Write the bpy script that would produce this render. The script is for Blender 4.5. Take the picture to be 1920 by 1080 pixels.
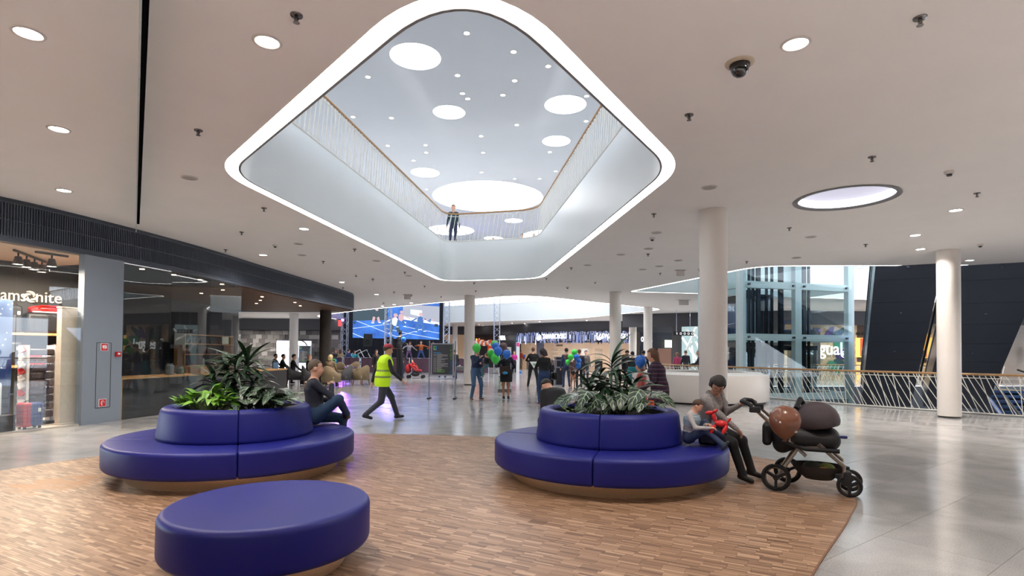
import bpy, math, random
import numpy as np
from mathutils import Vector, Matrix
from mathutils.geometry import delaunay_2d_cdt
random.seed(7)
PI = math.pi
scene = bpy.context.scene
for o in list(bpy.data.objects): bpy.data.objects.remove(o)
COL = scene.collection

# ---------------------------------------------------------------- camera
FPX, PPX, PPY, EYE = 1035.0, 960.0, 640.0, 1.55
_t, _r = math.atan(21 / FPX), math.radians(0.5)
_up = np.array([0, -math.sin(_t), math.cos(_t)]); _rt = np.array([1.0, 0, 0])
CF = np.array([0, math.cos(_t), math.sin(_t)])
CR = _rt * math.cos(_r) + _up * math.sin(_r)
CU = -_rt * math.sin(_r) + _up * math.cos(_r)
camd = bpy.data.cameras.new('camera'); cam = bpy.data.objects.new('camera', camd); COL.objects.link(cam)
camd.sensor_fit = 'HORIZONTAL'; camd.sensor_width = 36.0; camd.lens = FPX / 1920 * 36.0
camd.shift_y = (PPY - 540) / 1920; camd.clip_end = 300; camd.clip_start = 0.05
cam.matrix_world = Matrix(((CR[0], CU[0], -CF[0], 0), (CR[1], CU[1], -CF[1], 0), (CR[2], CU[2], -CF[2], EYE), (0, 0, 0, 1)))
scene.camera = cam

def ray(x, y): return CF + CR * (x - PPX) / FPX + CU * (PPY - y) / FPX
def onz(x, y, z=0.0):
    d = ray(x, y); s = (z - EYE) / d[2]; return Vector((d[0] * s, d[1] * s, z))
def atY(x, y, Y):
    d = ray(x, y); s = Y / d[1]; return Vector((d[0] * s, Y, EYE + d[2] * s))

# ---------------------------------------------------------------- world, exposure
world = bpy.data.worlds.new('world'); scene.world = world; world.use_nodes = True
bg = world.node_tree.nodes['Background']
bg.inputs[0].default_value = (0.80, 0.88, 1.0, 1); bg.inputs[1].default_value = 4.6
vs = scene.view_settings
vs.view_transform = 'Standard'; vs.look = 'None'; vs.exposure = 0.52; vs.gamma = 1.0; vs.use_curve_mapping = False

# ---------------------------------------------------------------- sizes of the place
CEIL = 4.25       # ceiling of this storey
UPF = 5.69        # floor of the storey above
UPC = 10.0        # its ceiling
RING = 6.0        # strength of the light coves round the openings

# ---------------------------------------------------------------- materials
MATS = {}
def srgb(r, g, b):
    def c(v):
        v /= 255.0
        return v / 12.92 if v <= 0.04045 else ((v + 0.055) / 1.055) ** 2.4
    return (c(r), c(g), c(b))
def pm(name, base, rough=0.5, metal=0.0, noise=(12.0, 0.06), bump=None, emit=0.0, emit_col=None, spec=0.5, coat=0.0, stretch=None, rnoise=0.0):
    """principled material whose colour is broken up by a noise texture"""
    if name in MATS: return MATS[name]
    m = bpy.data.materials.new(name); m.use_nodes = True; nt = m.node_tree; N = nt.nodes; L = nt.links
    b = N['Principled BSDF']
    b.inputs['Roughness'].default_value = rough; b.inputs['Metallic'].default_value = metal
    b.inputs['Specular IOR Level'].default_value = spec; b.inputs['Coat Weight'].default_value = coat
    tc = N.new('ShaderNodeTexCoord'); src = tc.outputs['Object']
    if stretch:
        mp = N.new('ShaderNodeMapping'); mp.inputs['Scale'].default_value = stretch
        L.new(src, mp.inputs[0]); src = mp.outputs[0]
    nz = N.new('ShaderNodeTexNoise'); nz.inputs['Scale'].default_value = noise[0]; nz.inputs['Detail'].default_value = 4
    L.new(src, nz.inputs['Vector'])
    cr = N.new('ShaderNodeValToRGB')
    a = noise[1]
    cr.color_ramp.elements[0].position = 0.3; cr.color_ramp.elements[1].position = 0.7
    cr.color_ramp.elements[0].color = tuple(max(0, c * (1 - a)) for c in base) + (1,)
    cr.color_ramp.elements[1].color = tuple(min(1, c * (1 + a)) for c in base) + (1,)
    L.new(nz.outputs['Fac'], cr.inputs[0]); L.new(cr.outputs[0], b.inputs['Base Color'])
    if bump:
        n2 = N.new('ShaderNodeTexNoise'); n2.inputs['Scale'].default_value = bump[0]; n2.inputs['Detail'].default_value = 3
        L.new(src, n2.inputs['Vector'])
        bp = N.new('ShaderNodeBump'); bp.inputs['Strength'].default_value = bump[1]; bp.inputs['Distance'].default_value = 0.01
        L.new(n2.outputs['Fac'], bp.inputs['Height']); L.new(bp.outputs[0], b.inputs['Normal'])
    if rnoise:
        mr = N.new('ShaderNodeMapRange'); mr.inputs[3].default_value = max(0, rough - rnoise); mr.inputs[4].default_value = rough + rnoise
        L.new(nz.outputs['Fac'], mr.inputs[0]); L.new(mr.outputs[0], b.inputs['Roughness'])
    if emit:
        b.inputs['Emission Color'].default_value = tuple(emit_col or base) + (1,); b.inputs['Emission Strength'].default_value = emit
    MATS[name] = m
    return m
def em(name, col, strength):
    return pm(name, (0.02, 0.02, 0.02), rough=0.6, emit=strength, emit_col=col, noise=(5, 0.0))
def glass(name, tint=(0.9, 0.97, 0.96), refl=0.10, rough=0.0, ior=1.5):
    """thin clear pane: transparent, with a Fresnel reflection"""
    if name in MATS: return MATS[name]
    m = bpy.data.materials.new(name); m.use_nodes = True; nt = m.node_tree; N = nt.nodes; L = nt.links
    N.remove(N['Principled BSDF'])
    tr = N.new('ShaderNodeBsdfTransparent'); gl = N.new('ShaderNodeBsdfGlossy'); gl.inputs['Roughness'].default_value = rough
    tr.inputs[0].default_value = tuple(tint) + (1,)
    fr = N.new('ShaderNodeLayerWeight'); fr.inputs[0].default_value = 0.5          # 1 - |cos|, the same from both sides
    po = N.new('ShaderNodeMath'); po.operation = 'POWER'; po.inputs[1].default_value = 4.5; L.new(fr.outputs['Facing'], po.inputs[0])
    ad = N.new('ShaderNodeMath'); ad.operation = 'MULTIPLY_ADD'; ad.inputs[1].default_value = 0.75; ad.inputs[2].default_value = refl; ad.use_clamp = True
    nz = N.new('ShaderNodeTexNoise'); nz.inputs['Scale'].default_value = 0.6
    bp = N.new('ShaderNodeBump'); bp.inputs['Strength'].default_value = 0.02; bp.inputs['Distance'].default_value = 0.02
    L.new(nz.outputs['Fac'], bp.inputs['Height']); L.new(bp.outputs[0], gl.inputs['Normal'])
    mx = N.new('ShaderNodeMixShader')
    L.new(po.outputs[0], ad.inputs[0]); L.new(ad.outputs[0], mx.inputs[0]); L.new(tr.outputs[0], mx.inputs[1]); L.new(gl.outputs[0], mx.inputs[2])
    L.new(mx.outputs[0], N['Material Output'].inputs[0])
    MATS[name] = m
    return m

# ---------------------------------------------------------------- mesh helpers
def wm(o):
    m = o.matrix_basis.copy(); p = o.parent
    while p: m = p.matrix_basis @ m; p = p.parent
    return m
class MB:
    def __init__(s): s.v = []; s.f = []; s.m = []; s.mi = 0
    def add(s, vs_, fs):
        n = len(s.v); s.v += [tuple(p) for p in vs_]
        for q in fs: s.f.append(tuple(i + n for i in q)); s.m.append(s.mi)
        return s
    def mat(s, i): s.mi = i; return s
    def box(s, c, d, rz=0.0, M=None):
        x, y, z = d[0] / 2, d[1] / 2, d[2] / 2
        P = [Vector((a * x, b * y, e * z)) for e in (-1, 1) for b in (-1, 1) for a in (-1, 1)]
        R = M if M is not None else Matrix.Rotation(rz, 3, 'Z')
        c = Vector(c)
        return s.add([R @ p + c for p in P], [(0, 2, 3, 1), (4, 5, 7, 6), (0, 1, 5, 4), (2, 6, 7, 3), (0, 4, 6, 2), (1, 3, 7, 5)])
    def bbox(s, lo, hi): return s.box([(a + b) / 2 for a, b in zip(lo, hi)], [abs(b - a) for a, b in zip(lo, hi)])
    def bar(s, a, b, w, t, up=(0, 0, 1)):
        """box of section w x t from a to b"""
        a = Vector(a); b = Vector(b); d = b - a; l = d.length; d.normalize()
        u = Vector(up); x = d.cross(u)
        if x.length < 1e-4: x = d.cross(Vector((1, 0, 0)))
        x.normalize(); z = x.cross(d)
        return s.box((a + b) / 2, (w, l, t), M=Matrix((x, d, z)).transposed())
    def cyl(s, a, b, r0, r1=None, n=12, caps=True):
        return s.tube([a, b], [r0, r0 if r1 is None else r1], n, caps)
    def tube(s, path, r, n=8, caps=True, closed=False):
        P = [Vector(p) for p in path]; k = len(P)
        if not hasattr(r, '__len__'): r = [r] * k
        vs_ = []; ref = None
        for i in range(k):
            if closed: d = P[(i + 1) % k] - P[i - 1]
            else: d = (P[min(i + 1, k - 1)] - P[max(i - 1, 0)])
            d.normalize()
            if ref is None:
                ref = Vector((0, 0, 1)) if abs(d.z) < 0.9 else Vector((1, 0, 0))
            x = d.cross(ref)
            if x.length < 1e-5: x = d.cross(Vector((0.3, 1, 0.2)))
            x.normalize(); y = x.cross(d); ref = -y if False else y.cross(x) * 0 + ref
            for j in range(n):
                a = 2 * PI * j / n
                vs_.append(P[i] + (x * math.cos(a) + y * math.sin(a)) * r[i])
        fs = []
        for i in range(k if closed else k - 1):
            i2 = (i + 1) % k
            for j in range(n):
                j2 = (j + 1) % n
                fs.append((i * n + j, i * n + j2, i2 * n + j2, i2 * n + j))
        if caps and not closed:
            fs.append(tuple(range(n))); fs.append(tuple((k - 1) * n + j for j in reversed(range(n))))
        return s.add(vs_, fs)
    def lathe(s, prof, n=32, c=(0, 0, 0), a0=0.0, a1=2 * PI, close=False):
        full = abs(a1 - a0 - 2 * PI) < 1e-6; k = len(prof)
        steps = n if full else n + 1; vs_ = []
        for i in range(steps):
            a = a0 + (a1 - a0) * i / n
            for r, z in prof: vs_.append((c[0] + r * math.cos(a), c[1] + r * math.sin(a), c[2] + z))
        fs = []
        for i in range(n):
            i2 = (i + 1) % steps
            for j in range(k if close else k - 1):
                j2 = (j + 1) % k
                fs.append((i * k + j, i2 * k + j, i2 * k + j2, i * k + j2))
        if not full and close:
            fs.append(tuple(range(k))); fs.append(tuple((steps - 1) * k + j for j in reversed(range(k))))
        return s.add(vs_, fs)
    def ell(s, c, r, nu=16, nv=10, M=None):
        if not hasattr(r, '__len__'): r = (r, r, r)
        vs_ = []; c = Vector(c)
        R = M if M is not None else Matrix.Identity(3)
        for i in range(nv + 1):
            t = PI * i / nv
            for j in range(nu):
                a = 2 * PI * j / nu
                vs_.append(c + R @ Vector((r[0] * math.sin(t) * math.cos(a), r[1] * math.sin(t) * math.sin(a), r[2] * math.cos(t))))
        fs = []
        for i in range(nv):
            for j in range(nu):
                j2 = (j + 1) % nu
                if i == 0: fs.append((j, nu + j, nu + j2))
                elif i == nv - 1: fs.append((i * nu + j, (i + 1) * nu + j, i * nu + j2))
                else: fs.append((i * nu + j, (i + 1) * nu + j, (i + 1) * nu + j2, i * nu + j2))
        return s.add(vs_, fs)
    def prism(s, poly, z0, z1, caps=True):
        k = len(poly)
        area = sum(poly[i][0] * poly[(i + 1) % k][1] - poly[(i + 1) % k][0] * poly[i][1] for i in range(k))
        if area < 0: poly = poly[::-1]
        vs_ = [(p[0], p[1], z0) for p in poly] + [(p[0], p[1], z1) for p in poly]
        fs = [(i, (i + 1) % k, k + (i + 1) % k, k + i) for i in range(k)]
        if caps: fs += [tuple(reversed(range(k))), tuple(range(k, 2 * k))]
        return s.add(vs_, fs)
    def wall(s, path, z0, z1, closed=False, flip=False):
        """a sheet standing on a plan line"""
        k = len(path); vs_ = [(p[0], p[1], z0) for p in path] + [(p[0], p[1], z1) for p in path]
        fs = []
        for i in range(k if closed else k - 1):
            j = (i + 1) % k; q = (i, j, k + j, k + i); fs.append(q[::-1] if flip else q)
        return s.add(vs_, fs)
    def strip(s, A, B, z, closed=True, flip=False):
        """flat band between two plan lines of equal length"""
        k = len(A); vs_ = [(p[0], p[1], z) for p in A] + [(p[0], p[1], z) for p in B]
        fs = []
        for i in range(k if closed else k - 1):
            j = (i + 1) % k; q = (i, j, k + j, k + i); fs.append(q[::-1] if flip else q)
        return s.add(vs_, fs)
    def build(s, name, mat, parent=None, smooth=False, world=True, bevel=0.0, uv=None):
        me = bpy.data.meshes.new(name)
        V = s.v
        if parent is not None and world:
            I = wm(parent).inverted(); V = [I @ Vector(p) for p in V]
        me.from_pydata([tuple(p) for p in V], [], s.f)
        for mm in (mat if isinstance(mat, (list, tuple)) else [mat]): me.materials.append(mm)
        if len(me.materials) > 1: me.polygons.foreach_set('material_index', s.m)
        if smooth: me.polygons.foreach_set('use_smooth', [True] * len(me.polygons))
        if uv is not None:
            l = me.uv_layers.new(name='UVMap'); vi = np.zeros(len(me.loops), dtype=np.int32); me.loops.foreach_get('vertex_index', vi)
            l.data.foreach_set('uv', np.asarray(uv, dtype=np.float32)[vi].ravel())
        me.update()
        o = bpy.data.objects.new(name, me); COL.objects.link(o); o.parent = parent
        if bevel:
            b = o.modifiers.new('bevel', 'BEVEL'); b.width = bevel; b.segments = 2; b.limit_method = 'ANGLE'; b.harden_normals = False
        if smooth == 'auto' or (bevel and smooth):
            me.polygons.foreach_set('use_smooth', [True] * len(me.polygons))
            me.set_sharp_from_angle(angle=math.radians(40))
        return o
def tag(o, label=None, cat=None, group=None, kind=None):
    if label: o['label'] = label
    if cat: o['category'] = cat
    if group: o['group'] = group
    if kind: o['kind'] = kind
    return o
def thing(name, label, cat, loc=(0, 0, 0), rz=0.0, group=None):
    o = bpy.data.objects.new(name, None); COL.objects.link(o); o.empty_display_size = 0.1
    o.location = loc; o.rotation_euler = (0, 0, rz)
    return tag(o, label, cat, group)
def copy_tree(o, parent=None):
    c = o.copy(); COL.objects.link(c); c.parent = parent
    for ch in list(o.children): copy_tree(ch, c)
    return c
def link_copy(o, parent, M):
    c = bpy.data.objects.new(o.name.split('.')[0], o.data); COL.objects.link(c); c.parent = parent; c.matrix_basis = M
    return c
def text_mesh(body, size, extrude=0.01, align='CENTER'):
    cu = bpy.data.curves.new('lettering', 'FONT'); cu.body = body; cu.size = size; cu.extrude = extrude
    cu.align_x = align; cu.align_y = 'CENTER'; cu.resolution_u = 3
    o = bpy.data.objects.new('lettering', cu); COL.objects.link(o)
    bpy.context.view_layer.update()
    me = bpy.data.meshes.new_from_object(o.evaluated_get(bpy.context.evaluated_depsgraph_get()))
    bpy.data.objects.remove(o); bpy.data.curves.remove(cu)
    return me
def lettering(body, size, mat, loc, facing, parent=None, name='lettering', extrude=0.01, width=None, align='CENTER', slant=0.0):
    """upright text at loc (world) that faces the plan direction 'facing' (angle of its normal)"""
    me = text_mesh(body, size, extrude, align); me.materials.clear(); me.materials.append(mat)
    co = np.zeros(len(me.vertices) * 3); me.vertices.foreach_get('co', co); co = co.reshape(-1, 3)
    if width:
        k = width / max(1e-6, co[:, 0].max() - co[:, 0].min()); co[:, 0] *= k
    n = Vector((math.cos(facing), math.sin(facing), 0)); x = Vector((-n.y, n.x, 0)); z = Vector((0, 0, 1))
    L_ = Vector(loc); I = wm(parent).inverted() if parent else Matrix.Identity(4)
    W = [I @ (L_ + x * float(p[0]) + z * float(p[1]) + n * float(p[2])) for p in co]
    me.vertices.foreach_set('co', np.array([tuple(w) for w in W]).ravel()); me.update()
    o = bpy.data.objects.new(name, me); COL.objects.link(o); o.parent = parent
    return o

# ---------------------------------------------------------------- plan lines
def fillet(poly, trims, n=10):
    out = []; k = len(poly)
    for i in range(k):
        p = Vector(poly[i]); a = Vector(poly[i - 1]); b = Vector(poly[(i + 1) % k]); t = trims[i] if hasattr(trims, '__len__') else trims
        p0 = p + (a - p).normalized() * t; p1 = p + (b - p).normalized() * t
        for j in range(n + 1):
            u = j / n; out.append(p0 * (1 - u) ** 2 + p * 2 * u * (1 - u) * 1.0 + p1 * u * u)
    return [tuple(q) for q in out]
def spline(pts, n=8, closed=True):
    P = [Vector(p) for p in pts]; k = len(P); out = []
    for i in range(k if closed else k - 1):
        g = (lambda j: P[j % k]) if closed else (lambda j: P[max(0, min(k - 1, j))])
        a, b, c, d = g(i - 1), g(i), g(i + 1), g(i + 2)
        for j in range(n):
            t = j / n
            out.append(tuple(0.5 * ((2 * b) + (c - a) * t + (2 * a - 5 * b + 4 * c - d) * t * t + (3 * b - a - 3 * c + d) * t ** 3)))
    if not closed: out.append(tuple(P[-1]))
    return out
def offset(poly, d, closed=True):
    """shift a plan line to its left by d"""
    k = len(poly); out = []
    for i in range(k):
        a = Vector(poly[i - 1] if (closed or i) else poly[0]); b = Vector(poly[i]); c = Vector(poly[(i + 1) % k] if (closed or i < k - 1) else poly[-1])
        n = Vector((0.0, 0.0))
        for e in ((b - a), (c - b)):
            if e.length > 1e-6: e = e.normalized(); n += Vector((-e.y, e.x))
        n = n.normalized() if n.length > 1e-6 else Vector((0, 0)); out.append((b.x + n.x * d, b.y + n.y * d))
    return out
def ccw(poly):
    a = sum(poly[i][0] * poly[(i + 1) % len(poly)][1] - poly[(i + 1) % len(poly)][0] * poly[i][1] for i in range(len(poly)))
    return poly if a > 0 else poly[::-1]
def holed(outer, holes):
    vs_ = []; ed = []
    for lp in [outer] + holes:
        s = len(vs_); vs_ += [Vector((p[0], p[1])) for p in lp]; ed += [(s + i, s + (i + 1) % len(lp)) for i in range(len(lp))]
    r = delaunay_2d_cdt(vs_, ed, [], 0, 1e-5)
    pts = [(v.x, v.y) for v in r[0]]; out = []
    for q in r[2]:
        x = sum(pts[i][0] for i in q) / 3; y = sum(pts[i][1] for i in q) / 3
        if inside(outer, x, y) and not any(inside(h, x, y) for h in holes):
            a, b_, c = (pts[i] for i in q)
            out.append(tuple(q) if (b_[0] - a[0]) * (c[1] - a[1]) - (b_[1] - a[1]) * (c[0] - a[0]) > 0 else tuple(q)[::-1])
    return pts, out
def arclen(path, step, closed=False):
    """points spaced evenly along a plan line, with tangents"""
    P = [Vector(p) for p in path]
    if closed: P = P + [P[0]]
    out = []; want = 0.0; run = 0.0
    for a, b in zip(P[:-1], P[1:]):
        l = (b - a).length
        if l < 1e-9: continue
        while want <= run + l:
            out.append((a + (b - a) * ((want - run) / l), (b - a).normalized())); want += step
        run += l
    return out
def inside(poly, x, y):
    c = False; n = len(poly); j = n - 1
    for i in range(n):
        xi, yi = poly[i]; xj, yj = poly[j]
        if (yi > y) != (yj > y) and x < (xj - xi) * (y - yi) / (yj - yi) + xi: c = not c
        j = i
    return c
# ================================================================ STRUCTURE
M_ceil = pm('ceiling_plaster', srgb(236, 232, 230), 0.85, noise=(1.5, 0.015), bump=(60, 0.03))
M_white = pm('white_panel', srgb(240, 245, 245), 0.35, noise=(0.7, 0.015))
M_trimgrey = pm('grey_trim', srgb(120, 118, 118), 0.5)
M_ring = em('cove_light', (1.0, 0.97, 0.95), RING)
M_dark = pm('black_void', (0.006, 0.007, 0.008), 0.8)
M_gold = pm('oak_handrail', srgb(176, 136, 92), 0.4, noise=(18, 0.18), stretch=(1, 1, 6))
M_rod = pm('white_rods', srgb(228, 226, 218), 0.4, noise=(3, 0.02))
M_column = pm('column_paint', srgb(222, 216, 210), 0.6, noise=(2.5, 0.02), bump=(40, 0.02))
M_shadowgap = pm('shadow_gap', srgb(60, 58, 56), 0.6)

VOID1 = ccw(fillet([(-0.326, 3.59), (2.457, 7.90), (1.08, 20.12), (-2.74, 21.15), (-4.50, 8.25)], [1.3, 0.75, 0.95, 0.95, 0.8], 12))
VOID2 = ccw(fillet([(-15.5, 43.0), (-10.3, 36.5), (0.5, 25.55), (9.2, 33.5), (5.0, 43.4), (-5.9, 50.6), (-14, 53)], [1.5, 2.2, 2.0, 0.9, 3, 3, 2], 10))
VOID3 = ccw(fillet([(5.05, 24.1), (7.45, 16.72), (40, 14.1), (40, 30.5), (26.4, 28.7), (8.0, 24.55)], [0.45, 0.9, 0.5, 0.5, 2, 1.5], 10))
SLIT_D = Vector((ray(259, 300)[0], ray(259, 300)[1])).normalized(); SLIT_N = Vector((SLIT_D.y, -SLIT_D.x))
s0, s1 = SLIT_D * 3.2, SLIT_D * 14.35
SLIT = [tuple(s0 - SLIT_N * 0.012), tuple(s0 + SLIT_N * 0.05), tuple(s1 + SLIT_N * 0.05), tuple(s1 - SLIT_N * 0.012)]
DISC_C = onz(1585, 372, CEIL); DISC_R = 0.74
def circle(cx, cy, r, n=32): return [(cx + r * math.cos(2 * PI * i / n), cy + r * math.sin(2 * PI * i / n)) for i in range(n)]
DISC = circle(DISC_C.x, DISC_C.y, DISC_R)
FAR_DISC_C = onz(1216, 611, CEIL); FAR_DISC = circle(FAR_DISC_C.x, FAR_DISC_C.y, 1.3)
OUT = [(-42, -16), (42, -16), (42, 78), (-42, 78)]
vv, ff = holed(OUT, [VOID1, VOID2, VOID3, SLIT, DISC, FAR_DISC])
b = MB(); b.add([(x, y, CEIL) for x, y in vv], [q[::-1] for q in ff])
ceiling = tag(b.build('ceiling', M_ceil), kind='structure')
# upper storey floor (top of the slab) with the same openings
vv, ff = holed(OUT, [VOID1, VOID2, VOID3])
b = MB(); b.add([(x, y, UPF) for x, y in vv], ff)
tag(b.build('floor_upper', pm('upper_floor', srgb(220, 218, 214), 0.5)), kind='structure')
# dark back of the slit
b = MB(); b.add([(p[0], p[1], CEIL + 0.25) for p in SLIT], [(0, 1, 2, 3)]); b.wall(SLIT, CEIL, CEIL + 0.25, closed=True)
tag(b.build('trim_1', M_dark), kind='structure')

# upper ceiling with its round skylights and lamps
M_upceil = pm('upper_ceiling', srgb(226, 231, 238), 0.85, noise=(0.4, 0.02))
SKY = []   # (x, y, r)
for x, y, w in [(779, 107, 96), (842, 211, 61), (1060, 197, 79), (1043, 265, 53), (797, 324, 54), (915, 371, 208), (845, 432, 88), (820, 430, 70), (963, 414, 34), (925, 447, 36)]:
    p = onz(x, y, UPC); SKY.append((p.x, p.y, w * p.y / FPX / 2))
for x, y, r in [(-9, 12, 0.9), (7, 14, 0.8), (9, 26, 1.6), (-10, 24, 1.5), (-14, 38, 2.2), (3, 40, 2.4), (16, 36, 2.0), (-4, 47, 1.2), (24, 22, 2.5), (17, 20.5, 3.0), (6, 5, 0.9), (-7, 3, 0.9)]: SKY.append((x, y, r))  # unseen skylights added to light the lift hall and upper storey
holes = []
merged = []
for x, y, r in SKY:
    if all(math.hypot(x - a, y - c) > r + s + 0.05 for a, c, s in merged): merged.append((x, y, r))
SKY = merged
vv, ff = holed(OUT, [circle(x, y, r) for x, y, r in SKY])
b = MB(); b.add([(x, y, UPC) for x, y in vv], [q[::-1] for q in ff])
tag(b.build('ceiling_upper', M_upceil), kind='structure')
M_sky = em('skylight_glow', (0.97, 0.98, 1.0), 6.5)
for i, (x, y, r) in enumerate(SKY):
    t = thing('round_skylight', 'glowing round skylight in the upper ceiling, added out of view', 'skylight', (x, y, UPC), group='round skylights of the upper ceiling')  # label kept only by the added unseen ones; the rest are relabelled
    b = MB(); b.lathe([(r, 0.0), (r, 0.35)], 32, (x, y, UPC)); b.build('reveal', M_white, t, smooth=True)
    b = MB(); b.lathe([(0.0, 0.34), (r, 0.34)], 32, (x, y, UPC)); b.f = [q[::-1] for q in b.f]; b.build('diffuser', M_sky, t)
SKY_LABELS = {0: 'round skylight nearest the rounded tip of the light ring', 5: 'biggest round skylight, low over the far handrail of the opening'}
n_ = 0
for o in bpy.data.objects:
    if o.name.split('.')[0] == 'round_skylight':
        if n_ in SKY_LABELS: o['label'] = SKY_LABELS[n_]
        n_ += 1

def ring_light(name, poly, label, w=0.18, lip=0.03):
    """light cove, grey lip and white slab edge round an opening in the ceiling"""
    A = poly; B = offset(A, w); C = offset(A, w + lip)
    t = thing(name, label, 'cove light', (A[0][0], A[0][1], CEIL))
    b = MB(); b.strip(A, B, CEIL + 0.004, flip=True); b.build('diffuser', M_ring, t)
    b = MB(); b.strip(B, C, CEIL - 0.004, flip=True); b.wall(B, CEIL - 0.004, CEIL + 0.01, closed=True); b.build('lip', M_trimgrey, t)
    b = MB(); b.wall(A, CEIL - 0.001, CEIL + 0.02, closed=True); b.build('outer_edge', M_trimgrey, t)
    return C
def slab_edge(name, C, step=2.4):
    b = MB(); b.wall(C, CEIL - 0.004, UPF + 0.02, closed=True)
    w = tag(b.build(name, M_white, smooth=True), kind='structure')
    return w
ROD = MB().cyl((0, 0, 0), (0, 0, 1), 0.011, n=6).build('rod', M_rod); ROD_ME = ROD.data; bpy.data.objects.remove(ROD)
def railing(name, label, path, z, closed, step, h=1.07, lean=0.16, rods=True, rod_r=1.0, keep=None, joined=False, cat='railing'):
    """slanted white rods between a bottom rail and an oak handrail"""
    t = thing(name, label, cat, (path[0][0], path[0][1], z))
    pts = [(p[0], p[1], z + h) for p in path]
    b = MB(); b.tube(pts, 0.032, 8, closed=closed); b.build('handrail', M_gold, t, smooth=True)
    b = MB(); b.tube([(p[0], p[1], z + h - 0.10) for p in path], 0.012, 6, closed=closed); b.build('top_rail', M_rod, t)
    b = MB(); b.tube([(p[0], p[1], z + 0.035) for p in path], 0.022, 6, closed=closed); b.build('bottom_rail', M_rod, t)
    rr = random.Random(3); P = arclen(path, step, closed); jb = MB(); k = 0
    for i, (p, d) in enumerate(P):
        for s in ((1, 0.35) if i % 2 else (0.8,)):
            ln = lean * (s + rr.uniform(-0.25, 0.35))
            a = Vector((p.x - d.x * ln, p.y - d.y * ln, z + h - 0.03)); c = Vector((p.x + d.x * ln, p.y + d.y * ln, z + 0.04))
            if keep and not keep(p): 
                continue
            if joined: jb.cyl(a, c, 0.011 * rod_r, n=4, caps=False)
            else:
                e = a - c; q = e.to_track_quat('Z', 'Y').to_matrix().to_4x4()
                ob = bpy.data.objects.new('rod', ROD_ME); COL.objects.link(ob); ob.parent = t
                ob.matrix_basis = wm(t).inverted() @ (Matrix.Translation(c) @ q @ Matrix.Diagonal((rod_r, rod_r, e.length, 1)))
                k += 1
    if joined: tag(jb.build('rods', M_rod, t), kind='stuff')
    return t
C1 = ring_light('cove_light_ring', VOID1, 'large white light ring round the kite-shaped ceiling opening')
C2 = ring_light('cove_light_ring', VOID2, 'thin light line round the far atrium opening above the stage', 0.14)
C3 = ring_light('cove_light_ring', VOID3, 'light line round the lift and escalator opening at the right', 0.12)
slab_edge('wall_opening', C1); slab_edge('wall_atrium', C2); slab_edge('wall_lift_hall', C3)
railing('balustrade', 'upper balustrade of white rods around the kite-shaped opening', offset(C1, 0.0), UPF, True, 0.17, keep=lambda p: p.y > 8.0, lean=0.10)
railing('balustrade', 'distant upper balustrade along the far atrium opening', offset(C2, 0.0), UPF, True, 0.42, lean=0.22, rod_r=2.2, joined=True)
_far = [p for p in C3 if p[1] > 18]; _k = max(range(len(_far)), key=lambda i: math.dist(_far[i - 1], _far[i])); _far = _far[_k:] + _far[:_k]      # the near side is open to the escalators
railing('balustrade', 'upper balustrade seen above the lift hall opening', _far, UPF, False, 0.34, lean=0.16, rod_r=1.8, joined=True, keep=lambda p: p.y > 18)

# round recessed ceiling lights
def recessed(c, r, label):
    t = thing('round_ceiling_light', label, 'ceiling light', (c.x, c.y, CEIL))
    b = MB(); b.lathe([(r + 0.07, -0.012), (r - 0.01, -0.012), (r - 0.01, 0.02)], 48, (c.x, c.y, CEIL)); b.build('trim_ring', M_trimgrey, t, smooth=True)
    b = MB(); b.lathe([(r, 0.0), (r, 0.16)], 48, (c.x, c.y, CEIL)); b.build('glow_wall', em('lamp_edge', (0.93, 0.93, 1.0), 2.2), t, smooth=True)
    b = MB(); b.lathe([(0.0, 0.16), (r, 0.16)], 48, (c.x, c.y, CEIL)); b.f = [q[::-1] for q in b.f]; b.build('diffuser', em('lamp_lavender', (0.80, 0.78, 0.95), 0.5), t)
recessed(DISC_C, DISC_R, 'round recessed ceiling light glowing lavender white beside the white column')
recessed(FAR_DISC_C, 1.3, 'distant round ceiling light behind the far white columns')

# hall behind the viewpoint: unseen walls added to block light from open sides
b = MB(); b.bbox((-42, -12.2, 0), (42, -12, CEIL)); tag(b.build('wall_back', pm('unseen_back_wall', srgb(120, 112, 106), 0.7)), kind='structure')
b = MB(); b.bbox((-12.4, -12, 0), (-12.2, 3.9, CEIL)); tag(b.build('wall_left', pm('unseen_back_wall', srgb(120, 112, 106), 0.7)), kind='structure')
b = MB(); b.bbox((24, -12, 0), (24.2, 10, CEIL)); tag(b.build('wall_right', pm('unseen_back_wall', srgb(120, 112, 106), 0.7)), kind='structure')
b = MB(); b.bbox((-41.5, 68, 0), (41.5, 68.2, CEIL)); tag(b.build('wall_far', pm('far_end_wall', srgb(150, 136, 124), 0.7)), kind='structure')
b = MB(); b.bbox((-36.2, 28.5, 0), (-36, 68, CEIL)); tag(b.build('wall_far_side', pm('far_end_wall', srgb(150, 136, 124), 0.7)), kind='structure')
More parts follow.
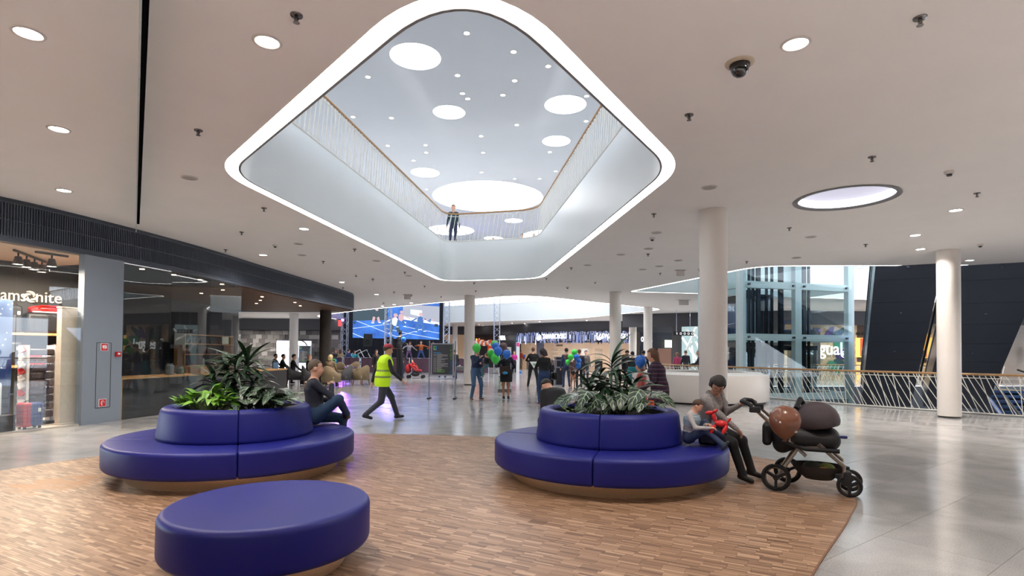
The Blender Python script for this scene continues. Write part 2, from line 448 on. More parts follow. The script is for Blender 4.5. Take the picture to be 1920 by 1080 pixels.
# columns
def column(x, y, r, z1, label, mat=M_column, group=None, name='column'):
    t = thing(name, label, 'column', (x, y, 0), group=group)
    b = MB(); b.lathe([(r - 0.02, 0.0), (r - 0.02, 0.045)], 32, (x, y, 0)); b.build('base_gap', M_shadowgap, t, smooth=True)
    b = MB(); b.lathe([(r - 0.02, 0.045), (r, 0.045), (r, z1)], 40, (x, y, 0)); b.build('shaft', mat, t, smooth='auto')
    return t
p = onz(878.5, 722, 0); column(p.x, p.y + 0.25, 0.25, CEIL, 'white round column in the hall behind the balloon holders')
p = onz(1347, 388, CEIL); column(p.x, p.y + 0.25, 0.25, CEIL, 'large white round column behind the seated woman')
p = onz(1795, 785, 0); column(p.x, p.y + 0.25, 0.25, CEIL, 'white round column in front of the escalators')
p = onz(1156, 546, CEIL); column(p.x, p.y + 0.25, 0.25, CEIL, 'white round column rising behind the right planter palm')
p = onz(1217, 575, CEIL); column(p.x, p.y + 0.25, 0.25, CEIL, 'far white column behind the striped walking woman')
p = onz(1188, 596, CEIL); column(p.x, p.y + 0.25, 0.28, CEIL, 'farther slim white column between two others near the jewellery shop')
p = onz(853, 608, CEIL); column(p.x, p.y + 0.25, 0.25, CEIL, 'farthest white column right of the event screen')
p = onz(549, 587, CEIL); column(p.x, p.y + 0.25, 0.30, CEIL, 'white column beyond the cafe in front of the stone cladding')

# ---------------------------------------------------------------- ground: stone tiles and wood
WOOD = spline([(-6.95, 4.6), (-6.42, 6.9), (-5.88, 7.98), (-4.7, 9.5), (-2.89, 10.3), (-0.28, 10.08), (1.9, 9.5), (3.45, 8.62), (4.02, 7.5), (3.78, 6.15), (3.23, 5.3), (2.11, 3.9), (1.0, 2.4), (-1.5, 1.2), (-4.5, 1.4), (-6.5, 2.8)], 8)
RAIL3 = spline([(6.7, 25.1), (7.0, 24.2), (7.75, 22.3), (8.5, 20.75), (9.24, 19.42), (10.19, 17.65), (12.03, 15.45), (13.6, 13.75), (16.5, 11.2)], 6, closed=False)
HOLE3 = RAIL3 + [(34, 11.2), (34, 31.0), (26, 29.4), (12, 27.0), (8.0, 26.0)]
M_stone = None
def stone_mat():
    m = bpy.data.materials.new('polished_stone'); m.use_nodes = True; nt = m.node_tree; N = nt.nodes; L = nt.links
    b = N['Principled BSDF']; b.inputs['Roughness'].default_value = 0.13; b.inputs['Specular IOR Level'].default_value = 0.6
    tc = N.new('ShaderNodeTexCoord'); oi = N.new('ShaderNodeObjectInfo'); ge = N.new('ShaderNodeNewGeometry')
    a = N.new('ShaderNodeTexNoise'); a.inputs['Scale'].default_value = 90; a.inputs['Detail'].default_value = 6; L.new(ge.outputs['Position'], a.inputs['Vector'])
    c = N.new('ShaderNodeTexNoise'); c.inputs['Scale'].default_value = 1.1; c.inputs['Detail'].default_value = 5; c.inputs['Distortion'].default_value = 1.2; L.new(ge.outputs['Position'], c.inputs['Vector'])
    r1 = N.new('ShaderNodeValToRGB'); r1.color_ramp.elements[0].position = 0.35; r1.color_ramp.elements[1].position = 0.65
    r1.color_ramp.elements[0].color = srgb(140, 139, 139) + (1,); r1.color_ramp.elements[1].color = srgb(184, 182, 181) + (1,)
    mx = N.new('ShaderNodeMath'); mx.operation = 'MULTIPLY_ADD'; mx.inputs[1].default_value = 0.55
    L.new(a.outputs['Fac'], mx.inputs[0])
    m2 = N.new('ShaderNodeMath'); m2.operation = 'MULTIPLY'; m2.inputs[1].default_value = 0.45; L.new(c.outputs['Fac'], m2.inputs[0]); L.new(m2.outputs[0], mx.inputs[2])
    m3 = N.new('ShaderNodeMath'); m3.operation = 'MULTIPLY_ADD'; m3.inputs[1].default_value = 0.10; L.new(ge.outputs['Random Per Island'], m3.inputs[0]); 
    m4 = N.new('ShaderNodeMath'); m4.operation = 'SUBTRACT'; m4.inputs[1].default_value = 0.05; L.new(mx.outputs[0], m4.inputs[0]); L.new(m4.outputs[0], m3.inputs[2])
    m5 = N.new('ShaderNodeMath'); m5.operation = 'MULTIPLY_ADD'; m5.inputs[1].default_value = 0.06; L.new(oi.outputs['Random'], m5.inputs[0]); L.new(m3.outputs[0], m5.inputs[2])
    L.new(m5.outputs[0], r1.inputs[0]); L.new(r1.outputs[0], b.inputs['Base Color'])
    rr = N.new('ShaderNodeMapRange'); rr.inputs[3].default_value = 0.08; rr.inputs[4].default_value = 0.22; L.new(c.outputs['Fac'], rr.inputs[0]); L.new(rr.outputs[0], b.inputs['Roughness'])
    bp = N.new('ShaderNodeBump'); bp.inputs['Strength'].default_value = 0.03; bp.inputs['Distance'].default_value = 0.01; L.new(c.outputs['Fac'], bp.inputs['Height']); L.new(bp.outputs[0], b.inputs['Normal'])
    return m
M_stone = stone_mat(); M_joint = pm('tile_joint', srgb(128, 124, 120), 0.7)
vv, ff = holed(OUT, [HOLE3])
b = MB(); b.add([(x, y, -0.003) for x, y in vv], ff)
floor = tag(b.build('floor', M_joint), kind='structure')
TA = math.radians(36); TU = Vector((math.cos(TA), math.sin(TA))); TV = Vector((-TU.y, TU.x)); TW, TH, TG = 1.2, 0.8, 0.0015
cand = []; rest = MB()
for j in range(-90, 130):
    for i in range(-70, 80):
        off = 0.5 * TW if j % 2 else 0.0
        c = TU * (i * TW + off) + TV * (j * TH)
        if not (-41 < c.x < 41 and -15 < c.y < 77): continue
        cs = [c + TU * (sx * (TW / 2 - TG)) + TV * (sy * (TH / 2 - TG)) for sx, sy in ((-1, -1), (1, -1), (1, 1), (-1, 1))]
        ins = [inside(HOLE3, q.x, q.y) for q in cs]
        if all(ins): continue
        wood_in = all(inside(WOOD, q.x, q.y) for q in cs)
        vis = c.y > 3.4 and abs(c.x) < c.y * 0.97 + 0.8 and not wood_in
        cand.append((c, cs, any(ins), vis))
cand.sort(key=lambda t: t[0].length)
tile_me = None; n_tile = 0
tb = MB().box((0, 0, -0.001), (TW - 2 * TG, TH - 2 * TG, 0.002)).build('floor_tile', M_stone); tile_me = tb.data; bpy.data.objects.remove(tb)
def clip_hole(cs):
    """keep the part of a tile outside the opening (coarse, along its own grid)"""
    res = []
    n = 8
    for a in range(n):
        for e in range(n):
            q = []
            for u, w in ((a, e), (a + 1, e), (a + 1, e + 1), (a, e + 1)):
                u /= n; w /= n
                q.append(cs[0] * (1 - u) * (1 - w) + cs[1] * u * (1 - w) + cs[2] * u * w + cs[3] * (1 - u) * w)
            if not any(inside(HOLE3, k.x, k.y) for k in q): res.append(q)
    return res
for c, cs, part, vis in cand:
    if part:
        for q in clip_hole(cs): rest.add([(k.x, k.y, 0.0) for k in q], [(0, 1, 2, 3)])
    elif vis and n_tile < 300:
        o = bpy.data.objects.new('floor_tile', tile_me); COL.objects.link(o); o.parent = floor
        o.location = (c.x, c.y, 0.0); o.rotation_euler = (0, 0, TA); n_tile += 1
    else:
        rest.add([(k.x, k.y, 0.0) for k in cs], [(0, 1, 2, 3)])
r_ = rest.build('floor_tiles_far', M_stone, floor); tag(r_, kind='stuff')

def wood_mat():
    m = bpy.data.materials.new('parquet_strips'); m.use_nodes = True; nt = m.node_tree; N = nt.nodes; L = nt.links
    b = N['Principled BSDF']; b.inputs['Roughness'].default_value = 0.42
    ge = N.new('ShaderNodeNewGeometry')
    rp = N.new('ShaderNodeValToRGB'); e = rp.color_ramp.elements
    e[0].position = 0.0; e[0].color = srgb(104, 76, 56) + (1,); e[1].position = 1.0; e[1].color = srgb(190, 158, 130) + (1,)
    for pos, c in ((0.12, (128, 97, 73)), (0.5, (148, 116, 90)), (0.85, (164, 131, 104))):
        k = e.new(pos); k.color = srgb(*c) + (1,)
    L.new(ge.outputs['Random Per Island'], rp.inputs[0])
    mp = N.new('ShaderNodeMapping'); mp.inputs['Rotation'].default_value = (0, 0, -PARQ); mp.inputs['Scale'].default_value = (6, 160, 1)
    L.new(ge.outputs['Position'], mp.inputs[0])
    g = N.new('ShaderNodeTexNoise'); g.inputs['Scale'].default_value = 1.0; g.inputs['Detail'].default_value = 4; L.new(mp.outputs[0], g.inputs['Vector'])
    mr = N.new('ShaderNodeMapRange'); mr.inputs[3].default_value = 0.86; mr.inputs[4].default_value = 1.12; L.new(g.outputs['Fac'], mr.inputs[0])
    mu = N.new('ShaderNodeMix'); mu.data_type = 'RGBA'; mu.blend_type = 'MULTIPLY'; mu.inputs[0].default_value = 1.0
    L.new(rp.outputs[0], mu.inputs[6]); L.new(mr.outputs[0], mu.inputs[7])
    # streaky orange-brown patches near the left edge
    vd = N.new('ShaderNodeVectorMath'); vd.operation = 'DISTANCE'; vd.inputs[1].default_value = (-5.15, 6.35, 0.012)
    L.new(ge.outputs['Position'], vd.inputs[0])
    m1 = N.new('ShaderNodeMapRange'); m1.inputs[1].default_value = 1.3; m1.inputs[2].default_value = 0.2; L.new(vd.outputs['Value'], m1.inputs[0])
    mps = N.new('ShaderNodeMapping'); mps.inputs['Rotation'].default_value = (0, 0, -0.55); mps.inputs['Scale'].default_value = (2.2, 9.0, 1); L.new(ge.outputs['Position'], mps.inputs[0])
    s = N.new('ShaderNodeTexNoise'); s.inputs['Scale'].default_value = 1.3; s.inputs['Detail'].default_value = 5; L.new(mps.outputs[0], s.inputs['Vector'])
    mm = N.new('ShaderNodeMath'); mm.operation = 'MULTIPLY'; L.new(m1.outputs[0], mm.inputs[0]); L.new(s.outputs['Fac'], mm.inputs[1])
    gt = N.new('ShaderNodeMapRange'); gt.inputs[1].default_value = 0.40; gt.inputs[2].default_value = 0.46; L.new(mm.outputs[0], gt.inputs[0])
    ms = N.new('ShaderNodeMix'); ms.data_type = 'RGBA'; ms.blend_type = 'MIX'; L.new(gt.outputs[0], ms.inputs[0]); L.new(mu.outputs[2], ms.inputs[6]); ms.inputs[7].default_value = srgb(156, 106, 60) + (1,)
    L.new(ms.outputs[2], b.inputs['Base Color'])
    return m
pa, pb = onz(1165, 1035.5, 0), onz(1207, 1043, 0); PARQ = math.atan2(pb.y - pa.y, pb.x - pa.x)
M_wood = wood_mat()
b = MB(); b.prism(WOOD, 0.0002, 0.006); wood_base = tag(b.build('floor_wood', pm('parquet_glue', srgb(92, 66, 48), 0.8)), kind='structure')
SL, SW = 0.16, 0.021
U = Vector((math.cos(PARQ), math.sin(PARQ))); W = Vector((-U.y, U.x)); rr = random.Random(11)
sv = []; sf = []
for j in range(-120, 620):
    row = W * (j * SW); shift = 0.0
    shift = (j // 6) * 0.02 + rr.choice((0, 0, 0.0)) + (j % 2) * 0.0 + rr.uniform(-0.002, 0.002)
    if (j // 8) % 2: shift += 0.05
    for i in range(-60, 60):
        c = row + U * (i * SL + shift)
        if not (-7.2 < c.x < 4.3 and 3.3 < c.y < 10.6): continue
        a0, a1 = c - U * (SL / 2 - 0.0007), c + U * (SL / 2 - 0.0007)
        ia, ib = inside(WOOD, a0.x, a0.y), inside(WOOD, a1.x, a1.y)
        if not ia and not ib: continue
        if ia != ib:
            lo, hi = (a0, a1) if ia else (a1, a0); base = lo.copy()
            for _ in range(7):
                mid = (lo + hi) / 2
                if inside(WOOD, mid.x, mid.y): lo = mid
                else: hi = mid
            a0, a1 = (base, lo) if ia else (lo, base)
        h = 0.0115 + rr.uniform(0, 0.0006); e = W * (SW / 2 - 0.0005); n = len(sv)
        for q in (a0 - e, a1 - e, a1 + e, a0 + e): sv.append((q.x, q.y, h))
        for q in (a0 - e, a1 - e, a1 + e, a0 + e): sv.append((q.x, q.y, 0.006))
        sf += [(n, n + 1, n + 2, n + 3), (n + 4, n + 5, n + 1, n), (n + 5, n + 6, n + 2, n + 1), (n + 6, n + 7, n + 3, n + 2), (n + 7, n + 4, n, n + 3)]
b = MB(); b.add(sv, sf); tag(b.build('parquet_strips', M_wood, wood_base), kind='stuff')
b = MB(); wi = offset(ccw(WOOD), 0.0); wo = offset(ccw(WOOD), -0.012)
b.strip(wi, wo, 0.012); b.wall(wo, 0, 0.012, closed=True); b.build('edge_strip', pm('wood_edge', srgb(120, 84, 60), 0.5), wood_base)
WZ = 0.012
# ================================================================ LEFT SHOP FRONTS
M_fascia = pm('fascia_grey', srgb(66, 73, 86), 0.45, noise=(3, 0.05))
M_rib = pm('fascia_rib', srgb(90, 98, 112), 0.4, metal=0.3)
M_pillar = pm('grey_cladding', srgb(132, 142, 154), 0.5, noise=(2, 0.02))
M_glass = glass('shop_glass', (0.93, 0.96, 0.96), 0.05)
M_darkpanel = pm('dark_panel', srgb(38, 36, 40), 0.35)
M_counterwood = pm('counter_oak', srgb(196, 150, 96), 0.45, noise=(9, 0.2), stretch=(8, 1, 8))
FRONT = spline([(-11.6, 4.0), (-10.2, 7.2), (-9.12, 9.8), (-8.80, 10.8), (-8.52, 12.1), (-8.33, 13.2), (-8.12, 15.0), (-7.95, 18.0), (-7.65, 22.0), (-7.45, 25.0)], 8, closed=False)
CORNER = spline([(-7.45, 25.0), (-7.5, 26.0), (-7.95, 26.8), (-9.0, 27.2), (-13.0, 27.6), (-24.0, 28.4)], 6, closed=False)
FAS = FRONT[:-1] + CORNER
FZ = 3.47
t = thing('shop_fascia', 'long dark grey ribbed fascia above the left shop fronts', 'fascia', (-8.3, 13, FZ))
b = MB(); b.wall(FAS, FZ, CEIL); b.wall(offset(FAS, 0.10, False), FZ, CEIL, flip=True); b.strip(FAS, offset(FAS, 0.10, False), FZ, closed=False, flip=True)
b.build('backing', M_fascia, t, smooth=True)
b = MB()
for p, d in arclen(FAS, 0.045):
    if p.y < 5: continue
    n = Vector((d.y, -d.x))
    b.bar((p.x + n.x * 0.014, p.y + n.y * 0.014, FZ + 0.10), (p.x + n.x * 0.014, p.y + n.y * 0.014, CEIL - 0.09), 0.014, 0.028, up=(n.x, n.y, 0))
tag(b.build('ribs', M_rib, t), kind='stuff')
for z in (FZ + 0.09, FZ + 0.385, CEIL - 0.08):
    q = offset(FAS, -0.03, False); b = MB(); b.tube([(p[0], p[1], z) for p in q], 0.007, 4); b.build('cross_rail', M_rib, t)
def front_at(Y):
    for a, c in zip(FRONT[:-1], FRONT[1:]):
        if a[1] <= Y <= c[1]:
            u = (Y - a[1]) / (c[1] - a[1]); return Vector((a[0] + (c[0] - a[0]) * u, Y))
    return Vector(FRONT[-1])
def front_px(x):
    """where the vertical through image column x meets the shop-front line"""
    d = ray(x, 700); k = d[0] / d[1]; best = None
    for a, c in zip(FRONT[:-1], FRONT[1:]):
        fa, fc = a[0] - k * a[1], c[0] - k * c[1]
        if fa * fc <= 0 and abs(fa - fc) > 1e-9:
            u = fa / (fa - fc); return Vector((a[0] + (c[0] - a[0]) * u, a[1] + (c[1] - a[1]) * u))
    return None
def inray(px, dist):
    p = front_px(px); return p + p.normalized() * dist
# glass smoke screen hanging below the slit in the ceiling
t = thing('smoke_screen', 'clear glass smoke screen hanging edge-on below the black ceiling slit', 'glass panel', (s0.x, s0.y, CEIL - 0.45))
for i in range(4):
    a = SLIT_D * (3.2 + i * 2.55) - SLIT_N * 0.006; c = SLIT_D * (3.2 + i * 2.55 + 2.54) - SLIT_N * 0.006
    b = MB(); b.bar((a.x, a.y, CEIL - 0.16), (c.x, c.y, CEIL - 0.16), 0.012, 0.36); b.build('pane', glass('screen_glass', (0.72, 0.86, 0.86), 0.25), t)
    b = MB(); b.bar((a.x, a.y, CEIL - 0.345), (c.x, c.y, CEIL - 0.345), 0.016, 0.014); b.build('bottom_edge', pm('screen_edge', srgb(190, 200, 204), 0.3), t)

# grey pillar with the hydrant door
pa, pb = front_px(152), front_px(226)
t = thing('fire_pillar', 'grey clad pillar between luggage shop and cafe with fire equipment door', 'pillar', (pa.x, pa.y, 0))
d = (pb - pa).normalized(); n = Vector((d.y, -d.x)); inn = -n
b = MB(); b.prism([tuple(pa + n * 0.03), tuple(pb + n * 0.03), tuple(pb + inn * 0.12), tuple(pa + inn * 0.12)], 0.0, FZ); b.build('cladding', M_pillar, t)
face = math.atan2(n.y, n.x); L_ = (pb - pa).length
def on_pillar(u, z, o=0.032): q = pa + d * (u * L_) + n * o; return Vector((q.x, q.y, z))
M_seam = pm('door_seam', srgb(60, 66, 74), 0.6)
dr = MB(); u0, u1, z0, z1 = 0.33, 0.70, 0.32, 1.68
for (a, c) in (((u0, z0), (u1, z0)), ((u0, z1), (u1, z1)), ((u0, z0), (u0, z1)), ((u1, z0), (u1, z1))):
    dr.bar(on_pillar(*a), on_pillar(*c), 0.012, 0.004, up=(n.x, n.y, 0))
door = dr.build('equipment_door', M_seam, t)
M_redsign = pm('sign_red', srgb(186, 24, 30), 0.45, emit=0.12); M_signwhite = pm('sign_white', srgb(236, 236, 236), 0.5)
def pic_sign(u, z, kind):
    w = 0.145
    s = MB(); s.box(on_pillar(u, z, 0.036), (0.008, w + 0.02, w + 0.02), rz=face); ob = s.build('sign_border', M_signwhite, t)
    s = MB(); s.box(on_pillar(u, z, 0.041), (0.004, w, w), rz=face); s.build('sign_plate', M_redsign, ob)
    g = MB(); 
    def q(a, c): e = on_pillar(u, z, 0.0445); return e + Vector((d.x, d.y, 0)) * a + Vector((0, 0, c))
    def sq(a, c, w_, h_): g.add([q(a, c), q(a + w_, c), q(a + w_, c + h_), q(a, c + h_)], [(0, 1, 2, 3)])
    if kind == 0:
        sq(-0.05, -0.02, 0.05, 0.06); sq(0.005, -0.05, 0.012, 0.10); sq(0.02, -0.03, 0.03, 0.05); sq(0.02, 0.03, 0.03, 0.012); sq(-0.03, -0.045, 0.012, 0.02)
    else:
        pts = [q(0.035 * math.cos(a) * (1 if a < 4 else 1), 0.045 * math.sin(a)) for a in [i * 0.35 for i in range(14)]]
        for a, c in zip(pts[:-1], pts[1:]): g.bar(a, c, 0.010, 0.002, up=(n.x, n.y, 0))
        sq(-0.02, -0.055, 0.012, 0.09)
    g.build('pictogram', M_signwhite, ob)
pic_sign(0.52, 1.59, 0); pic_sign(0.50, 0.42, 1)
cb = thing('alarm_call_point', 'small red fire alarm box on the grey pillar', 'alarm box', tuple(on_pillar(0.86, 1.44)))
s = MB(); s.box(on_pillar(0.86, 1.44, 0.06), (0.05, 0.11, 0.11), rz=face); s.build('housing', pm('alarm_red', srgb(176, 22, 28), 0.35), cb, bevel=0.006)
s = MB(); s.box(on_pillar(0.86, 1.45, 0.087), (0.004, 0.055, 0.04), rz=face); s.build('window', M_signwhite, cb)

# glass fronts (panes between the given image columns' places on the line)
def glass_front(name, label, cols, z0, z1):
    t = thing(name, label, 'shop window', tuple(cols[0]) + (0,))
    for a, c in zip(cols[:-1], cols[1:]):
        e = (c - a).normalized() * 0.004
        b = MB(); b.bar((a.x + e.x, a.y + e.y, (z0 + z1) / 2), (c.x - e.x, c.y - e.y, (z0 + z1) / 2), 0.012, z1 - z0); b.build('pane', M_glass, t)
    return t
lug = [front_at(6.6), front_at(8.2), front_at(9.3), front_px(27), front_px(88), front_px(150)]
glass_front('window_1', None, lug, 0.03, FZ); tag(bpy.data.objects['window_1'], kind='structure')
caf = [front_px(228), front_px(318), front_px(391), front_px(450)]
glass_front('window_2', None, caf, 0.02, FZ); tag(bpy.data.objects['window_2'], kind='structure')
for wn in ('window_1', 'window_2'):
    o = bpy.data.objects[wn]
    for k in ('label', 'category'):
        if k in o: del o[k]

# ---- luggage shop interior
SX = -14.5
t0 = front_at(5.0); t1 = pa + inn * 0.05
M_shopwall = pm('luggage_wall_charcoal', srgb(52, 50, 50), 0.6); M_shopceil = pm('luggage_ceiling', srgb(214, 186, 160), 0.8)
M_shopfloor = pm('luggage_floor', srgb(206, 196, 186), 0.35)
b = MB(); b.prism([(t0.x - 0.2, 5.0), (front_at(7.2).x - 0.05, 7.2), (front_at(9.5).x - 0.05, 9.5), (front_px(150).x, front_px(150).y), tuple(front_px(161) * 1.02), tuple(front_px(161) * 1.34), (-13.5, 5.0)], 0.001, 0.035)
tag(b.build('floor_luggage_shop', M_shopfloor), kind='structure')
b = MB(); b.prism([(t0.x - 0.1, 5.0), (front_at(7.2).x - 0.12, 7.2), (front_at(9.5).x - 0.12, 9.5), tuple(front_px(150) * 1.01), tuple(front_px(161) * 1.02), tuple(front_px(161) * 1.34), (-13.5, 5.0)], FZ - 0.02, FZ + 0.03)
tag(b.build('ceiling_luggage_shop', M_shopceil), kind='structure')
# back wall runs obliquely behind the shelves
BA, BB = front_px(-40) * 1.22, front_px(160) * 1.17
bd = (BB - BA).normalized(); bn = Vector((bd.y, -bd.x)); bface = math.atan2(bn.y, bn.x)
b = MB(); b.prism([tuple(BA - bd * 1), tuple(BB), tuple(BB - bn * 0.2), tuple(BA - bd * 1 - bn * 0.2)], 0.03, FZ); 
tag(b.build('wall_luggage_back', M_shopwall), kind='structure')
q0 = front_px(165) * 1.02; q1 = front_px(165) * 1.38
b = MB(); b.prism([tuple(q0 - d * 0.05), tuple(q0 + d * 0.05), tuple(q1 + d * 0.05), tuple(q1 - d * 0.05)], 0.004, FZ - 0.04)
tag(b.build('wall_partition', M_shopwall), kind='structure')
def bk(px, z, o=0.0):
    """point in front of the back wall seen at image column px"""
    dd = ray(px, 600); k = dd[0] / dd[1]; den = bd.x - k * bd.y
    u = (k * BA.y - BA.x + k * bn.y * o - bn.x * o) / den
    q = BA + bd * u + bn * o; return Vector((q.x, q.y, z))
M_ivory = pm('letter_ivory', srgb(244, 226, 204), 0.5, emit=0.35)
w0 = bk(-12, 2.70, 0.04); w1 = bk(114, 2.70, 0.04); mid = (w0 + w1) / 2
wd = (w1 - w0).length
tsg = thing('shop_sign', 'ivory samsonite lettering on the dark wall of the luggage shop', 'sign', tuple(w0))
def word(body, a, c, name='lettering', size=0.36):
    e0 = w0.lerp(w1, a); e1 = w0.lerp(w1, c); return lettering(body, size, M_ivory, (e0 + e1) / 2, bface, tsg, name, 0.02, width=(e1 - e0).length)
word('sams', 0.0, 0.45); word('nite', 0.60, 1.0)
oc = w0.lerp(w1, 0.525) + Vector((0, 0, 0.0)); sw = MB()
X3 = Vector((-bn.y, bn.x, 0)) * 1.0; N3 = Vector((bn.x, bn.y, 0))
for k in range(4):
    a0 = k * PI / 2; pts = []
    for j in range(9):
        u = j / 8; a = a0 + u * 2.2; r = 0.045 + 0.085 * u; pts.append(oc + X3 * (r * math.cos(a)) + Vector((0, 0, r * math.sin(a))))
    sw.tube(pts, [0.010 + 0.022 * math.sin(PI * j / 8) for j in range(9)], 6)
sw.build('swirl_letter', M_ivory, tsg, smooth=True)
# shelves with goods
M_shelfoak = pm('shelf_oak', srgb(206, 150, 96), 0.5, noise=(10, 0.15)); M_shelfwhite = pm('shelf_white', srgb(226, 218, 212), 0.4)
M_caseblack = pm('case_black', srgb(30, 30, 34), 0.45, bump=(90, 0.1)); M_casered = pm('case_red', srgb(190, 26, 26), 0.4, bump=(70, 0.1)); M_casegrey = pm('case_grey', srgb(104, 96, 96), 0.5)
def shelf(px0, px1, z, mat, label, dep=0.5):
    a, c = bk(px0, z, dep / 2), bk(px1, z, dep / 2); tt = thing('wall_shelf', label, 'shelf', tuple(a))
    b = MB(); b.bar(a, c, dep, 0.05); b.build('board', mat, tt)
    b = MB(); b.bar(a + Vector((0, 0, -0.05)), a + Vector((0, 0, -0.05)) - N3 * (dep / 2 - 0.01), 0.03, 0.06); b.bar(c + Vector((0, 0, -0.05)), c + Vector((0, 0, -0.05)) - N3 * (dep / 2 - 0.01), 0.03, 0.06); b.build('bracket', mat, tt)
shelf(-30, 123, 1.86, M_shelfoak, 'upper oak shelf carrying the black suitcases in the luggage shop')
shelf(-30, 95, 1.16, M_shelfoak, 'middle oak shelf behind the tall luggage display stand')
shelf(52, 123, 0.80, M_shelfwhite, 'low white shelf beside the tall beige panel')
def suitcase(name, label, px, z, o, w, dp, h, mat, yaw=0.0, handle=True, wheels=False, base=None):
    c = base if base is not None else bk(px, z, o); tt = thing(name, label, 'suitcase', tuple(c), bface + PI / 2 + yaw)
    b = MB(); b.box((0, 0, h / 2 + (0.05 if wheels else 0)), (w, dp, h)); bo = b.build('shell', mat, tt, world=False, bevel=min(w, dp, h) * 0.16, smooth=True)
    b = MB()
    for k in range(-2, 3): b.box((k * w * 0.17, -dp / 2 - 0.004, h / 2 + (0.05 if wheels else 0)), (0.012, 0.012, h * 0.78))
    b.build('ribs', mat, tt, world=False)
    zt = h + (0.05 if wheels else 0)
    if handle:
        b = MB(); b.tube([(-0.09, 0, zt - 0.01), (-0.08, 0, zt + 0.035), (0.08, 0, zt + 0.035), (0.09, 0, zt - 0.01)], 0.012, 6); b.build('handle', M_caseblack, tt, world=False)
    b = MB(); b.box((w * 0.25, -dp / 2 - 0.008, zt * 0.72), (0.05, 0.012, 0.07)); b.build('badge', M_shelfwhite, tt, world=False)
    if wheels:
        for sx in (-1, 1):
            for sy in (-1, 1): b = MB(); b.cyl((sx * w * 0.38 - 0.012, sy * dp * 0.3, 0.028), (sx * w * 0.38 + 0.012, sy * dp * 0.3, 0.028), 0.028, n=10); b.build('wheel', M_caseblack, tt, world=False)
    return tt
suitcase('suitcase', 'large black suitcase under the red bag on the upper shelf', 89, 1.888, 0.26, 0.80, 0.36, 0.44, M_caseblack, handle=False)
suitcase('suitcase', 'black upright suitcase at the left on the upper shelf', 22, 1.888, 0.26, 0.30, 0.34, 0.58, M_caseblack)
suitcase('suitcase', 'dark grey backpack-like case leaning beside the beige panel', 113, 0.830, 0.26, 0.34, 0.30, 0.82, M_casegrey)
suitcase('suitcase', 'red case lying on the middle oak shelf', 68, 1.188, 0.26, 0.40, 0.34, 0.30, M_casered)
suitcase('suitcase', 'black case standing on the middle oak shelf', 22, 1.188, 0.26, 0.30, 0.34, 0.5, M_caseblack)
# red travel bag with handles on top of the black suitcase
c = bk(89, 2.334, 0.26); tt = thing('travel_bag', 'red soft travel bag with handles lying on the black suitcase', 'bag', tuple(c), bface + PI / 2)
b = MB(); b.ell((0, 0, 0.09), (0.36, 0.16, 0.088), 20, 10); b.box((0, 0, 0.045), (0.64, 0.27, 0.085)); b.build('body', M_casered, tt, world=False, bevel=0.02, smooth=True)
b = MB(); b.tube([(-0.2, -0.14, 0.08), (-0.16, -0.17, 0.16), (0.16, -0.17, 0.16), (0.2, -0.14, 0.08)], 0.016, 6); b.build('handle', M_casered, tt, world=False)
b = MB(); b.box((0, -0.145, 0.02), (0.6, 0.02, 0.025)); b.build('zip', M_shelfwhite, tt, world=False)
# tall beige panel at the right of the shop window
a = inray(132, 0.3)
b = MB(); b.box((a.x, a.y, 1.2), (0.5, 0.12, 2.33), rz=math.atan2(d.y, d.x)); b.box((a.x, a.y, 2.37), (0.52, 0.14, 0.03), rz=math.atan2(d.y, d.x)); b.box((a.x, a.y, 0.05), (0.54, 0.2, 0.03), rz=math.atan2(d.y, d.x))
tag(b.build('room_divider', pm('panel_beige', srgb(216, 200, 184), 0.55), bevel=0.004), 'tall plain beige divider board at the right end of the shop window', 'divider')
# luggage stand: white frame with pouches on pegs, vertical lettering
a = inray(74, 0.85); tt = thing('display_stand', 'tall white display stand hung with luggage accessories behind the glass', 'stand', (a.x, a.y, 0.035), math.atan2(d.y, d.x))
for sx in (-0.30, 0.24):
    b = MB(); b.box((sx, 0, 0.80), (0.05, 0.22, 1.56)); b.build('upright', M_shelfwhite, tt, world=False)
b = MB(); b.box((-0.03, 0.0, 0.03), (0.62, 0.3, 0.05)); b.build('foot', M_caseblack, tt, world=False)
for k in range(9):
    b = MB(); b.box((-0.03, -0.06, 0.20 + k * 0.155), (0.46, 0.14, 0.13)); b.build('pouch', pm('pouch_%d' % (k % 3), [srgb(70, 58, 70), srgb(96, 84, 88), srgb(58, 50, 56)][k % 3], 0.4), tt, world=False, bevel=0.03, smooth=True)
for k in range(10):
    b = MB(); b.add([(-0.33, -0.1, 0.22 + k * 0.14), (-0.47, -0.12, 0.17 + k * 0.14), (-0.43, -0.02, 0.27 + k * 0.14), (-0.33, 0.0, 0.30 + k * 0.14), (-0.33, -0.06, 0.17 + k * 0.14)], [(0, 1, 2), (0, 2, 3), (0, 4, 1), (4, 3, 2, 1)])
    b.build('luggage_tag', M_shelfwhite if k % 3 else M_casered, tt, world=False)
me = text_mesh('samsonite', 0.22, 0.004); me.materials.clear(); me.materials.append(pm('vertical_ink', srgb(36, 40, 74), 0.5)); me.transform(Matrix.Translation((0.02, -0.145, 0.78)) @ Matrix.Rotation(PI / 2, 4, 'X') @ Matrix.Rotation(PI / 2, 4, 'Z'))
o = bpy.data.objects.new('lettering', me); COL.objects.link(o); o.parent = tt
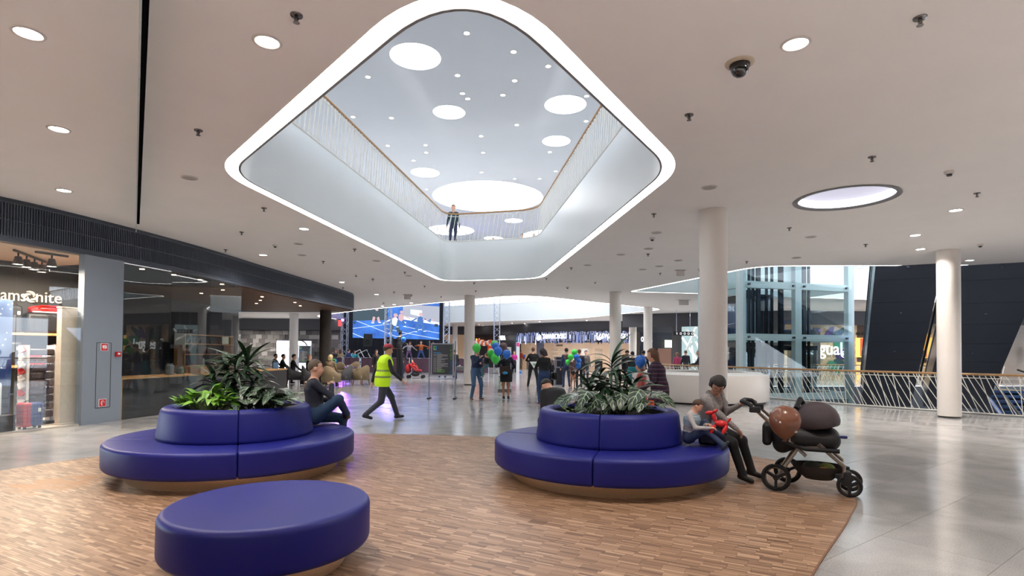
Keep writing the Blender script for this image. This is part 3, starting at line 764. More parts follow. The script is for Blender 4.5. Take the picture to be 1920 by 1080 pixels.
# starry blue poster on a stand, low plinth with a white case, small red and blue case
a = inray(-8, 1.0)
tt = thing('poster_stand', 'tall blue starry poster at the left edge of the shop window', 'poster', (a.x, a.y, 0.035), math.atan2(d.y, d.x) - 0.1)
def poster_mat():
    m = bpy.data.materials.new('starry_poster'); m.use_nodes = True; nt = m.node_tree; N = nt.nodes; L = nt.links; bs = N['Principled BSDF']; bs.inputs['Roughness'].default_value = 0.5
    tc = N.new('ShaderNodeTexCoord'); v = N.new('ShaderNodeTexVoronoi'); v.inputs['Scale'].default_value = 9; L.new(tc.outputs['Object'], v.inputs['Vector'])
    r = N.new('ShaderNodeValToRGB'); r.color_ramp.elements[0].position = 0.10; r.color_ramp.elements[0].color = (0.8, 0.85, 0.95, 1); r.color_ramp.elements[1].position = 0.17; r.color_ramp.elements[1].color = (0, 0, 0, 1)
    L.new(v.outputs['Distance'], r.inputs[0])
    n = N.new('ShaderNodeTexNoise'); n.inputs['Scale'].default_value = 1.4; L.new(tc.outputs['Object'], n.inputs['Vector'])
    r2 = N.new('ShaderNodeValToRGB'); r2.color_ramp.elements[0].position = 0.4; r2.color_ramp.elements[0].color = srgb(34, 66, 130) + (1,); r2.color_ramp.elements[1].position = 0.7; r2.color_ramp.elements[1].color = srgb(150, 178, 220) + (1,)
    L.new(n.outputs['Fac'], r2.inputs[0]); mx = N.new('ShaderNodeMix'); mx.data_type = 'RGBA'; mx.blend_type = 'SCREEN'; mx.inputs[0].default_value = 1; L.new(r2.outputs[0], mx.inputs[6]); L.new(r.outputs[0], mx.inputs[7]); L.new(mx.outputs[2], bs.inputs['Base Color'])
    return m
b = MB(); b.box((-0.28, 0, 1.62), (1.05, 0.03, 1.66)); b.build('print', poster_mat(), tt, world=False)
b = MB(); b.box((-0.28, 0.03, 0.4), (1.0, 0.04, 0.8)); b.build('lower_panel', M_caseblack, tt, world=False)
b = MB(); b.cyl((0.245, 0.02, 0.02), (0.245, 0.02, 2.4), 0.012, n=8); b.build('pole', pm('pole_blue', srgb(60, 84, 140), 0.4), tt, world=False)
a = inray(18, 0.30)
b = MB(); b.box((0, 0, 0.14), (0.9, 0.42, 0.28)); b.box((0, 0, 0.285), (0.92, 0.44, 0.014)); o = b.build('display_plinth', M_caseblack, bevel=0.004); o.location = (a.x - 0.12, a.y - 0.42, 0.035); o.rotation_euler = (0, 0, math.atan2(d.y, d.x) + 0.12); tag(o, 'low black display plinth at the left of the shop window', 'plinth')
c = Vector((a.x - 0.10, a.y - 0.36, 0.035 + 0.294)); suitcase('suitcase', 'white ribbed suitcase standing on the black plinth', 0, 0, 0, 0.40, 0.24, 0.60, pm('case_white', srgb(226, 226, 228), 0.35), base=c, yaw=0.2)
a = inray(58, 0.22); suitcase('suitcase', 'small red and blue child suitcase on the shop floor behind the glass', 0, 0, 0, 0.34, 0.22, 0.44, pm('case_navy', srgb(44, 54, 110), 0.4), base=Vector((a.x, a.y, 0.035)), yaw=0.35, wheels=True)
o = [x for x in bpy.data.objects if x.name.startswith('suitcase')][-1]
tt = [x for x in bpy.data.objects if x.get('label', '').startswith('small red and blue')][0]
b = MB(); b.box((-0.10, 0, 0.27), (0.14, 0.235, 0.45)); b.build('red_panel', M_casered, tt, world=False, bevel=0.03, smooth=True)
# track lights
M_lampgrey = pm('lamp_grey', srgb(70, 64, 60), 0.4, metal=0.4); M_spot = em('spot_face', (1.0, 0.86, 0.68), 14)
def track(pts, label, n, z=FZ - 0.10, spot=True):
    a, c = Vector(pts[0]), Vector(pts[1]); tt = thing('track_light', label, 'track light', (a.x, a.y, z))
    b = MB(); b.bar((a.x, a.y, z + 0.05), (c.x, c.y, z + 0.05), 0.04, 0.04); b.build('track', M_lampgrey, tt)
    for k in range(n):
        p = a.lerp(c, (k + 0.5) / n)
        b = MB(); b.cyl((p.x, p.y, z + 0.05), (p.x, p.y, z - 0.03), 0.015, n=8); b.lathe([(0.0, -0.03), (0.05, -0.04), (0.09, -0.19), (0.095, -0.20)], 16, (p.x, p.y, z)); hd = b.build('lamp_head', M_lampgrey, tt, smooth='auto')
        b = MB(); b.lathe([(0.0, -0.188), (0.088, -0.188)], 16, (p.x, p.y, z)); b.build('lens', M_spot, hd)
    return tt
track([tuple(inray(20, 0.7)), tuple(inray(80, 1.9))], 'row of grey track spotlights above the samsonite wall', 4)
track([tuple(inray(60, 0.5)), tuple(inray(122, 0.4))], 'short track with one grey spotlight close behind the shop glass', 1)
for (x, y, e) in [tuple(inray(px_, 1.0)) + (75,) for px_ in (110, 50, -10)]:
    l = bpy.data.lights.new('shop_lamp', 'AREA'); l.energy = e; l.size = 0.5; l.color = (1.0, 0.80, 0.62); o = bpy.data.objects.new('shop_lamp', l); COL.objects.link(o); o.location = (x, y, FZ - 0.32)

# ---- cafe: counter behind the glass, timber soffit, concrete column
e0, e1 = caf[0], front_at(19.4)
cl = [p for p in FRONT if e0.y < p[1] < e1.y]; cl = [tuple(e0)] + cl + [tuple(e1)]
ci = offset(cl, 0.05, False); cin = offset(cl, 0.62, False)
t = thing('cafe_counter', 'long dark cafe counter with oak top edge behind the glass', 'counter', tuple(e0) + (0,))
b = MB(); b.prism(ci + cin[::-1], 0.002, 0.88); b.build('front_panel', M_darkpanel, t)
b = MB(); b.prism(offset(cl, 0.03, False) + offset(cl, 0.66, False)[::-1], 0.88, 0.925); b.build('counter_top', M_counterwood, t)
b = MB(); b.box((e0.x + inn.x * 0.03, e0.y + 0.02, 0.45), (0.05, 0.04, 0.9)); b.build('end_trim', M_counterwood, t)
# goods on the counter
for k, (px, hgt, col_) in enumerate([(318, 0.28, (96, 110, 120)), (338, 0.20, (60, 80, 60))]):
    p = inray(px, 0.45); b = MB(); b.lathe([(0, 0), (0.09, 0), (0.1, 0.03), (0.1, hgt - 0.06), (0.07, hgt - 0.03), (0.07, hgt), (0, hgt)], 16, (0, 0, 0))
    o = b.build('storage_jar', pm('jar_%d' % k, srgb(*col_), 0.25), smooth='auto'); o.location = (p.x, p.y, 0.927); tag(o, ['tall grey jar on the cafe counter', 'short green jar on the cafe counter'][k], 'jar')
p = inray(370, 0.5); b = MB(); b.box((0, 0, 0.09), (0.5, 0.6, 0.18)); b.box((0, 0, 0.19), (0.44, 0.54, 0.03)); o = b.build('pastry_box', pm('kraft', srgb(150, 112, 76), 0.6), bevel=0.01); o.location = (p.x, p.y, 0.927); tag(o, 'brown tray box lying on the cafe counter', 'box')
# back bar
t = thing('back_bar', 'dark back bar shelf unit with oak frame behind the cafe counter', 'shelf unit', (-12.3, 22.0, 0))
b = MB(); b.bbox((-12.5, 20.3, 0.004), (-12.4, 23.8, 2.1)); b.build('back_panel', M_darkpanel, t)
for z in (0.9, 1.35, 1.75, 2.1):
    b = MB(); b.bbox((-12.4, 20.3, z), (-12.0, 23.8, z + 0.04)); b.build('shelf', M_counterwood, t)
for y in (20.3, 23.78):
    b = MB(); b.bbox((-12.4, y - 0.04, 0.004), (-12.0, y, 2.14)); b.build('side_panel', M_counterwood, t)
for k in range(14):
    z = (0.944, 1.394, 1.794)[k % 3]; y = 20.5 + k * 0.23; hgt = 0.18 + (k * 7 % 5) * 0.03
    b = MB(); b.lathe([(0, 0), (0.04, 0), (0.042, 0.01), (0.042, hgt * 0.6), (0.016, hgt * 0.78), (0.016, hgt), (0, hgt)], 10); o = b.build('bottle', pm('bottle_%d' % (k % 4), [srgb(40, 60, 40), srgb(120, 80, 40), srgb(180, 190, 200), srgb(140, 40, 36)][k % 4], 0.15), smooth='auto')
    o.location = (-12.2, y, z); tag(o, 'bottle standing on the dark back bar shelves', 'bottle', 'bottles on the back bar')
for (px, py, w_) in ((246, 558, 44), (372, 566, 0),):
    pass
M_greybeige = pm('cafe_wall_beige', srgb(150, 140, 130), 0.7)
b = MB(); b.bbox((-13.2, 17.0, 0.004), (-13.0, 26.2, FZ)); tag(b.build('wall_cafe_back', pm('cafe_wall_dark', srgb(58, 52, 52), 0.7)), kind='structure')
b = MB(); b.prism([tuple(front_px(228) + Vector((-0.12, 0)))] + [(p[0] - 0.12, p[1]) for p in FRONT if p[1] > front_px(228).y and p[1] < 16.4] + [(-13, 16.4), (-13, 13.5)], FZ - 0.03, FZ); tag(b.build('ceiling_cafe', pm('cafe_ceiling_dark', srgb(52, 48, 52), 0.7)), kind='structure')
# timber soffit
t = thing('timber_soffit', 'brown timber slat soffit under the dark fascia of the open cafe', 'soffit', (-9, 21, FZ))
poly = ccw([p for p in offset(FAS, 0.14, False) if p[1] > 16.45 and p[0] > -12.9] + [(-12.93, 27.3), (-12.93, 16.45)])
b = MB(); b.prism(poly, FZ + 0.03, FZ + 0.05); b.build('backing', M_dark, t)
M_slat = pm('soffit_slat', srgb(120, 88, 66), 0.55, noise=(7, 0.25), stretch=(1, 9, 1))
k = 0; y = 16.5
while y < 26.85:
    # slats run across the cafe; cut each to the soffit outline
    xs = []
    for a, c in zip(poly, poly[1:] + poly[:1]):
        if (a[1] > y) != (c[1] > y): xs.append(a[0] + (c[0] - a[0]) * (y - a[1]) / (c[1] - a[1]))
    if len(xs) >= 2:
        b = MB(); b.bbox((min(xs) + 0.02, y, FZ - 0.012), (max(xs) - 0.07, y + 0.085, FZ + 0.03)); b.build('slat', M_slat, t)
    y += 0.105
M_warm = em('warm_spot', (1.0, 0.62, 0.34), 18)
for (x, y) in ((-9.2, 17.5), (-8.9, 19.6), (-9.6, 21.0), (-9.0, 23.4), (-10.5, 18.6), (-10.4, 22.4), (-8.6, 21.8)):
    b = MB(); b.lathe([(0.0, -0.016), (0.03, -0.016), (0.045, -0.02), (0.045, 0.0)], 14, (x, y, FZ)); o = b.build('downlight', M_warm); tag(o, 'tiny warm downlight in the timber soffit of the cafe', 'ceiling light', 'downlights of the timber soffit')
for (px, o_) in ((262, 0.5), (322, 0.5), (372, 0.5), (413, 0.5)):
    q = inray(px, o_); b = MB(); b.lathe([(0.0, -0.006), (0.03, -0.006), (0.05, -0.01), (0.05, 0.0)], 14, (q.x, q.y, FZ - 0.03)); o = b.build('downlight', M_warm); tag(o, 'warm spotlight in the dark cafe ceiling behind the glass', 'ceiling light', 'warm spots behind the cafe glass')
    l = bpy.data.lights.new('cafe_spot', 'SPOT'); l.energy = 25; l.spot_size = 0.9; l.color = (1, 0.6, 0.35); l.shadow_soft_size = 0.03; ob = bpy.data.objects.new('cafe_spot', l); COL.objects.link(ob); ob.location = (q.x, q.y, FZ - 0.06)
p = atY(610, 640, 25.9); column(p.x, p.y, 0.26, FZ, 'dark concrete column at the cafe corner under the soffit', pm('concrete_dark', srgb(72, 66, 62), 0.8, noise=(6, 0.15), bump=(20, 0.2)))
# ================================================================ SEATING
def leather_mat():
    m = pm('blue_leather', srgb(21, 26, 114), 0.46, noise=(2.0, 0.05), bump=(220, 0.06), spec=0.38)
    return m
M_blue = leather_mat()
M_plinth = pm('brushed_bronze', srgb(240, 212, 176), 0.3, metal=0.55, noise=(30, 0.12), stretch=(1, 1, 12))
M_soil = pm('soil', srgb(34, 26, 20), 0.95, noise=(40, 0.4), bump=(40, 0.6))
def rrect(r0, z0, r1, z1, rad, n=5, lean=0.0):
    """rounded section in (r, z), counter-clockwise"""
    out = []
    for cx, cz, a in ((r1 - rad, z0 + rad, -PI / 2), (r1 - rad, z1 - rad, 0), (r0 + rad, z1 - rad, PI / 2), (r0 + rad, z0 + rad, PI)):
        for i in range(n + 1):
            t = a + PI / 2 * i / n; out.append((cx + rad * math.cos(t), cz + rad * math.sin(t)))
    return [(r - lean * (z - z0), z) for r, z in out]
def sector(prof, a0, a1, n=20, puff=0.012):
    """solid upholstered sector with soft ends"""
    b = MB(); k = len(prof); cr = sum(p[0] for p in prof) / k; cz = sum(p[1] for p in prof) / k
    ang = [a0, a0 + 0.004, a0 + 0.012] + [a0 + 0.012 + (a1 - a0 - 0.024) * (i + 1) / n for i in range(n)] + [a1 - 0.004, a1]
    ins = [2.2, 0.9, 0.25] + [0] * n + [0.9, 2.2]; ins[-3] = 0.25
    vs_ = []
    for a, s in zip(ang, ins):
        for r, z in prof:
            d = math.hypot(r - cr, z - cz); f_ = 1 - s * puff / d
            rr_, zz = cr + (r - cr) * f_, cz + (z - cz) * f_
            vs_.append((rr_ * math.cos(a), rr_ * math.sin(a), zz))
    m = len(ang); fs = []
    for i in range(m - 1):
        for j in range(k):
            j2 = (j + 1) % k; fs.append((i * k + j, (i + 1) * k + j, (i + 1) * k + j2, i * k + j2))
    fs.append(tuple(range(k))); fs.append(tuple((m - 1) * k + j for j in reversed(range(k))))
    b.add(vs_, fs); return b
def planter_seat(label, c, seams):
    t = thing('planter_bench', label, 'bench', (c[0], c[1], WZ))
    for i in range(4):
        a0, a1 = math.radians(seams[i]), math.radians(seams[i] + ((seams[(i + 1) % 4] - seams[i]) % 360))
        sector(rrect(0.86, 0.15, 1.45, 0.448, 0.045), a0 + 0.0015, a1 - 0.0015).build('seat_cushion', M_blue, t, world=False, smooth='auto')
        sector(rrect(0.76, 0.43, 0.925, 0.835, 0.06, lean=0.14), a0 + 0.002, a1 - 0.002).build('backrest', M_blue, t, world=False, smooth='auto')
    b = MB(); b.lathe([(1.22, 0.0), (1.26, 0.10), (1.27, 0.152)], 64); b.build('plinth', M_plinth, t, world=False, smooth=True)
    b = MB(); b.lathe([(0.88, 0.10), (1.25, 0.150)], 48); b.f = [q[::-1] for q in b.f]; b.build('underside', M_dark, t, world=False)
    b = MB(); b.lathe([(0.72, 0.45), (0.70, 0.80)], 48); b.f = [q[::-1] for q in b.f]; b.build('planter_liner', M_dark, t, world=False, smooth=True)
    b = MB(); b.lathe([(0.0, 0.755), (0.4, 0.75), (0.715, 0.735)], 32); b.f = [q[::-1] for q in b.f]; b.build('soil', M_soil, t, world=False, smooth=True)
    return t
PR = (1.24, 7.10); PL = (-3.555, 7.22)
planter_seat('round blue leather planter bench at the right with seated woman and boy', PR, [254, 344, 74, 160])
planter_seat('round blue leather planter bench at the left behind the ottoman', PL, [296, 26, 116, 206])
t = thing('ottoman', 'plain round blue leather ottoman in the foreground', 'ottoman', (-1.74, 4.02, WZ))
b = MB(); pr = rrect(-0.72, 0.14, 0.70, 0.448, 0.05, 6); pr = [(r, z) for r, z in pr if r > 0]; pr = [(0.0, 0.14)] + pr + [(0.0, 0.452)]
b.lathe(pr, 72); b.build('cushion', M_blue, t, world=False, smooth='auto')
b = MB(); b.lathe([(0.52, 0.0), (0.56, 0.08), (0.57, 0.142)], 56); b.build('plinth', M_plinth, t, world=False, smooth=True)

# ================================================================ PLANTS
def leaf_mat(name, dark, light, vein=None, nv=7, rough=0.35):
    m = bpy.data.materials.new(name); m.use_nodes = True; nt = m.node_tree; N = nt.nodes; L = nt.links
    bs = N['Principled BSDF']; bs.inputs['Roughness'].default_value = rough
    uv = N.new('ShaderNodeUVMap'); sp = N.new('ShaderNodeSeparateXYZ'); L.new(uv.outputs[0], sp.inputs[0])
    oi = N.new('ShaderNodeObjectInfo'); nz = N.new('ShaderNodeTexNoise'); nz.inputs['Scale'].default_value = 14; tc = N.new('ShaderNodeTexCoord'); L.new(tc.outputs['Object'], nz.inputs['Vector'])
    ad = N.new('ShaderNodeMath'); ad.operation = 'MULTIPLY_ADD'; ad.inputs[1].default_value = 0.6; L.new(oi.outputs['Random'], ad.inputs[0]); 
    h = N.new('ShaderNodeMath'); h.operation = 'MULTIPLY'; h.inputs[1].default_value = 0.4; L.new(nz.outputs['Fac'], h.inputs[0]); L.new(h.outputs[0], ad.inputs[2])
    cr = N.new('ShaderNodeValToRGB'); cr.color_ramp.elements[0].color = tuple(dark) + (1,); cr.color_ramp.elements[1].color = tuple(light) + (1,); L.new(ad.outputs[0], cr.inputs[0])
    au = N.new('ShaderNodeMath'); au.operation = 'ABSOLUTE'; L.new(sp.outputs[0], au.inputs[0])      # |u|: 0 on the midrib
    mid = N.new('ShaderNodeMapRange'); mid.inputs[1].default_value = 0.07 if vein else 0.05; mid.inputs[2].default_value = 0.03; L.new(au.outputs[0], mid.inputs[0])
    last = cr.outputs[0]
    if vein:
        a = N.new('ShaderNodeMath'); a.operation = 'MULTIPLY_ADD'; a.inputs[1].default_value = -0.26; L.new(au.outputs[0], a.inputs[0]); L.new(sp.outputs[1], a.inputs[2])
        f_ = N.new('ShaderNodeMath'); f_.operation = 'MULTIPLY'; f_.inputs[1].default_value = nv; L.new(a.outputs[0], f_.inputs[0])
        fr = N.new('ShaderNodeMath'); fr.operation = 'PINGPONG'; fr.inputs[1].default_value = 0.5; L.new(f_.outputs[0], fr.inputs[0])
        ve = N.new('ShaderNodeMapRange'); ve.inputs[1].default_value = 0.10; ve.inputs[2].default_value = 0.045; L.new(fr.outputs[0], ve.inputs[0])
        ed = N.new('ShaderNodeMapRange'); ed.inputs[1].default_value = 0.95; ed.inputs[2].default_value = 0.985; L.new(au.outputs[0], ed.inputs[0])
        mx = N.new('ShaderNodeMath'); mx.operation = 'MAXIMUM'; L.new(mid.outputs[0], mx.inputs[0]); L.new(ve.outputs[0], mx.inputs[1])
        mx2 = N.new('ShaderNodeMath'); mx2.operation = 'MAXIMUM'; L.new(mx.outputs[0], mx2.inputs[0]); L.new(ed.outputs[0], mx2.inputs[1]); fac = mx2.outputs[0]; vc = vein
    else:
        fac = mid.outputs[0]; vc = tuple(min(1, c * 1.5) for c in light)
    mm = N.new('ShaderNodeMix'); mm.data_type = 'RGBA'; L.new(fac, mm.inputs[0]); L.new(last, mm.inputs[6]); mm.inputs[7].default_value = tuple(vc) + (1,)
    L.new(mm.outputs[2], bs.inputs['Base Color']); MATS[name] = m; return m
M_palm = leaf_mat('palm_leaf', srgb(18, 34, 22), srgb(52, 84, 52), rough=0.3)
M_bush = leaf_mat('bright_leaf', srgb(52, 104, 24), srgb(128, 180, 56), rough=0.4)
M_aloc = leaf_mat('arrow_leaf', srgb(12, 26, 22), srgb(30, 50, 40), vein=srgb(150, 176, 140), nv=5, rough=0.35)
M_stem = pm('plant_stem', srgb(70, 84, 46), 0.6); M_cane = pm('palm_cane', srgb(64, 52, 38), 0.8, noise=(30, 0.3))
def leaf_mesh(name, mat, L_, w, droop, nl=8, shape='blade', fold=0.25, wave=0.0):
    b = MB(); uv = []; vs_ = []; cols = 5
    for i in range(nl + 1):
        v = i / nl
        if shape == 'blade': ww = w * math.sin(PI * min(1, v * 0.97 + 0.03)) ** 0.55 * (1 - 0.25 * v)
        elif shape == 'oval': ww = w * math.sin(PI * v ** 0.8) ** 0.8
        else: ww = w * (0.75 + 0.25 * math.sin(min(1, v * 3.0) * PI / 2)) * (1 - v) ** 0.62 * (1 + 0.10 * math.cos(v * 8 * 2 * PI)) if v < 1 else 0.0
        x = L_ * (v - droop * 0.25 * v * v); z = -droop * L_ * v * v * 0.75 + 0.06 * L_ * math.sin(v * PI)
        for c in range(cols):
            u = (c - 2) / 2; back = 0
            if shape == 'arrow' and i == 0: back = -0.16 * L_ * (abs(u) ** 1.2)
            if shape == 'arrow' and i == 1: back = -0.10 * L_ * (abs(u) ** 1.2)
            vs_.append((x + back, u * ww, z + abs(u) * ww * fold + wave * math.sin(v * 9 + u * 2) * 0.02 * L_)); uv.append((u, v))
    fs = []
    for i in range(nl):
        for c in range(cols - 1): fs.append((i * cols + c, (i + 1) * cols + c, (i + 1) * cols + c + 1, i * cols + c + 1))
    b.add(vs_, fs); o = b.build(name, mat, smooth=True, uv=uv); me = o.data; bpy.data.objects.remove(o); return me
def place_leaf(me, parent, pos, yaw, pitch, s=1.0, roll=0.0):
    o = bpy.data.objects.new('leaf', me); COL.objects.link(o); o.parent = parent
    base = parent.location; cc = PL if base.x < -1 else PR; pos = Vector(pos)
    for _ in range(26):      # lift the leaf until it clears the soil and the padded rim
        M_ = Matrix.Translation(base + pos) @ Matrix.Rotation(yaw, 4, 'Z') @ Matrix.Rotation(-pitch, 4, 'Y') @ Matrix.Rotation(roll, 4, 'X') @ Matrix.Diagonal((s, s, s, 1)); hit = False
        for v in me.vertices:
            w = M_ @ v.co; r_ = math.hypot(w.x - cc[0], w.y - cc[1])
            if w.z < WZ + 0.775 or (r_ > 0.64 and w.z < WZ + 0.86): hit = True; break
        if not hit: break
        pitch += 0.09; pos.z += 0.006; s *= 0.985
    o.matrix_basis = Matrix.Translation(pos) @ Matrix.Rotation(yaw, 4, 'Z') @ Matrix.Rotation(-pitch, 4, 'Y') @ Matrix.Rotation(roll, 4, 'X') @ Matrix.Diagonal((s, s, s, 1))
    return o
PALM = [leaf_mesh('leaf', M_palm, 0.44, 0.034, dr, 8, 'blade', 0.3) for dr in (0.35, 0.6, 0.9, 0.15)]
BUSH = [leaf_mesh('leaf', M_bush, 0.17, 0.033, dr, 6, 'oval', 0.25) for dr in (0.3, 0.7)]
ALOC = [leaf_mesh('leaf', M_aloc, 0.32, 0.125, dr, 24, 'arrow', 0.12, 0.6) for dr in (0.25, 0.55, 0.8)]
def palm(label, c, canes, seed, z0=0.76):
    """clump of canes, each with whorls of strap leaves"""
    rr = random.Random(seed); t = thing('potted_palm', label, 'plant', (c[0], c[1], WZ + z0))
    for k, (dx, dy, h, n) in enumerate(canes):
        top = Vector((dx * 1.5, dy * 1.5, h)); base = Vector((dx * 0.5, dy * 0.5, -0.03)); mid = base.lerp(top, 0.5) + Vector((dx * 0.1, dy * 0.1, 0))
        b = MB(); b.tube([base, mid, top], [0.016, 0.013, 0.008], 7); b.build('cane', M_cane, t, world=False, smooth=True)
        for i in range(n):
            f_ = rr.random() ** 0.6; p = base.lerp(top, 0.30 + 0.70 * f_); yaw = i * 2.4 + rr.uniform(-0.3, 0.3)
            pit = -0.15 + 0.85 * (f_ ** 2) + rr.uniform(-0.3, 0.3)
            place_leaf(PALM[rr.randrange(4)], t, p, yaw, pit, rr.uniform(0.75, 1.15), rr.uniform(-0.4, 0.4))
    return t
palm('tall dark green palm-like plant in the left planter bench', (PL[0] - 0.16, PL[1] + 0.2), [(0, 0, 0.60, 34), (0.10, 0.03, 0.64, 32), (-0.10, 0.05, 0.56, 32), (0.20, -0.05, 0.36, 22), (-0.18, -0.05, 0.44, 24)], 3)
palm('slender dark green palm-like plant in the right planter bench', (PR[0] + 0.04, PR[1] + 0.10), [(0.02, 0.02, 0.68, 28), (-0.08, 0.04, 0.50, 28), (0.11, 0.05, 0.48, 28), (-0.18, 0.0, 0.36, 24), (0.20, 0.0, 0.36, 24)], 5)
def clump(label, c, spots, meshes, seed, stem=0.2, name='leafy_plant', scale=1.0, z0=0.74):
    rr = random.Random(seed); t = thing(name, label, 'plant', (c[0], c[1], WZ + z0))
    st = MB()
    for (x, y, h, yaw, pit, s) in spots:
        p = Vector((x, y, h)); b0 = Vector((x * 0.5, y * 0.5, -0.02)); d_ = Vector((math.cos(yaw), math.sin(yaw), 0))
        st.tube([b0, b0.lerp(p, 0.6) + Vector((0, 0, 0.03)), p], [0.006, 0.005, 0.004], 5)
        place_leaf(meshes[rr.randrange(len(meshes))], t, p, yaw, pit, s * scale, rr.uniform(-0.35, 0.35))
    st.build('stems', M_stem, t, world=False, smooth=True); return t
rr = random.Random(21)
# view directions: leaves lean towards the rim
def dome(n, cx, cy, rx, ry, h0, h1, s0, s1, seed, pit=(-0.5, 0.5), out=None):
    r_ = random.Random(seed); S = []
    for i in range(n):
        a = r_.uniform(0, 2 * PI); q = math.sqrt(r_.random()); x, y = rx * q * math.cos(a), ry * q * math.sin(a)
        yaw = (math.atan2(y, x) if out is None else out + r_.uniform(-1.3, 1.3)) + r_.uniform(-0.5, 0.5)
        S.append((x, y, h0 + (h1 - h0) * (1 - q * q) * r_.uniform(0.75, 1.1), yaw, r_.uniform(*pit), r_.uniform(s0, s1)))
    return S
clump('bright green leafy plant at the left side of the left planter', (PL[0] - 0.16, PL[1] - 0.40), dome(120, 0, 0, 0.38, 0.20, 0.04, 0.28, 0.85, 1.3, 1, pit=(-0.3, 0.9)), BUSH, 2)
clump('dark arrow-leaf plant with pale veins at the right of the left planter', (PL[0] + 0.40, PL[1] - 0.22), dome(46, 0, 0, 0.36, 0.28, 0.08, 0.36, 0.7, 1.1, 4, pit=(-0.9, 0.15), out=-1.0), ALOC, 6, name='arrow_leaf_plant')
clump('arrow-leaf plant with pale veins spread along the front of the right planter', (PR[0] + 0.0, PR[1] - 0.42), [(x_, y_, h_ + 0.05, a_, b_, s_ * 1.1) for x_, y_, h_, a_, b_, s_ in [(-0.42, 0.10, 0.22, 3.9, -0.55, 1.05), (-0.30, 0.05, 0.25, 4.3, -0.7, 1.1), (-0.20, -0.02, 0.16, 4.0, -0.8, 0.8), (-0.05, -0.04, 0.17, 4.7, -0.8, 0.95), (0.05, -0.03, 0.20, 4.75, -0.9, 1.15), (0.15, 0.0, 0.16, 5.1, -0.85, 0.85), (0.33, 0.02, 0.25, 4.3, -0.75, 1.35), (0.34, -0.05, 0.13, 4.4, -0.7, 1.15), (0.48, 0.12, 0.20, 5.5, -0.55, 1.1), (0.56, 0.2, 0.17, 5.9, -0.6, 1.0), (-0.45, 0.2, 0.15, 3.6, -0.5, 1.0), (0.5, 0.05, 0.1, 4.9, -0.7, 0.9), (-0.12, -0.06, 0.10, 4.6, -0.7, 0.8), (0.2, -0.06, 0.09, 4.9, -0.7, 0.8), (-0.33, -0.02, 0.10, 4.1, -0.6, 0.8)]] + dome(16, 0, 0.2, 0.5, 0.2, 0.1, 0.2, 0.7, 1.0, 8, pit=(-0.8, 0), out=-1.5), ALOC, 9, name='arrow_leaf_plant')
clump('small bright green plant at the left rim of the right planter', (PR[0] - 0.50, PR[1] - 0.26), dome(22, 0, 0, 0.13, 0.10, 0.02, 0.10, 0.5, 0.8, 12, pit=(-0.2, 0.9)), BUSH, 13)
# ================================================================ PEOPLE
def surface_nets(V, lo, h):
    """closed quad mesh of the zero level of the sampled field V"""
    n = np.array(V.shape) - 1; ins = V < 0
    off = [(i, j, k) for i in (0, 1) for j in (0, 1) for k in (0, 1)]
    def C(A, o): return A[o[0]:o[0] + n[0], o[1]:o[1] + n[1], o[2]:o[2] + n[2]]
    cnt_in = sum(C(ins, o).astype(np.int8) for o in off); cells = np.argwhere((cnt_in > 0) & (cnt_in < 8))
    if not len(cells): return np.zeros((0, 3)), np.zeros((0, 4), int)
    acc = np.zeros((len(cells), 3)); num = np.zeros(len(cells)); ci, cj, ck = cells.T
    for a in off:
        for ax in range(3):
            if a[ax]: continue
            c = list(a); c[ax] = 1
            va = V[ci + a[0], cj + a[1], ck + a[2]]; vb = V[ci + c[0], cj + c[1], ck + c[2]]
            m = (va < 0) != (vb < 0); t = np.where(m, va / np.where(m, va - vb, 1), 0)
            p = np.tile(np.array(a, float), (len(cells), 1)); p[:, ax] += t
            acc += p * m[:, None]; num += m
    verts = lo + h * (cells + acc / num[:, None])
    idx = -np.ones(tuple(n), int); idx[ci, cj, ck] = np.arange(len(cells)); quads = []
    for ax in range(3):
        b_, c_ = (ax + 1) % 3, (ax + 2) % 3
        sl0 = [slice(None)] * 3; sl1 = [slice(None)] * 3; sl0[ax] = slice(0, -1); sl1[ax] = slice(1, None)
        s0_, s1_ = ins[tuple(sl0)], ins[tuple(sl1)]; E = np.argwhere(s0_ != s1_)
        E = E[(E[:, b_] > 0) & (E[:, c_] > 0) & (E[:, b_] < n[b_]) & (E[:, c_] < n[c_]) & (E[:, ax] < n[ax])]
        if not len(E): continue
        q = []
        for db, dc in ((-1, -1), (0, -1), (0, 0), (-1, 0)):
            K = E.copy(); K[:, b_] += db; K[:, c_] += dc; q.append(idx[K[:, 0], K[:, 1], K[:, 2]])
        q = np.stack(q, 1); fl = ~s0_[E[:, 0], E[:, 1], E[:, 2]]; q[fl] = q[fl][:, ::-1]; quads.append(q)
    Q = np.concatenate(quads); return verts, Q[(Q >= 0).all(1)]
class Prim:
    __slots__ = ('a', 'b', 'ra', 'rb', 'sx', 'ax', 'm', 'k', 'tag', 'R', 'r')
def cap(a, b, ra, rb, m, tag='', k=0.025, sx=1.0, ax=(1, 0, 0)):
    p = Prim(); p.a = np.array(a, float); p.b = np.array(b, float); p.ra = ra; p.rb = rb; p.m = m; p.tag = tag; p.k = k; p.sx = sx; p.ax = np.array(ax, float); p.R = None; p.r = None; return p
def elp(c, r, m, tag='', k=0.02, R=None):
    p = Prim(); p.a = np.array(c, float); p.b = p.a; p.r = np.array(r, float); p.R = np.eye(3) if R is None else np.array(R, float); p.m = m; p.tag = tag; p.k = k; p.sx = 1; p.ra = p.rb = max(r); p.ax = None; return p
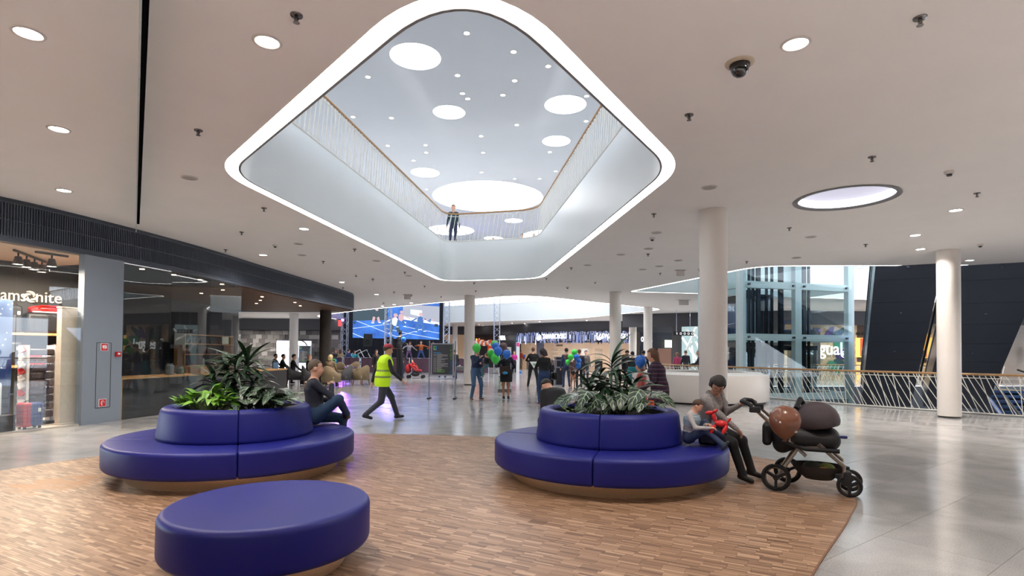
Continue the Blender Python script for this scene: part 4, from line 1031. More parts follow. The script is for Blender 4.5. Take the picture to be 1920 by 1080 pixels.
def pd(p, P):
    if p.r is not None:
        q = (P - p.a) @ p.R; k0 = np.linalg.norm(q / p.r, axis=-1); k1 = np.linalg.norm(q / (p.r * p.r), axis=-1)
        return k0 * (k0 - 1) / np.maximum(k1, 1e-6)
    ab = p.b - p.a; L2 = max(1e-9, ab @ ab); t = np.clip(((P - p.a) @ ab) / L2, 0, 1); v = P - (p.a + t[..., None] * ab)
    if p.sx != 1.0:
        c = v @ p.ax; v = v + (c / p.sx - c)[..., None] * p.ax
    return np.linalg.norm(v, axis=-1) - (p.ra + (p.rb - p.ra) * t)
def field(prims, P, inflate=0.0):
    d = None
    for p in prims:
        e = pd(p, P) - inflate
        if d is None: d = e
        else:
            hh = np.maximum(p.k - np.abs(d - e), 0) / p.k; d = np.minimum(d, e) - hh * hh * p.k * 0.25
    return d
def sdf_mesh(name, prims, cell, mats, parent, inflate=0.0, cut=None, pick=None):
    lo = np.min([np.minimum(p.a, p.b) - max(p.ra, p.rb) * max(1, p.sx) for p in prims], 0) - inflate - 2.5 * cell
    hi = np.max([np.maximum(p.a, p.b) + max(p.ra, p.rb) * max(1, p.sx) for p in prims], 0) + inflate + 2.5 * cell
    n = np.ceil((hi - lo) / cell).astype(int) + 1
    G = np.stack(np.meshgrid(*[lo[i] + cell * np.arange(n[i]) for i in range(3)], indexing='ij'), -1)
    V = field(prims, G, inflate)
    if cut is not None: V = np.maximum(V, cut(G))
    vs_, Q = surface_nets(V, lo, cell)
    me = bpy.data.meshes.new(name); me.from_pydata(vs_.tolist(), [], Q.tolist())
    for m in mats: me.materials.append(m)
    if len(mats) > 1 and len(Q):
        c = vs_[Q].mean(1); D = np.stack([pd(p, c) for p in prims], 1); mi = np.array([p.m for p in prims])[D.argmin(1)]
        if pick is not None: mi = pick(c, mi)
        me.polygons.foreach_set('material_index', mi.astype(np.int32))
    me.polygons.foreach_set('use_smooth', [True] * len(me.polygons)); me.update()
    o = bpy.data.objects.new(name, me); COL.objects.link(o); o.parent = parent; return o
def ik(S, T, l1, l2, pole):
    S = np.array(S, float); T = np.array(T, float); d = T - S; L_ = np.linalg.norm(d); mx = (l1 + l2) * 0.999
    if L_ > mx: T = S + d / L_ * mx; d = T - S; L_ = mx
    u = d / L_; a = (l1 * l1 - l2 * l2 + L_ * L_) / (2 * L_); h2 = max(0, l1 * l1 - a * a); p = np.array(pole, float); p = p - u * (p @ u); p /= max(1e-6, np.linalg.norm(p))
    return S + u * a + p * math.sqrt(h2), T
def rotm(ax, a):
    return np.array(Matrix.Rotation(a, 3, ax))
SKIN = {'fair': srgb(214, 164, 138), 'tan': srgb(176, 122, 92), 'dim': srgb(190, 142, 118)}
def cloth(c, rough=0.8): return pm('cloth_%02x%02x%02x' % tuple(int(v) for v in c), srgb(*c), rough, noise=(9, 0.12), bump=(30, 0.25))
def person(label, x, y, face, h=1.74, top=(40, 44, 52), bottom=(44, 52, 74), shoe=(30, 28, 28), hair=(52, 38, 30), style='short', skin='fair', z=0.0, cell=0.026,
           hip=None, lean=3, tilt=0, ankles=None, wrists=None, epole=None, kpole=None, head=(0, 0), girth=1.0, sleeves='long', legs='long', front=None, topmat=None, clothes=(), detail=False, hands=True, foot=None, group=None, grip=None, stretch_legs=1.0, hat=None):
    s = h / 1.75; t = thing('person', label, 'person', (x, y, z), math.radians(face - 90), group)
    mt = topmat or cloth(top); mb = cloth(bottom); ms = pm('shoe_%02x%02x%02x' % shoe, srgb(*shoe), 0.5); mk = pm('skin_' + skin, SKIN[skin], 0.55, noise=(20, 0.05)); mf = front[0] if front else mt
    mats = [mk, mt, mb, ms, mf]
    hz = hip if hip is not None else 0.93 * s * stretch_legs
    H = np.array([0, 0, hz]); Rt = rotm('X', -math.radians(lean)) @ rotm('Y', math.radians(tilt))
    def up(v): return H + Rt @ (np.array(v, float) * s)
    X = Rt @ np.array([1.0, 0, 0]); g = girth; P = []
    P.append(cap(H + np.array([0, 0, -0.02 * s]), up((0, 0, 0.10)), 0.105 * s * g, 0.105 * s * g, 2, 'pelvis', 0.05, 1.35, X))
    P.append(cap(up((0, 0, 0.12)), up((0, 0.01, 0.36)), 0.105 * s * g, 0.118 * s * g, 1, 'torso', 0.05, 1.32, X))
    P.append(cap(up((-0.13, -0.005, 0.46)), up((0.13, -0.005, 0.46)), 0.062 * s, 0.062 * s, 1, 'torso', 0.06))
    P.append(cap(up((0, 0.0, 0.38)), up((0, 0.0, 0.47)), 0.105 * s * g, 0.06 * s, 1, 'torso', 0.05, 1.3, X))
    P.append(cap(up((0, 0.0, 0.48)), up((0, 0.025, 0.57)), 0.058 * s, 0.05 * s, 0, 'neck', 0.03))
    hy, hp = math.radians(head[0]), math.radians(head[1])
    Rh = Rt @ rotm('Z', hy) @ rotm('X', -hp); hb = up((0, 0.025, 0.560))
    def hd(v): return hb + Rh @ (np.array(v, float) * s)
    P.append(elp(hd((0, 0.005, 0.135)), np.array([0.076, 0.094, 0.098]) * s, 0, 'head', 0.02, Rh))
    P.append(elp(hd((0, 0.025, 0.065)), np.array([0.060, 0.074, 0.085]) * s, 0, 'head', 0.03, Rh))
    P.append(cap(hd((0, 0.092, 0.115)), hd((0, 0.108, 0.078)), 0.012 * s, 0.017 * s, 0, 'head', 0.012))
    for sd in (-1, 1): P.append(elp(hd((sd * 0.079, -0.005, 0.105)), np.array([0.012, 0.022, 0.034]) * s, 0, 'head', 0.008, Rh))
    if detail:
        P.append(cap(hd((-0.022, 0.090, 0.042)), hd((0.022, 0.090, 0.042)), 0.010 * s, 0.010 * s, 0, 'head', 0.008))
        for sd in (-1, 1):
            P.append(cap(hd((sd * 0.016, 0.092, 0.142)), hd((sd * 0.05, 0.078, 0.142)), 0.010 * s, 0.008 * s, 0, 'head', 0.015)); P.append(elp(hd((sd * 0.04, 0.068, 0.075)), np.array([0.022, 0.02, 0.026]) * s, 0, 'head', 0.02, Rh))
    # legs
    l1, l2 = 0.43 * s * stretch_legs, 0.43 * s * stretch_legs; an = ankles or [(-0.10, -0.02, 0.08), (0.10, 0.04, 0.08)]
    for i, sd in enumerate((-1, 1)):
        hj = H + np.array([sd * 0.085 * s * g, 0, -0.02 * s]); kp = (kpole[i] if kpole else (sd * 0.05, 1, 0.05))
        kn, ank = ik(hj, np.array(an[i]) * (s if ankles is None else 1), l1, l2, kp); lm = 2 if legs != 'bare' else 0
        P.append(cap(hj, kn, 0.086 * s * g, 0.060 * s * (g if legs != 'bare' else 1), lm, 'thigh', 0.035)); P.append(cap(kn, ank, (0.058 if legs != 'bare' else 0.05) * s * (1 + (g - 1) * 0.5), (0.052 if legs != 'bare' else 0.032) * s, lm, 'shin', 0.03))
        fd = np.array(foot[i] if foot else (sd * 0.12, 1, 0), float); fd /= np.linalg.norm(fd); f0 = ank + np.array([0, 0, -0.035 * s]) - fd * 0.035 * s
        P.append(cap(f0, f0 + fd * 0.17 * s, 0.040 * s, 0.032 * s, 3, 'foot', 0.02)); P.append(cap(f0 + fd * 0.05 * s + np.array([0, 0, 0.02 * s]), ank, 0.04 * s, 0.042 * s, 3, 'foot', 0.02))
    # arms
    a1, a2 = 0.285 * s, 0.255 * s; wr = wrists or [(-0.25 * s, 0.06 * s, hz - 0.10 * s), (0.25 * s, 0.10 * s, hz - 0.08 * s)]
    HP = []
    for i, sd in enumerate((-1, 1)):
        sj = up((sd * 0.165, -0.005, 0.455)); ep = (epole[i] if epole else (sd * 0.5, -1, -0.3)); el, w_ = ik(sj, wr[i], a1, a2, ep)
        um = 1; fm = 1 if sleeves == 'long' else 0; q = sj + (el - sj) * 0.55
        P.append(cap(sj, el, 0.054 * s, 0.044 * s, um, 'arm', 0.03))
        P.append(cap(el, w_, 0.043 * s, 0.034 * s if sleeves == 'long' else 0.027 * s, fm, 'arm', 0.02))
        fw = (w_ - el) / np.linalg.norm(w_ - el)
        if hands:
            pl = w_ + fw * 0.05 * s; sdv = np.cross(fw, np.array([0, 0, 1.0])); sdv = np.array([1.0, 0, 0]) if np.linalg.norm(sdv) < 0.2 else sdv / np.linalg.norm(sdv); dn = np.cross(sdv, fw)
            if dn[2] > 0: dn = -dn
            Rm = np.stack([sdv, fw, dn], 1); HP.append((w_, fw, sdv, dn, sd))
            P.append(elp(pl, np.array([0.040, 0.055, 0.022]) * s, 0, 'hand', 0.015, Rm))
            if not detail: P.append(cap(pl + fw * 0.03 * s, pl + fw * 0.085 * s + dn * 0.03 * s, 0.024 * s, 0.016 * s, 0, 'hand', 0.015)); P.append(cap(pl, pl + sdv * -sd * 0.045 * s + fw * 0.03 * s, 0.012 * s, 0.010 * s, 0, 'hand', 0.01))
    def pick(c, mi):
        if front:
            loc = (c - H) @ Rt; m_ = (mi == 1) & (np.abs(loc[:, 0]) < front[1]) & (loc[:, 1] > 0.02); mi = np.where(m_, 4, mi)
        if sleeves == 'short':
            pass
        return mi
    body = sdf_mesh('body', P, cell, mats, t, pick=pick)
    if detail and hands:
        F = []
        for w_, fw, sdv, dn, sd in HP:
            for j, (o_, L1) in enumerate(((-0.027, 0.9), (-0.009, 1.05), (0.010, 1.0), (0.027, 0.8))):
                b0 = w_ + fw * 0.085 * s + sdv * o_ * s; c_ = grip if grip is not None else 0.5
                d1 = fw * math.cos(c_) + dn * math.sin(c_); d2 = fw * math.cos(c_ * 2.1) + dn * math.sin(c_ * 2.1)
                b1 = b0 + d1 * 0.032 * L1 * s; b2 = b1 + d2 * 0.038 * L1 * s
                F.append(cap(b0 - fw * 0.02 * s, b1, 0.0105 * s, 0.0095 * s, 0, '', 0.004)); F.append(cap(b1, b2, 0.0095 * s, 0.008 * s, 0, '', 0.004))
            th0 = w_ + fw * 0.035 * s - sdv * sd * 0.032 * s; th1 = th0 - sdv * sd * 0.022 * s + fw * 0.028 * s + dn * 0.012 * s; th2 = th1 + fw * 0.03 * s + dn * 0.014 * s
            F.append(cap(th0, th1, 0.0125 * s, 0.0105 * s, 0, '', 0.004)); F.append(cap(th1, th2, 0.0105 * s, 0.009 * s, 0, '', 0.004))
        fo = sdf_mesh('fingers', F, 0.0055, [mk], t); 
        me = body.data; nb = len(me.vertices)
        # one body mesh: append the finely sampled fingers
        va = [tuple(v.co) for v in me.vertices] + [tuple(v.co) for v in fo.data.vertices]; fa = [tuple(p.vertices) for p in me.polygons] + [tuple(i + nb for i in p.vertices) for p in fo.data.polygons]; mi = [p.material_index for p in me.polygons] + [0] * len(fo.data.polygons)
        m2 = bpy.data.meshes.new('body'); m2.from_pydata(va, [], fa)
        for m in mats: m2.materials.append(m)
        m2.polygons.foreach_set('material_index', mi); m2.polygons.foreach_set('use_smooth', [True] * len(fa)); body.data = m2; bpy.data.objects.remove(fo)
    # hair
    if style:
        hm = pm('hair_%02x%02x%02x' % hair, srgb(*hair), 0.6, noise=(60, 0.3), bump=(80, 0.5)); Q = []
        th = {'short': 0.012, 'bald': 0.003, 'buzz': 0.005, 'long': 0.016, 'bob': 0.020, 'bun': 0.012}[style]
        Q.append(elp(hd((0, -0.004, 0.142)), (np.array([0.078, 0.095, 0.097]) + th) * s, 0, '', 0.03, Rh))
        if style in ('long', 'bob'):
            zl = -0.10 if style == 'long' else 0.02
            for sx_ in (-0.05, 0, 0.05): Q.append(cap(hd((sx_, -0.06, 0.12)), hd((sx_ * 1.2, -0.085, zl)), 0.05 * s, 0.035 * s, 0, '', 0.04))
        if style == 'bun': Q.append(elp(hd((0, -0.11, 0.17)), np.array([0.04, 0.04, 0.04]) * s, 0, '', 0.02))
        hl = 0.115 if style in ('short', 'buzz', 'bald') else 0.06
        def cut(G):
            L_ = (G - hb) @ Rh / s
            yy, zz = L_[..., 1], L_[..., 2]
            face_cut = np.minimum(np.minimum(yy - 0.035, 0.185 - zz + (0.02 if style == 'bald' else 0)), 1) * s          # opening for the face
            low = ((hl if style not in ('long', 'bob') else zz * 0 - 1) - zz + np.minimum(0, yy + 0.03) * 0.9) * s if style not in ('long', 'bob') else np.full(zz.shape, -1.0)
            ear = (0.135 - zz) * s
            ear = np.minimum(ear, (yy + 0.03) * s)
            return np.maximum(np.maximum(face_cut, low), ear if style not in ('long', 'bob') else -1.0)
        sdf_mesh('hair', Q, max(0.007, cell * 0.6), [hm], t, cut=cut)
    if detail:
        ew, ed = pm('eye_white', srgb(224, 218, 212), 0.3), pm('eye_dark', srgb(40, 28, 22), 0.2)
        for sd in (-1, 1):
            b = MB(); b.ell(hd((sd * 0.032, 0.079, 0.118)), 0.0125 * s, 12, 8); e_ = b.build('eye', ew, t, world=False, smooth=True)
            b = MB(); b.ell(hd((sd * 0.032, 0.0885, 0.116)), 0.006 * s, 10, 6); b.build('iris', ed, e_, world=False, smooth=True)
            b = MB(); b.tube([hd((sd * 0.014, 0.102, 0.148)), hd((sd * 0.035, 0.096, 0.154)), hd((sd * 0.056, 0.080, 0.147))], [0.004 * s, 0.005 * s, 0.003 * s], 6); b.build('eyebrow', pm('brow', srgb(46, 34, 28), 0.7), t, world=False)
        b = MB(); b.tube([hd((-0.024, 0.094, 0.046)), hd((0, 0.102, 0.044)), hd((0.024, 0.094, 0.046))], [0.003 * s, 0.006 * s, 0.003 * s], 6); b.build('lips', pm('lips', srgb(158, 92, 84), 0.5), t, world=False, smooth=True)
    for (nm, tags, inf, z0, z1, mat, kw) in clothes:
        pr = [p for p in P if p.tag in tags]
        def cut(G, z0=z0, z1=z1):
            return np.maximum(z0 - G[..., 2], G[..., 2] - z1)
        if kw: pr = pr + kw(P, H, s)
        sdf_mesh(nm, pr, cell, [mat], t, inflate=inf, cut=cut)
    if hat: hat(t, hd, s)
    t['_'] = 0; del t['_']
    t_info = dict(root=t, hd=hd, up=up, s=s, H=H)
    return t_info
def feet(px, py, z=0.0):
    p = onz(px, py, z); return p.x, p.y

# ---- woman on the right bench
lace = pm('lace_blouse', srgb(150, 142, 140), 0.8, noise=(70, 0.5), bump=(60, 0.4))
card = pm('grey_cardigan', srgb(150, 146, 146), 0.9, noise=(60, 0.22), bump=(90, 0.6))
lady_pos = (2.47, 7.02)
def L2(w, pos, face):   # world -> person frame
    a = math.radians(face - 90); dx, dy = w[0] - pos[0], w[1] - pos[1]; c, s_ = math.cos(-a), math.sin(-a)
    return (dx * c - dy * s_, dx * s_ + dy * c, w[2] - WZ)
LF = -52
_w0, _w1 = onz(1455, 921, WZ), onz(1594, 937, WZ); _pa = math.atan2(_w1.y - _w0.y, _w1.x - _w0.x)   # pram standing in front of her
_h = (-0.36, 0.14); _hx = _w0.x - math.sin(_pa) * 0.26 + _h[0] * math.cos(_pa) - _h[1] * math.sin(_pa); _hy = _w0.y + math.cos(_pa) * 0.26 + _h[0] * math.sin(_pa) + _h[1] * math.cos(_pa)
def lad(w): return L2(w, lady_pos, LF)
lady = person('woman with short dark hair and glasses in a grey cardigan seated on the right bench', lady_pos[0], lady_pos[1], LF, 1.62, bottom=(26, 26, 30), shoe=(20, 18, 18), hair=(34, 28, 26), style='bob', skin='dim', z=WZ, cell=0.012,
    hip=0.625, lean=21, tilt=12, ankles=[lad((3.02, 6.96, 0.10)), lad((2.80, 6.70, 0.10))], wrists=[lad((_hx - 0.055, _hy + 0.03, 0.93)), lad((2.78, 6.70, 0.60))], epole=[(-0.5, -0.5, -1.2), (0.7, -0.7, 0.1)], kpole=[(-0.1, 0.6, 1), (0.1, 0.6, 1)],
    head=(-48, 22), girth=1.18, topmat=card, front=(lace, 0.075), detail=True, grip=0.55, foot=[(-0.1, 1, -0.18), (0.1, 1, -0.18)])
b = MB(); hd, s_ = lady['hd'], lady['s']
for sd in (-1, 1):
    pts = [hd((sd * 0.034 + 0.026 * math.cos(a), 0.107 - 0.01 * abs(math.cos(a) + sd) * 0.3, 0.112 + 0.019 * math.sin(a))) for a in [2 * PI * i / 14 for i in range(14)]]
    b.tube(pts, 0.0022 * s_, 5, closed=True); b.tube([hd((sd * 0.06, 0.10, 0.118)), hd((sd * 0.083, 0.02, 0.115))], 0.0022 * s_, 5)
b.tube([hd((-0.008, 0.108, 0.115)), hd((0.008, 0.108, 0.115))], 0.0022 * s_, 5)
b.build('glasses', pm('frame_dark', srgb(40, 34, 32), 0.3), lady['root'], world=False)
# cardigan collar rolls and hem
up = lady['up']; b = MB()
for sd in (-1, 1): b.tube([up((sd * 0.05, -0.055, 0.52)), up((sd * 0.085, 0.03, 0.50)), up((sd * 0.095, 0.135, 0.40)), up((sd * 0.11, 0.165, 0.22)), up((sd * 0.12, 0.165, 0.06))], [0.03, 0.04, 0.042, 0.03, 0.024], 8)
b.build('cardigan_collar', card, lady['root'], world=False, smooth=True)

# ---- boy beside her
def stripes():
    m = bpy.data.materials.new('striped_knit'); m.use_nodes = True; nt = m.node_tree; N = nt.nodes; L = nt.links; bs = N['Principled BSDF']; bs.inputs['Roughness'].default_value = 0.85
    tc = N.new('ShaderNodeTexCoord'); sp = N.new('ShaderNodeSeparateXYZ'); L.new(tc.outputs['Object'], sp.inputs[0])
    mu = N.new('ShaderNodeMath'); mu.operation = 'MULTIPLY'; mu.inputs[1].default_value = 58; L.new(sp.outputs[2], mu.inputs[0])
    fr = N.new('ShaderNodeMath'); fr.operation = 'FRACT'; L.new(mu.outputs[0], fr.inputs[0]); gt = N.new('ShaderNodeMath'); gt.operation = 'GREATER_THAN'; gt.inputs[1].default_value = 0.5; L.new(fr.outputs[0], gt.inputs[0])
    hi = N.new('ShaderNodeMapRange'); hi.inputs[1].default_value = 0.68; hi.inputs[2].default_value = 0.72; L.new(sp.outputs[2], hi.inputs[0])
    cA = N.new('ShaderNodeMix'); cA.data_type = 'RGBA'; cA.inputs[6].default_value = srgb(34, 36, 52) + (1,); cA.inputs[7].default_value = srgb(40, 134, 160) + (1,); L.new(hi.outputs[0], cA.inputs[0])
    cB = N.new('ShaderNodeMix'); cB.data_type = 'RGBA'; L.new(gt.outputs[0], cB.inputs[0]); L.new(cA.outputs[2], cB.inputs[6]); cB.inputs[7].default_value = srgb(206, 202, 200) + (1,); L.new(cB.outputs[2], bs.inputs['Base Color'])
    return m
boy_pos = (2.130, 6.625); BF = -37
def bo(w): return L2(w, boy_pos, BF)
boy = person('little boy in a striped vest seated on the right bench holding a balloon dog', boy_pos[0], boy_pos[1], BF, 1.02, top=(172, 168, 168), bottom=(44, 58, 86), shoe=(52, 60, 70), hair=(72, 50, 36), style='short', z=WZ, cell=0.009,
    hip=0.548, lean=8, ankles=[bo((2.47, 6.47, 0.585)), bo((2.42, 6.30, 0.515))], wrists=[bo((2.30, 6.50, 0.72)), bo((2.28, 6.38, 0.70))], kpole=[(0, 0.3, 1), (0, 0.3, 1)], epole=[(-0.6, -0.3, -1), (0.6, -0.3, -1)], head=(12, 22), detail=True, grip=0.5,
    foot=[(0.0, 0.5, 0.9), (0.15, 0.6, 0.8)], girth=1.12, clothes=[('striped_vest', ('torso',), 0.010, 0.50, 0.815, stripes(), None)])
# red balloon dog in his hands
M_redb = pm('balloon_red', srgb(206, 26, 32), 0.22, spec=0.7)
bx = Vector((2.335, 6.40, 0.70)); t = thing('balloon_dog', 'red twisted balloon dog held by the boy', 'balloon', tuple(bx), math.radians(-20))
def seg(a, c, r, nm):
    a, c = Vector(a), Vector(c); d_ = (c - a); k = 9; pts = [a + d_ * (i / k) for i in range(k + 1)]; rad = [r * max(0.18, math.sin(PI * (i + 0.45) / (k + 0.9)) ** 0.45) for i in range(k + 1)]
    b = MB(); b.tube(pts, rad, 12); b.build(nm, M_redb, t, world=False, smooth=True)
seg((0.02, 0, 0.06), (0.15, 0, 0.05), 0.038, 'body'); seg((0.02, 0, 0.07), (0.0, 0, 0.17), 0.026, 'neck'); seg((0.0, 0, 0.18), (-0.085, 0, 0.165), 0.024, 'snout')
seg((0.0, 0.005, 0.18), (0.045, 0.035, 0.21), 0.018, 'ear'); seg((0.0, -0.005, 0.18), (0.045, -0.035, 0.21), 0.018, 'ear')
for sx_, sy_ in ((0.02, 0.03), (0.02, -0.03), (0.15, 0.03), (0.15, -0.03)): seg((sx_, sy_ * 0.4, 0.04), (sx_ - 0.05, sy_, -0.06), 0.024, 'leg')
seg((0.15, 0, 0.07), (0.19, 0, 0.12), 0.014, 'tail')
# dark handbag between them
t = thing('handbag', 'black shiny handbag on the seat between boy and woman', 'handbag', (2.36, 6.63, WZ + 0.449), math.radians(-30)); M_bag = pm('bag_black', srgb(22, 22, 26), 0.25, bump=(20, 0.3))
b = MB(); b.box((0, 0, 0.08), (0.22, 0.10, 0.15)); b.build('bag_body', M_bag, t, world=False, bevel=0.03, smooth=True)
b = MB(); b.tube([(0.1 * math.cos(a), 0, 0.15 + 0.085 * math.sin(a)) for a in [PI * i / 10 for i in range(11)]], 0.011, 7); b.build('bag_handle', M_bag, t, world=False, smooth=True)

# ---- man on the left bench, seen from behind
mp = (-2.87, 8.07); MF = 28
def ma(w): return L2(w, mp, MF)
person('man with short fair hair in a dark jacket and jeans seated on the left bench', mp[0], mp[1], MF, 1.78, top=(30, 34, 48), bottom=(40, 66, 96), shoe=(40, 34, 30), hair=(96, 82, 66), style='buzz', z=WZ, cell=0.013, hip=0.60, lean=-3, tilt=0,
    ankles=[(-0.12, 0.42, 0.09), (-0.02, 0.46, 0.60)], kpole=[(-0.1, 1, 0.6), (0.8, 0.5, 0.9)], wrists=[(-0.05, 0.26, 0.80), (0.03, 0.23, 1.03)], epole=[(-0.6, 0.2, -1), (0.8, 0.3, -0.8)], head=(-6, 4), detail=True, grip=0.9, girth=1.12, foot=[(0, 1, 0), (-0.9, 0.4, -0.2)])
# ---- person in black behind the right planter
person('person in a black jacket bending forward on the far side of the right planter', 0.76, 8.17, 114, 1.72, top=(26, 26, 30), bottom=(30, 30, 36), hair=(40, 34, 30), z=WZ, hip=0.61, lean=45, ankles=[(-0.12, 0.52, 0.09), (0.12, 0.52, 0.09)], wrists=[(-0.12, 0.42, 0.60), (0.12, 0.42, 0.60)], head=(0, 25), girth=1.25, cell=0.02)

# ---- security man in a hi-vis vest, walking away to the right
def hivis():
    m = pm('hi_vis', srgb(190, 232, 20), 0.6, noise=(6, 0.06), emit=0.10, emit_col=srgb(170, 220, 10)); nt = m.node_tree; N = nt.nodes; L = nt.links
    tc = N.new('ShaderNodeTexCoord'); sp = N.new('ShaderNodeSeparateXYZ'); L.new(tc.outputs['Object'], sp.inputs[0]); bs = N['Principled BSDF']
    src = bs.inputs['Base Color'].links[0].from_socket; last = src
    for zc in (0.98, 1.12):
        d_ = N.new('ShaderNodeMath'); d_.operation = 'COMPARE'; d_.inputs[1].default_value = zc; d_.inputs[2].default_value = 0.022; L.new(sp.outputs[2], d_.inputs[0])
        mx = N.new('ShaderNodeMix'); mx.data_type = 'RGBA'; L.new(d_.outputs[0], mx.inputs[0]); L.new(last, mx.inputs[6]); mx.inputs[7].default_value = srgb(104, 110, 84) + (1,); last = mx.outputs[2]
    L.new(last, bs.inputs['Base Color']); return m
gp = onz(716, 788, 0)
def capm(t, hd, s):
    M_cap = pm('cap_red', srgb(166, 58, 72), 0.7); b = MB()
    b.lathe([(0.0, 0.085), (0.05, 0.078), (0.085, 0.045), (0.098, 0.0), (0.096, -0.005)], 20)
    b.v = [tuple(hd((x_, y_ * 1.15, z_ + 0.165))) for x_, y_, z_ in [(v[0], v[1], v[2]) for v in b.v]]; b.build('cap', M_cap, t, world=False, smooth=True)
    b = MB(); b.add([hd((x_, y_, z_)) for x_, y_, z_ in [(-0.08, 0.08, 0.165), (0.08, 0.08, 0.165), (0.05, 0.17, 0.155), (-0.05, 0.17, 0.155), (-0.08, 0.08, 0.172), (0.08, 0.08, 0.172), (0.05, 0.17, 0.162), (-0.05, 0.17, 0.162)]], [(0, 1, 2, 3), (7, 6, 5, 4), (0, 3, 7, 4), (3, 2, 6, 7), (2, 1, 5, 6)]); b.build('cap_brim', M_cap, t, world=False)
def flare(P, H, s): return [cap(H + np.array([0, 0, -0.16 * s]), H + np.array([0, 0, 0.05 * s]), 0.135 * s, 0.12 * s, 0, '', 0.06, 1.35)]
person('walking guard in a lime hi-vis vest and red cap crossing the hall', gp.x, gp.y, 35, 1.82, top=(44, 44, 48), bottom=(58, 60, 70), shoe=(26, 24, 24), hair=(70, 52, 40), style='short', cell=0.016, hip=0.90, lean=8,
    ankles=[(-0.08, 0.40, 0.09), (0.10, -0.42, 0.16)], foot=[(0, 1, 0), (0, 1, -0.35)], wrists=[(-0.30, -0.12, 0.86), (0.30, 0.32, 0.92)], epole=[(-0.3, -1, 0), (0.3, -1, -0.2)], girth=1.18, clothes=[('hi_vis_vest', ('torso', 'pelvis'), 0.024, 0.76, 1.50, hivis(), flare)], hat=capm)

# ---- people in the hall
def stand(label, px, py, face, **kw):
    x_, y_ = feet(px, py); return person(label, x_, y_, face, **kw)
stand('man in a navy jacket and jeans carrying a child beside the column', 892, 750, -60, h=1.76, top=(34, 46, 76), bottom=(66, 96, 130), shoe=(92, 66, 48), hair=(40, 30, 26), cell=0.018, ankles=[(-0.17, 0.02, 0.08), (0.17, 0.02, 0.08)], wrists=[(-0.02, 0.30, 1.18), (0.02, 0.30, 1.36)], epole=[(-0.5, -0.6, -1), (0.6, -0.4, -1)], head=(0, 12), girth=1.1)
x_, y_ = feet(892, 750)
person('small child in black and teal held on the arm of the man in navy', x_ + 0.36, y_ - 0.24, 150, h=0.86, top=(30, 32, 38), bottom=(70, 110, 120), shoe=(200, 200, 196), hair=(120, 92, 66), z=0.72, hip=0.40, cell=0.018, ankles=[(-0.07, 0.10, 0.06), (0.07, 0.16, 0.10)], wrists=[(-0.10, 0.14, 0.50), (0.10, 0.14, 0.52)])
stand('woman in a black short skirt holding a bunch of balloons', 949, 749, 100, h=1.70, top=(26, 30, 46), bottom=(24, 22, 26), shoe=(20, 20, 24), hair=(30, 24, 22), style='bob', skin='tan', legs='bare', cell=0.018, wrists=[(-0.16, 0.22, 1.12), (0.20, 0.18, 0.96)], epole=[(-0.6, -0.4, -1), (0.6, -0.6, -0.6)], ankles=[(-0.07, 0.05, 0.08), (0.07, -0.02, 0.08)], clothes=[('short_skirt', ('pelvis', 'thigh'), 0.022, 0.58, 1.0, cloth((24, 22, 26)), lambda P, H, s: [cap(H + np.array([0, 0, -0.30 * s]), H, 0.13 * s, 0.11 * s, 0, '', 0.08, 1.35)])])
stand('woman in a black shirt and blue jeans reading a white leaflet', 1020, 759, 112, h=1.70, top=(26, 26, 30), bottom=(42, 66, 104), shoe=(150, 70, 84), hair=(40, 30, 34), style='bob', skin='tan', sleeves='short', cell=0.017, wrists=[(-0.10, 0.32, 1.14), (0.12, 0.30, 1.12)], epole=[(-0.7, -0.5, -1), (0.7, -0.4, -1)], head=(15, 15), girth=1.16, ankles=[(-0.13, 0.02, 0.08), (0.12, -0.03, 0.08)])
x_, y_ = feet(1020, 759); t = thing('leaflet', 'white leaflet in the hands of the woman in jeans', 'leaflet', (x_ - 0.26, y_ + 0.30, 1.16), math.radians(30))
b = MB(); b.box((0, 0, 0.02), (0.24, 0.30, 0.006), M=Matrix.Rotation(0.7, 3, 'X')); b.build('cover', M_signwhite, t, world=False); b = MB(); b.box((0.0, -0.01, 0.027), (0.13, 0.12, 0.003), M=Matrix.Rotation(0.7, 3, 'X')); b.build('picture', cloth((120, 160, 120)), t, world=False)
t = thing('handbag', 'black shoulder bag hanging at the hip of the woman in jeans', 'handbag', (x_ + 0.30, y_ + 0.02, 0.74), math.radians(20)); b = MB(); b.box((0, 0, 0.12), (0.12, 0.28, 0.22)); b.build('bag_body', M_bag, t, world=False, bevel=0.03, smooth=True); b = MB(); b.tube([(0, -0.10, 0.2), (-0.08, -0.03, 0.62), (-0.08, 0.03, 0.62), (0, 0.10, 0.2)], 0.010, 6); b.build('strap', M_bag, t, world=False)
stand('man in black jacket and trousers standing with his back turned', 999, 726, 80, h=1.82, top=(24, 24, 28), bottom=(24, 26, 32), hair=(96, 70, 52), style='buzz', ankles=[(-0.22, 0.0, 0.08), (0.22, 0.0, 0.08)], wrists=[(-0.14, 0.28, 1.10), (0.14, 0.28, 1.10)], epole=[(-1, 0, -0.6), (1, 0, -0.6)], girth=1.15)
stand('worker in an orange vest and grey overalls near the jewellery shop', 976, 691, -80, h=1.78, top=(150, 140, 132), bottom=(160, 152, 146), clothes=[('orange_vest', ('torso',), 0.02, 0.95, 1.5, cloth((226, 84, 28)), None)])
stand('worker in an orange vest and blue jeans near the jewellery shop', 988, 691, -100, h=1.74, top=(54, 56, 62), bottom=(54, 72, 104), clothes=[('orange_vest', ('torso',), 0.02, 0.90, 1.5, cloth((232, 88, 28)), None)])
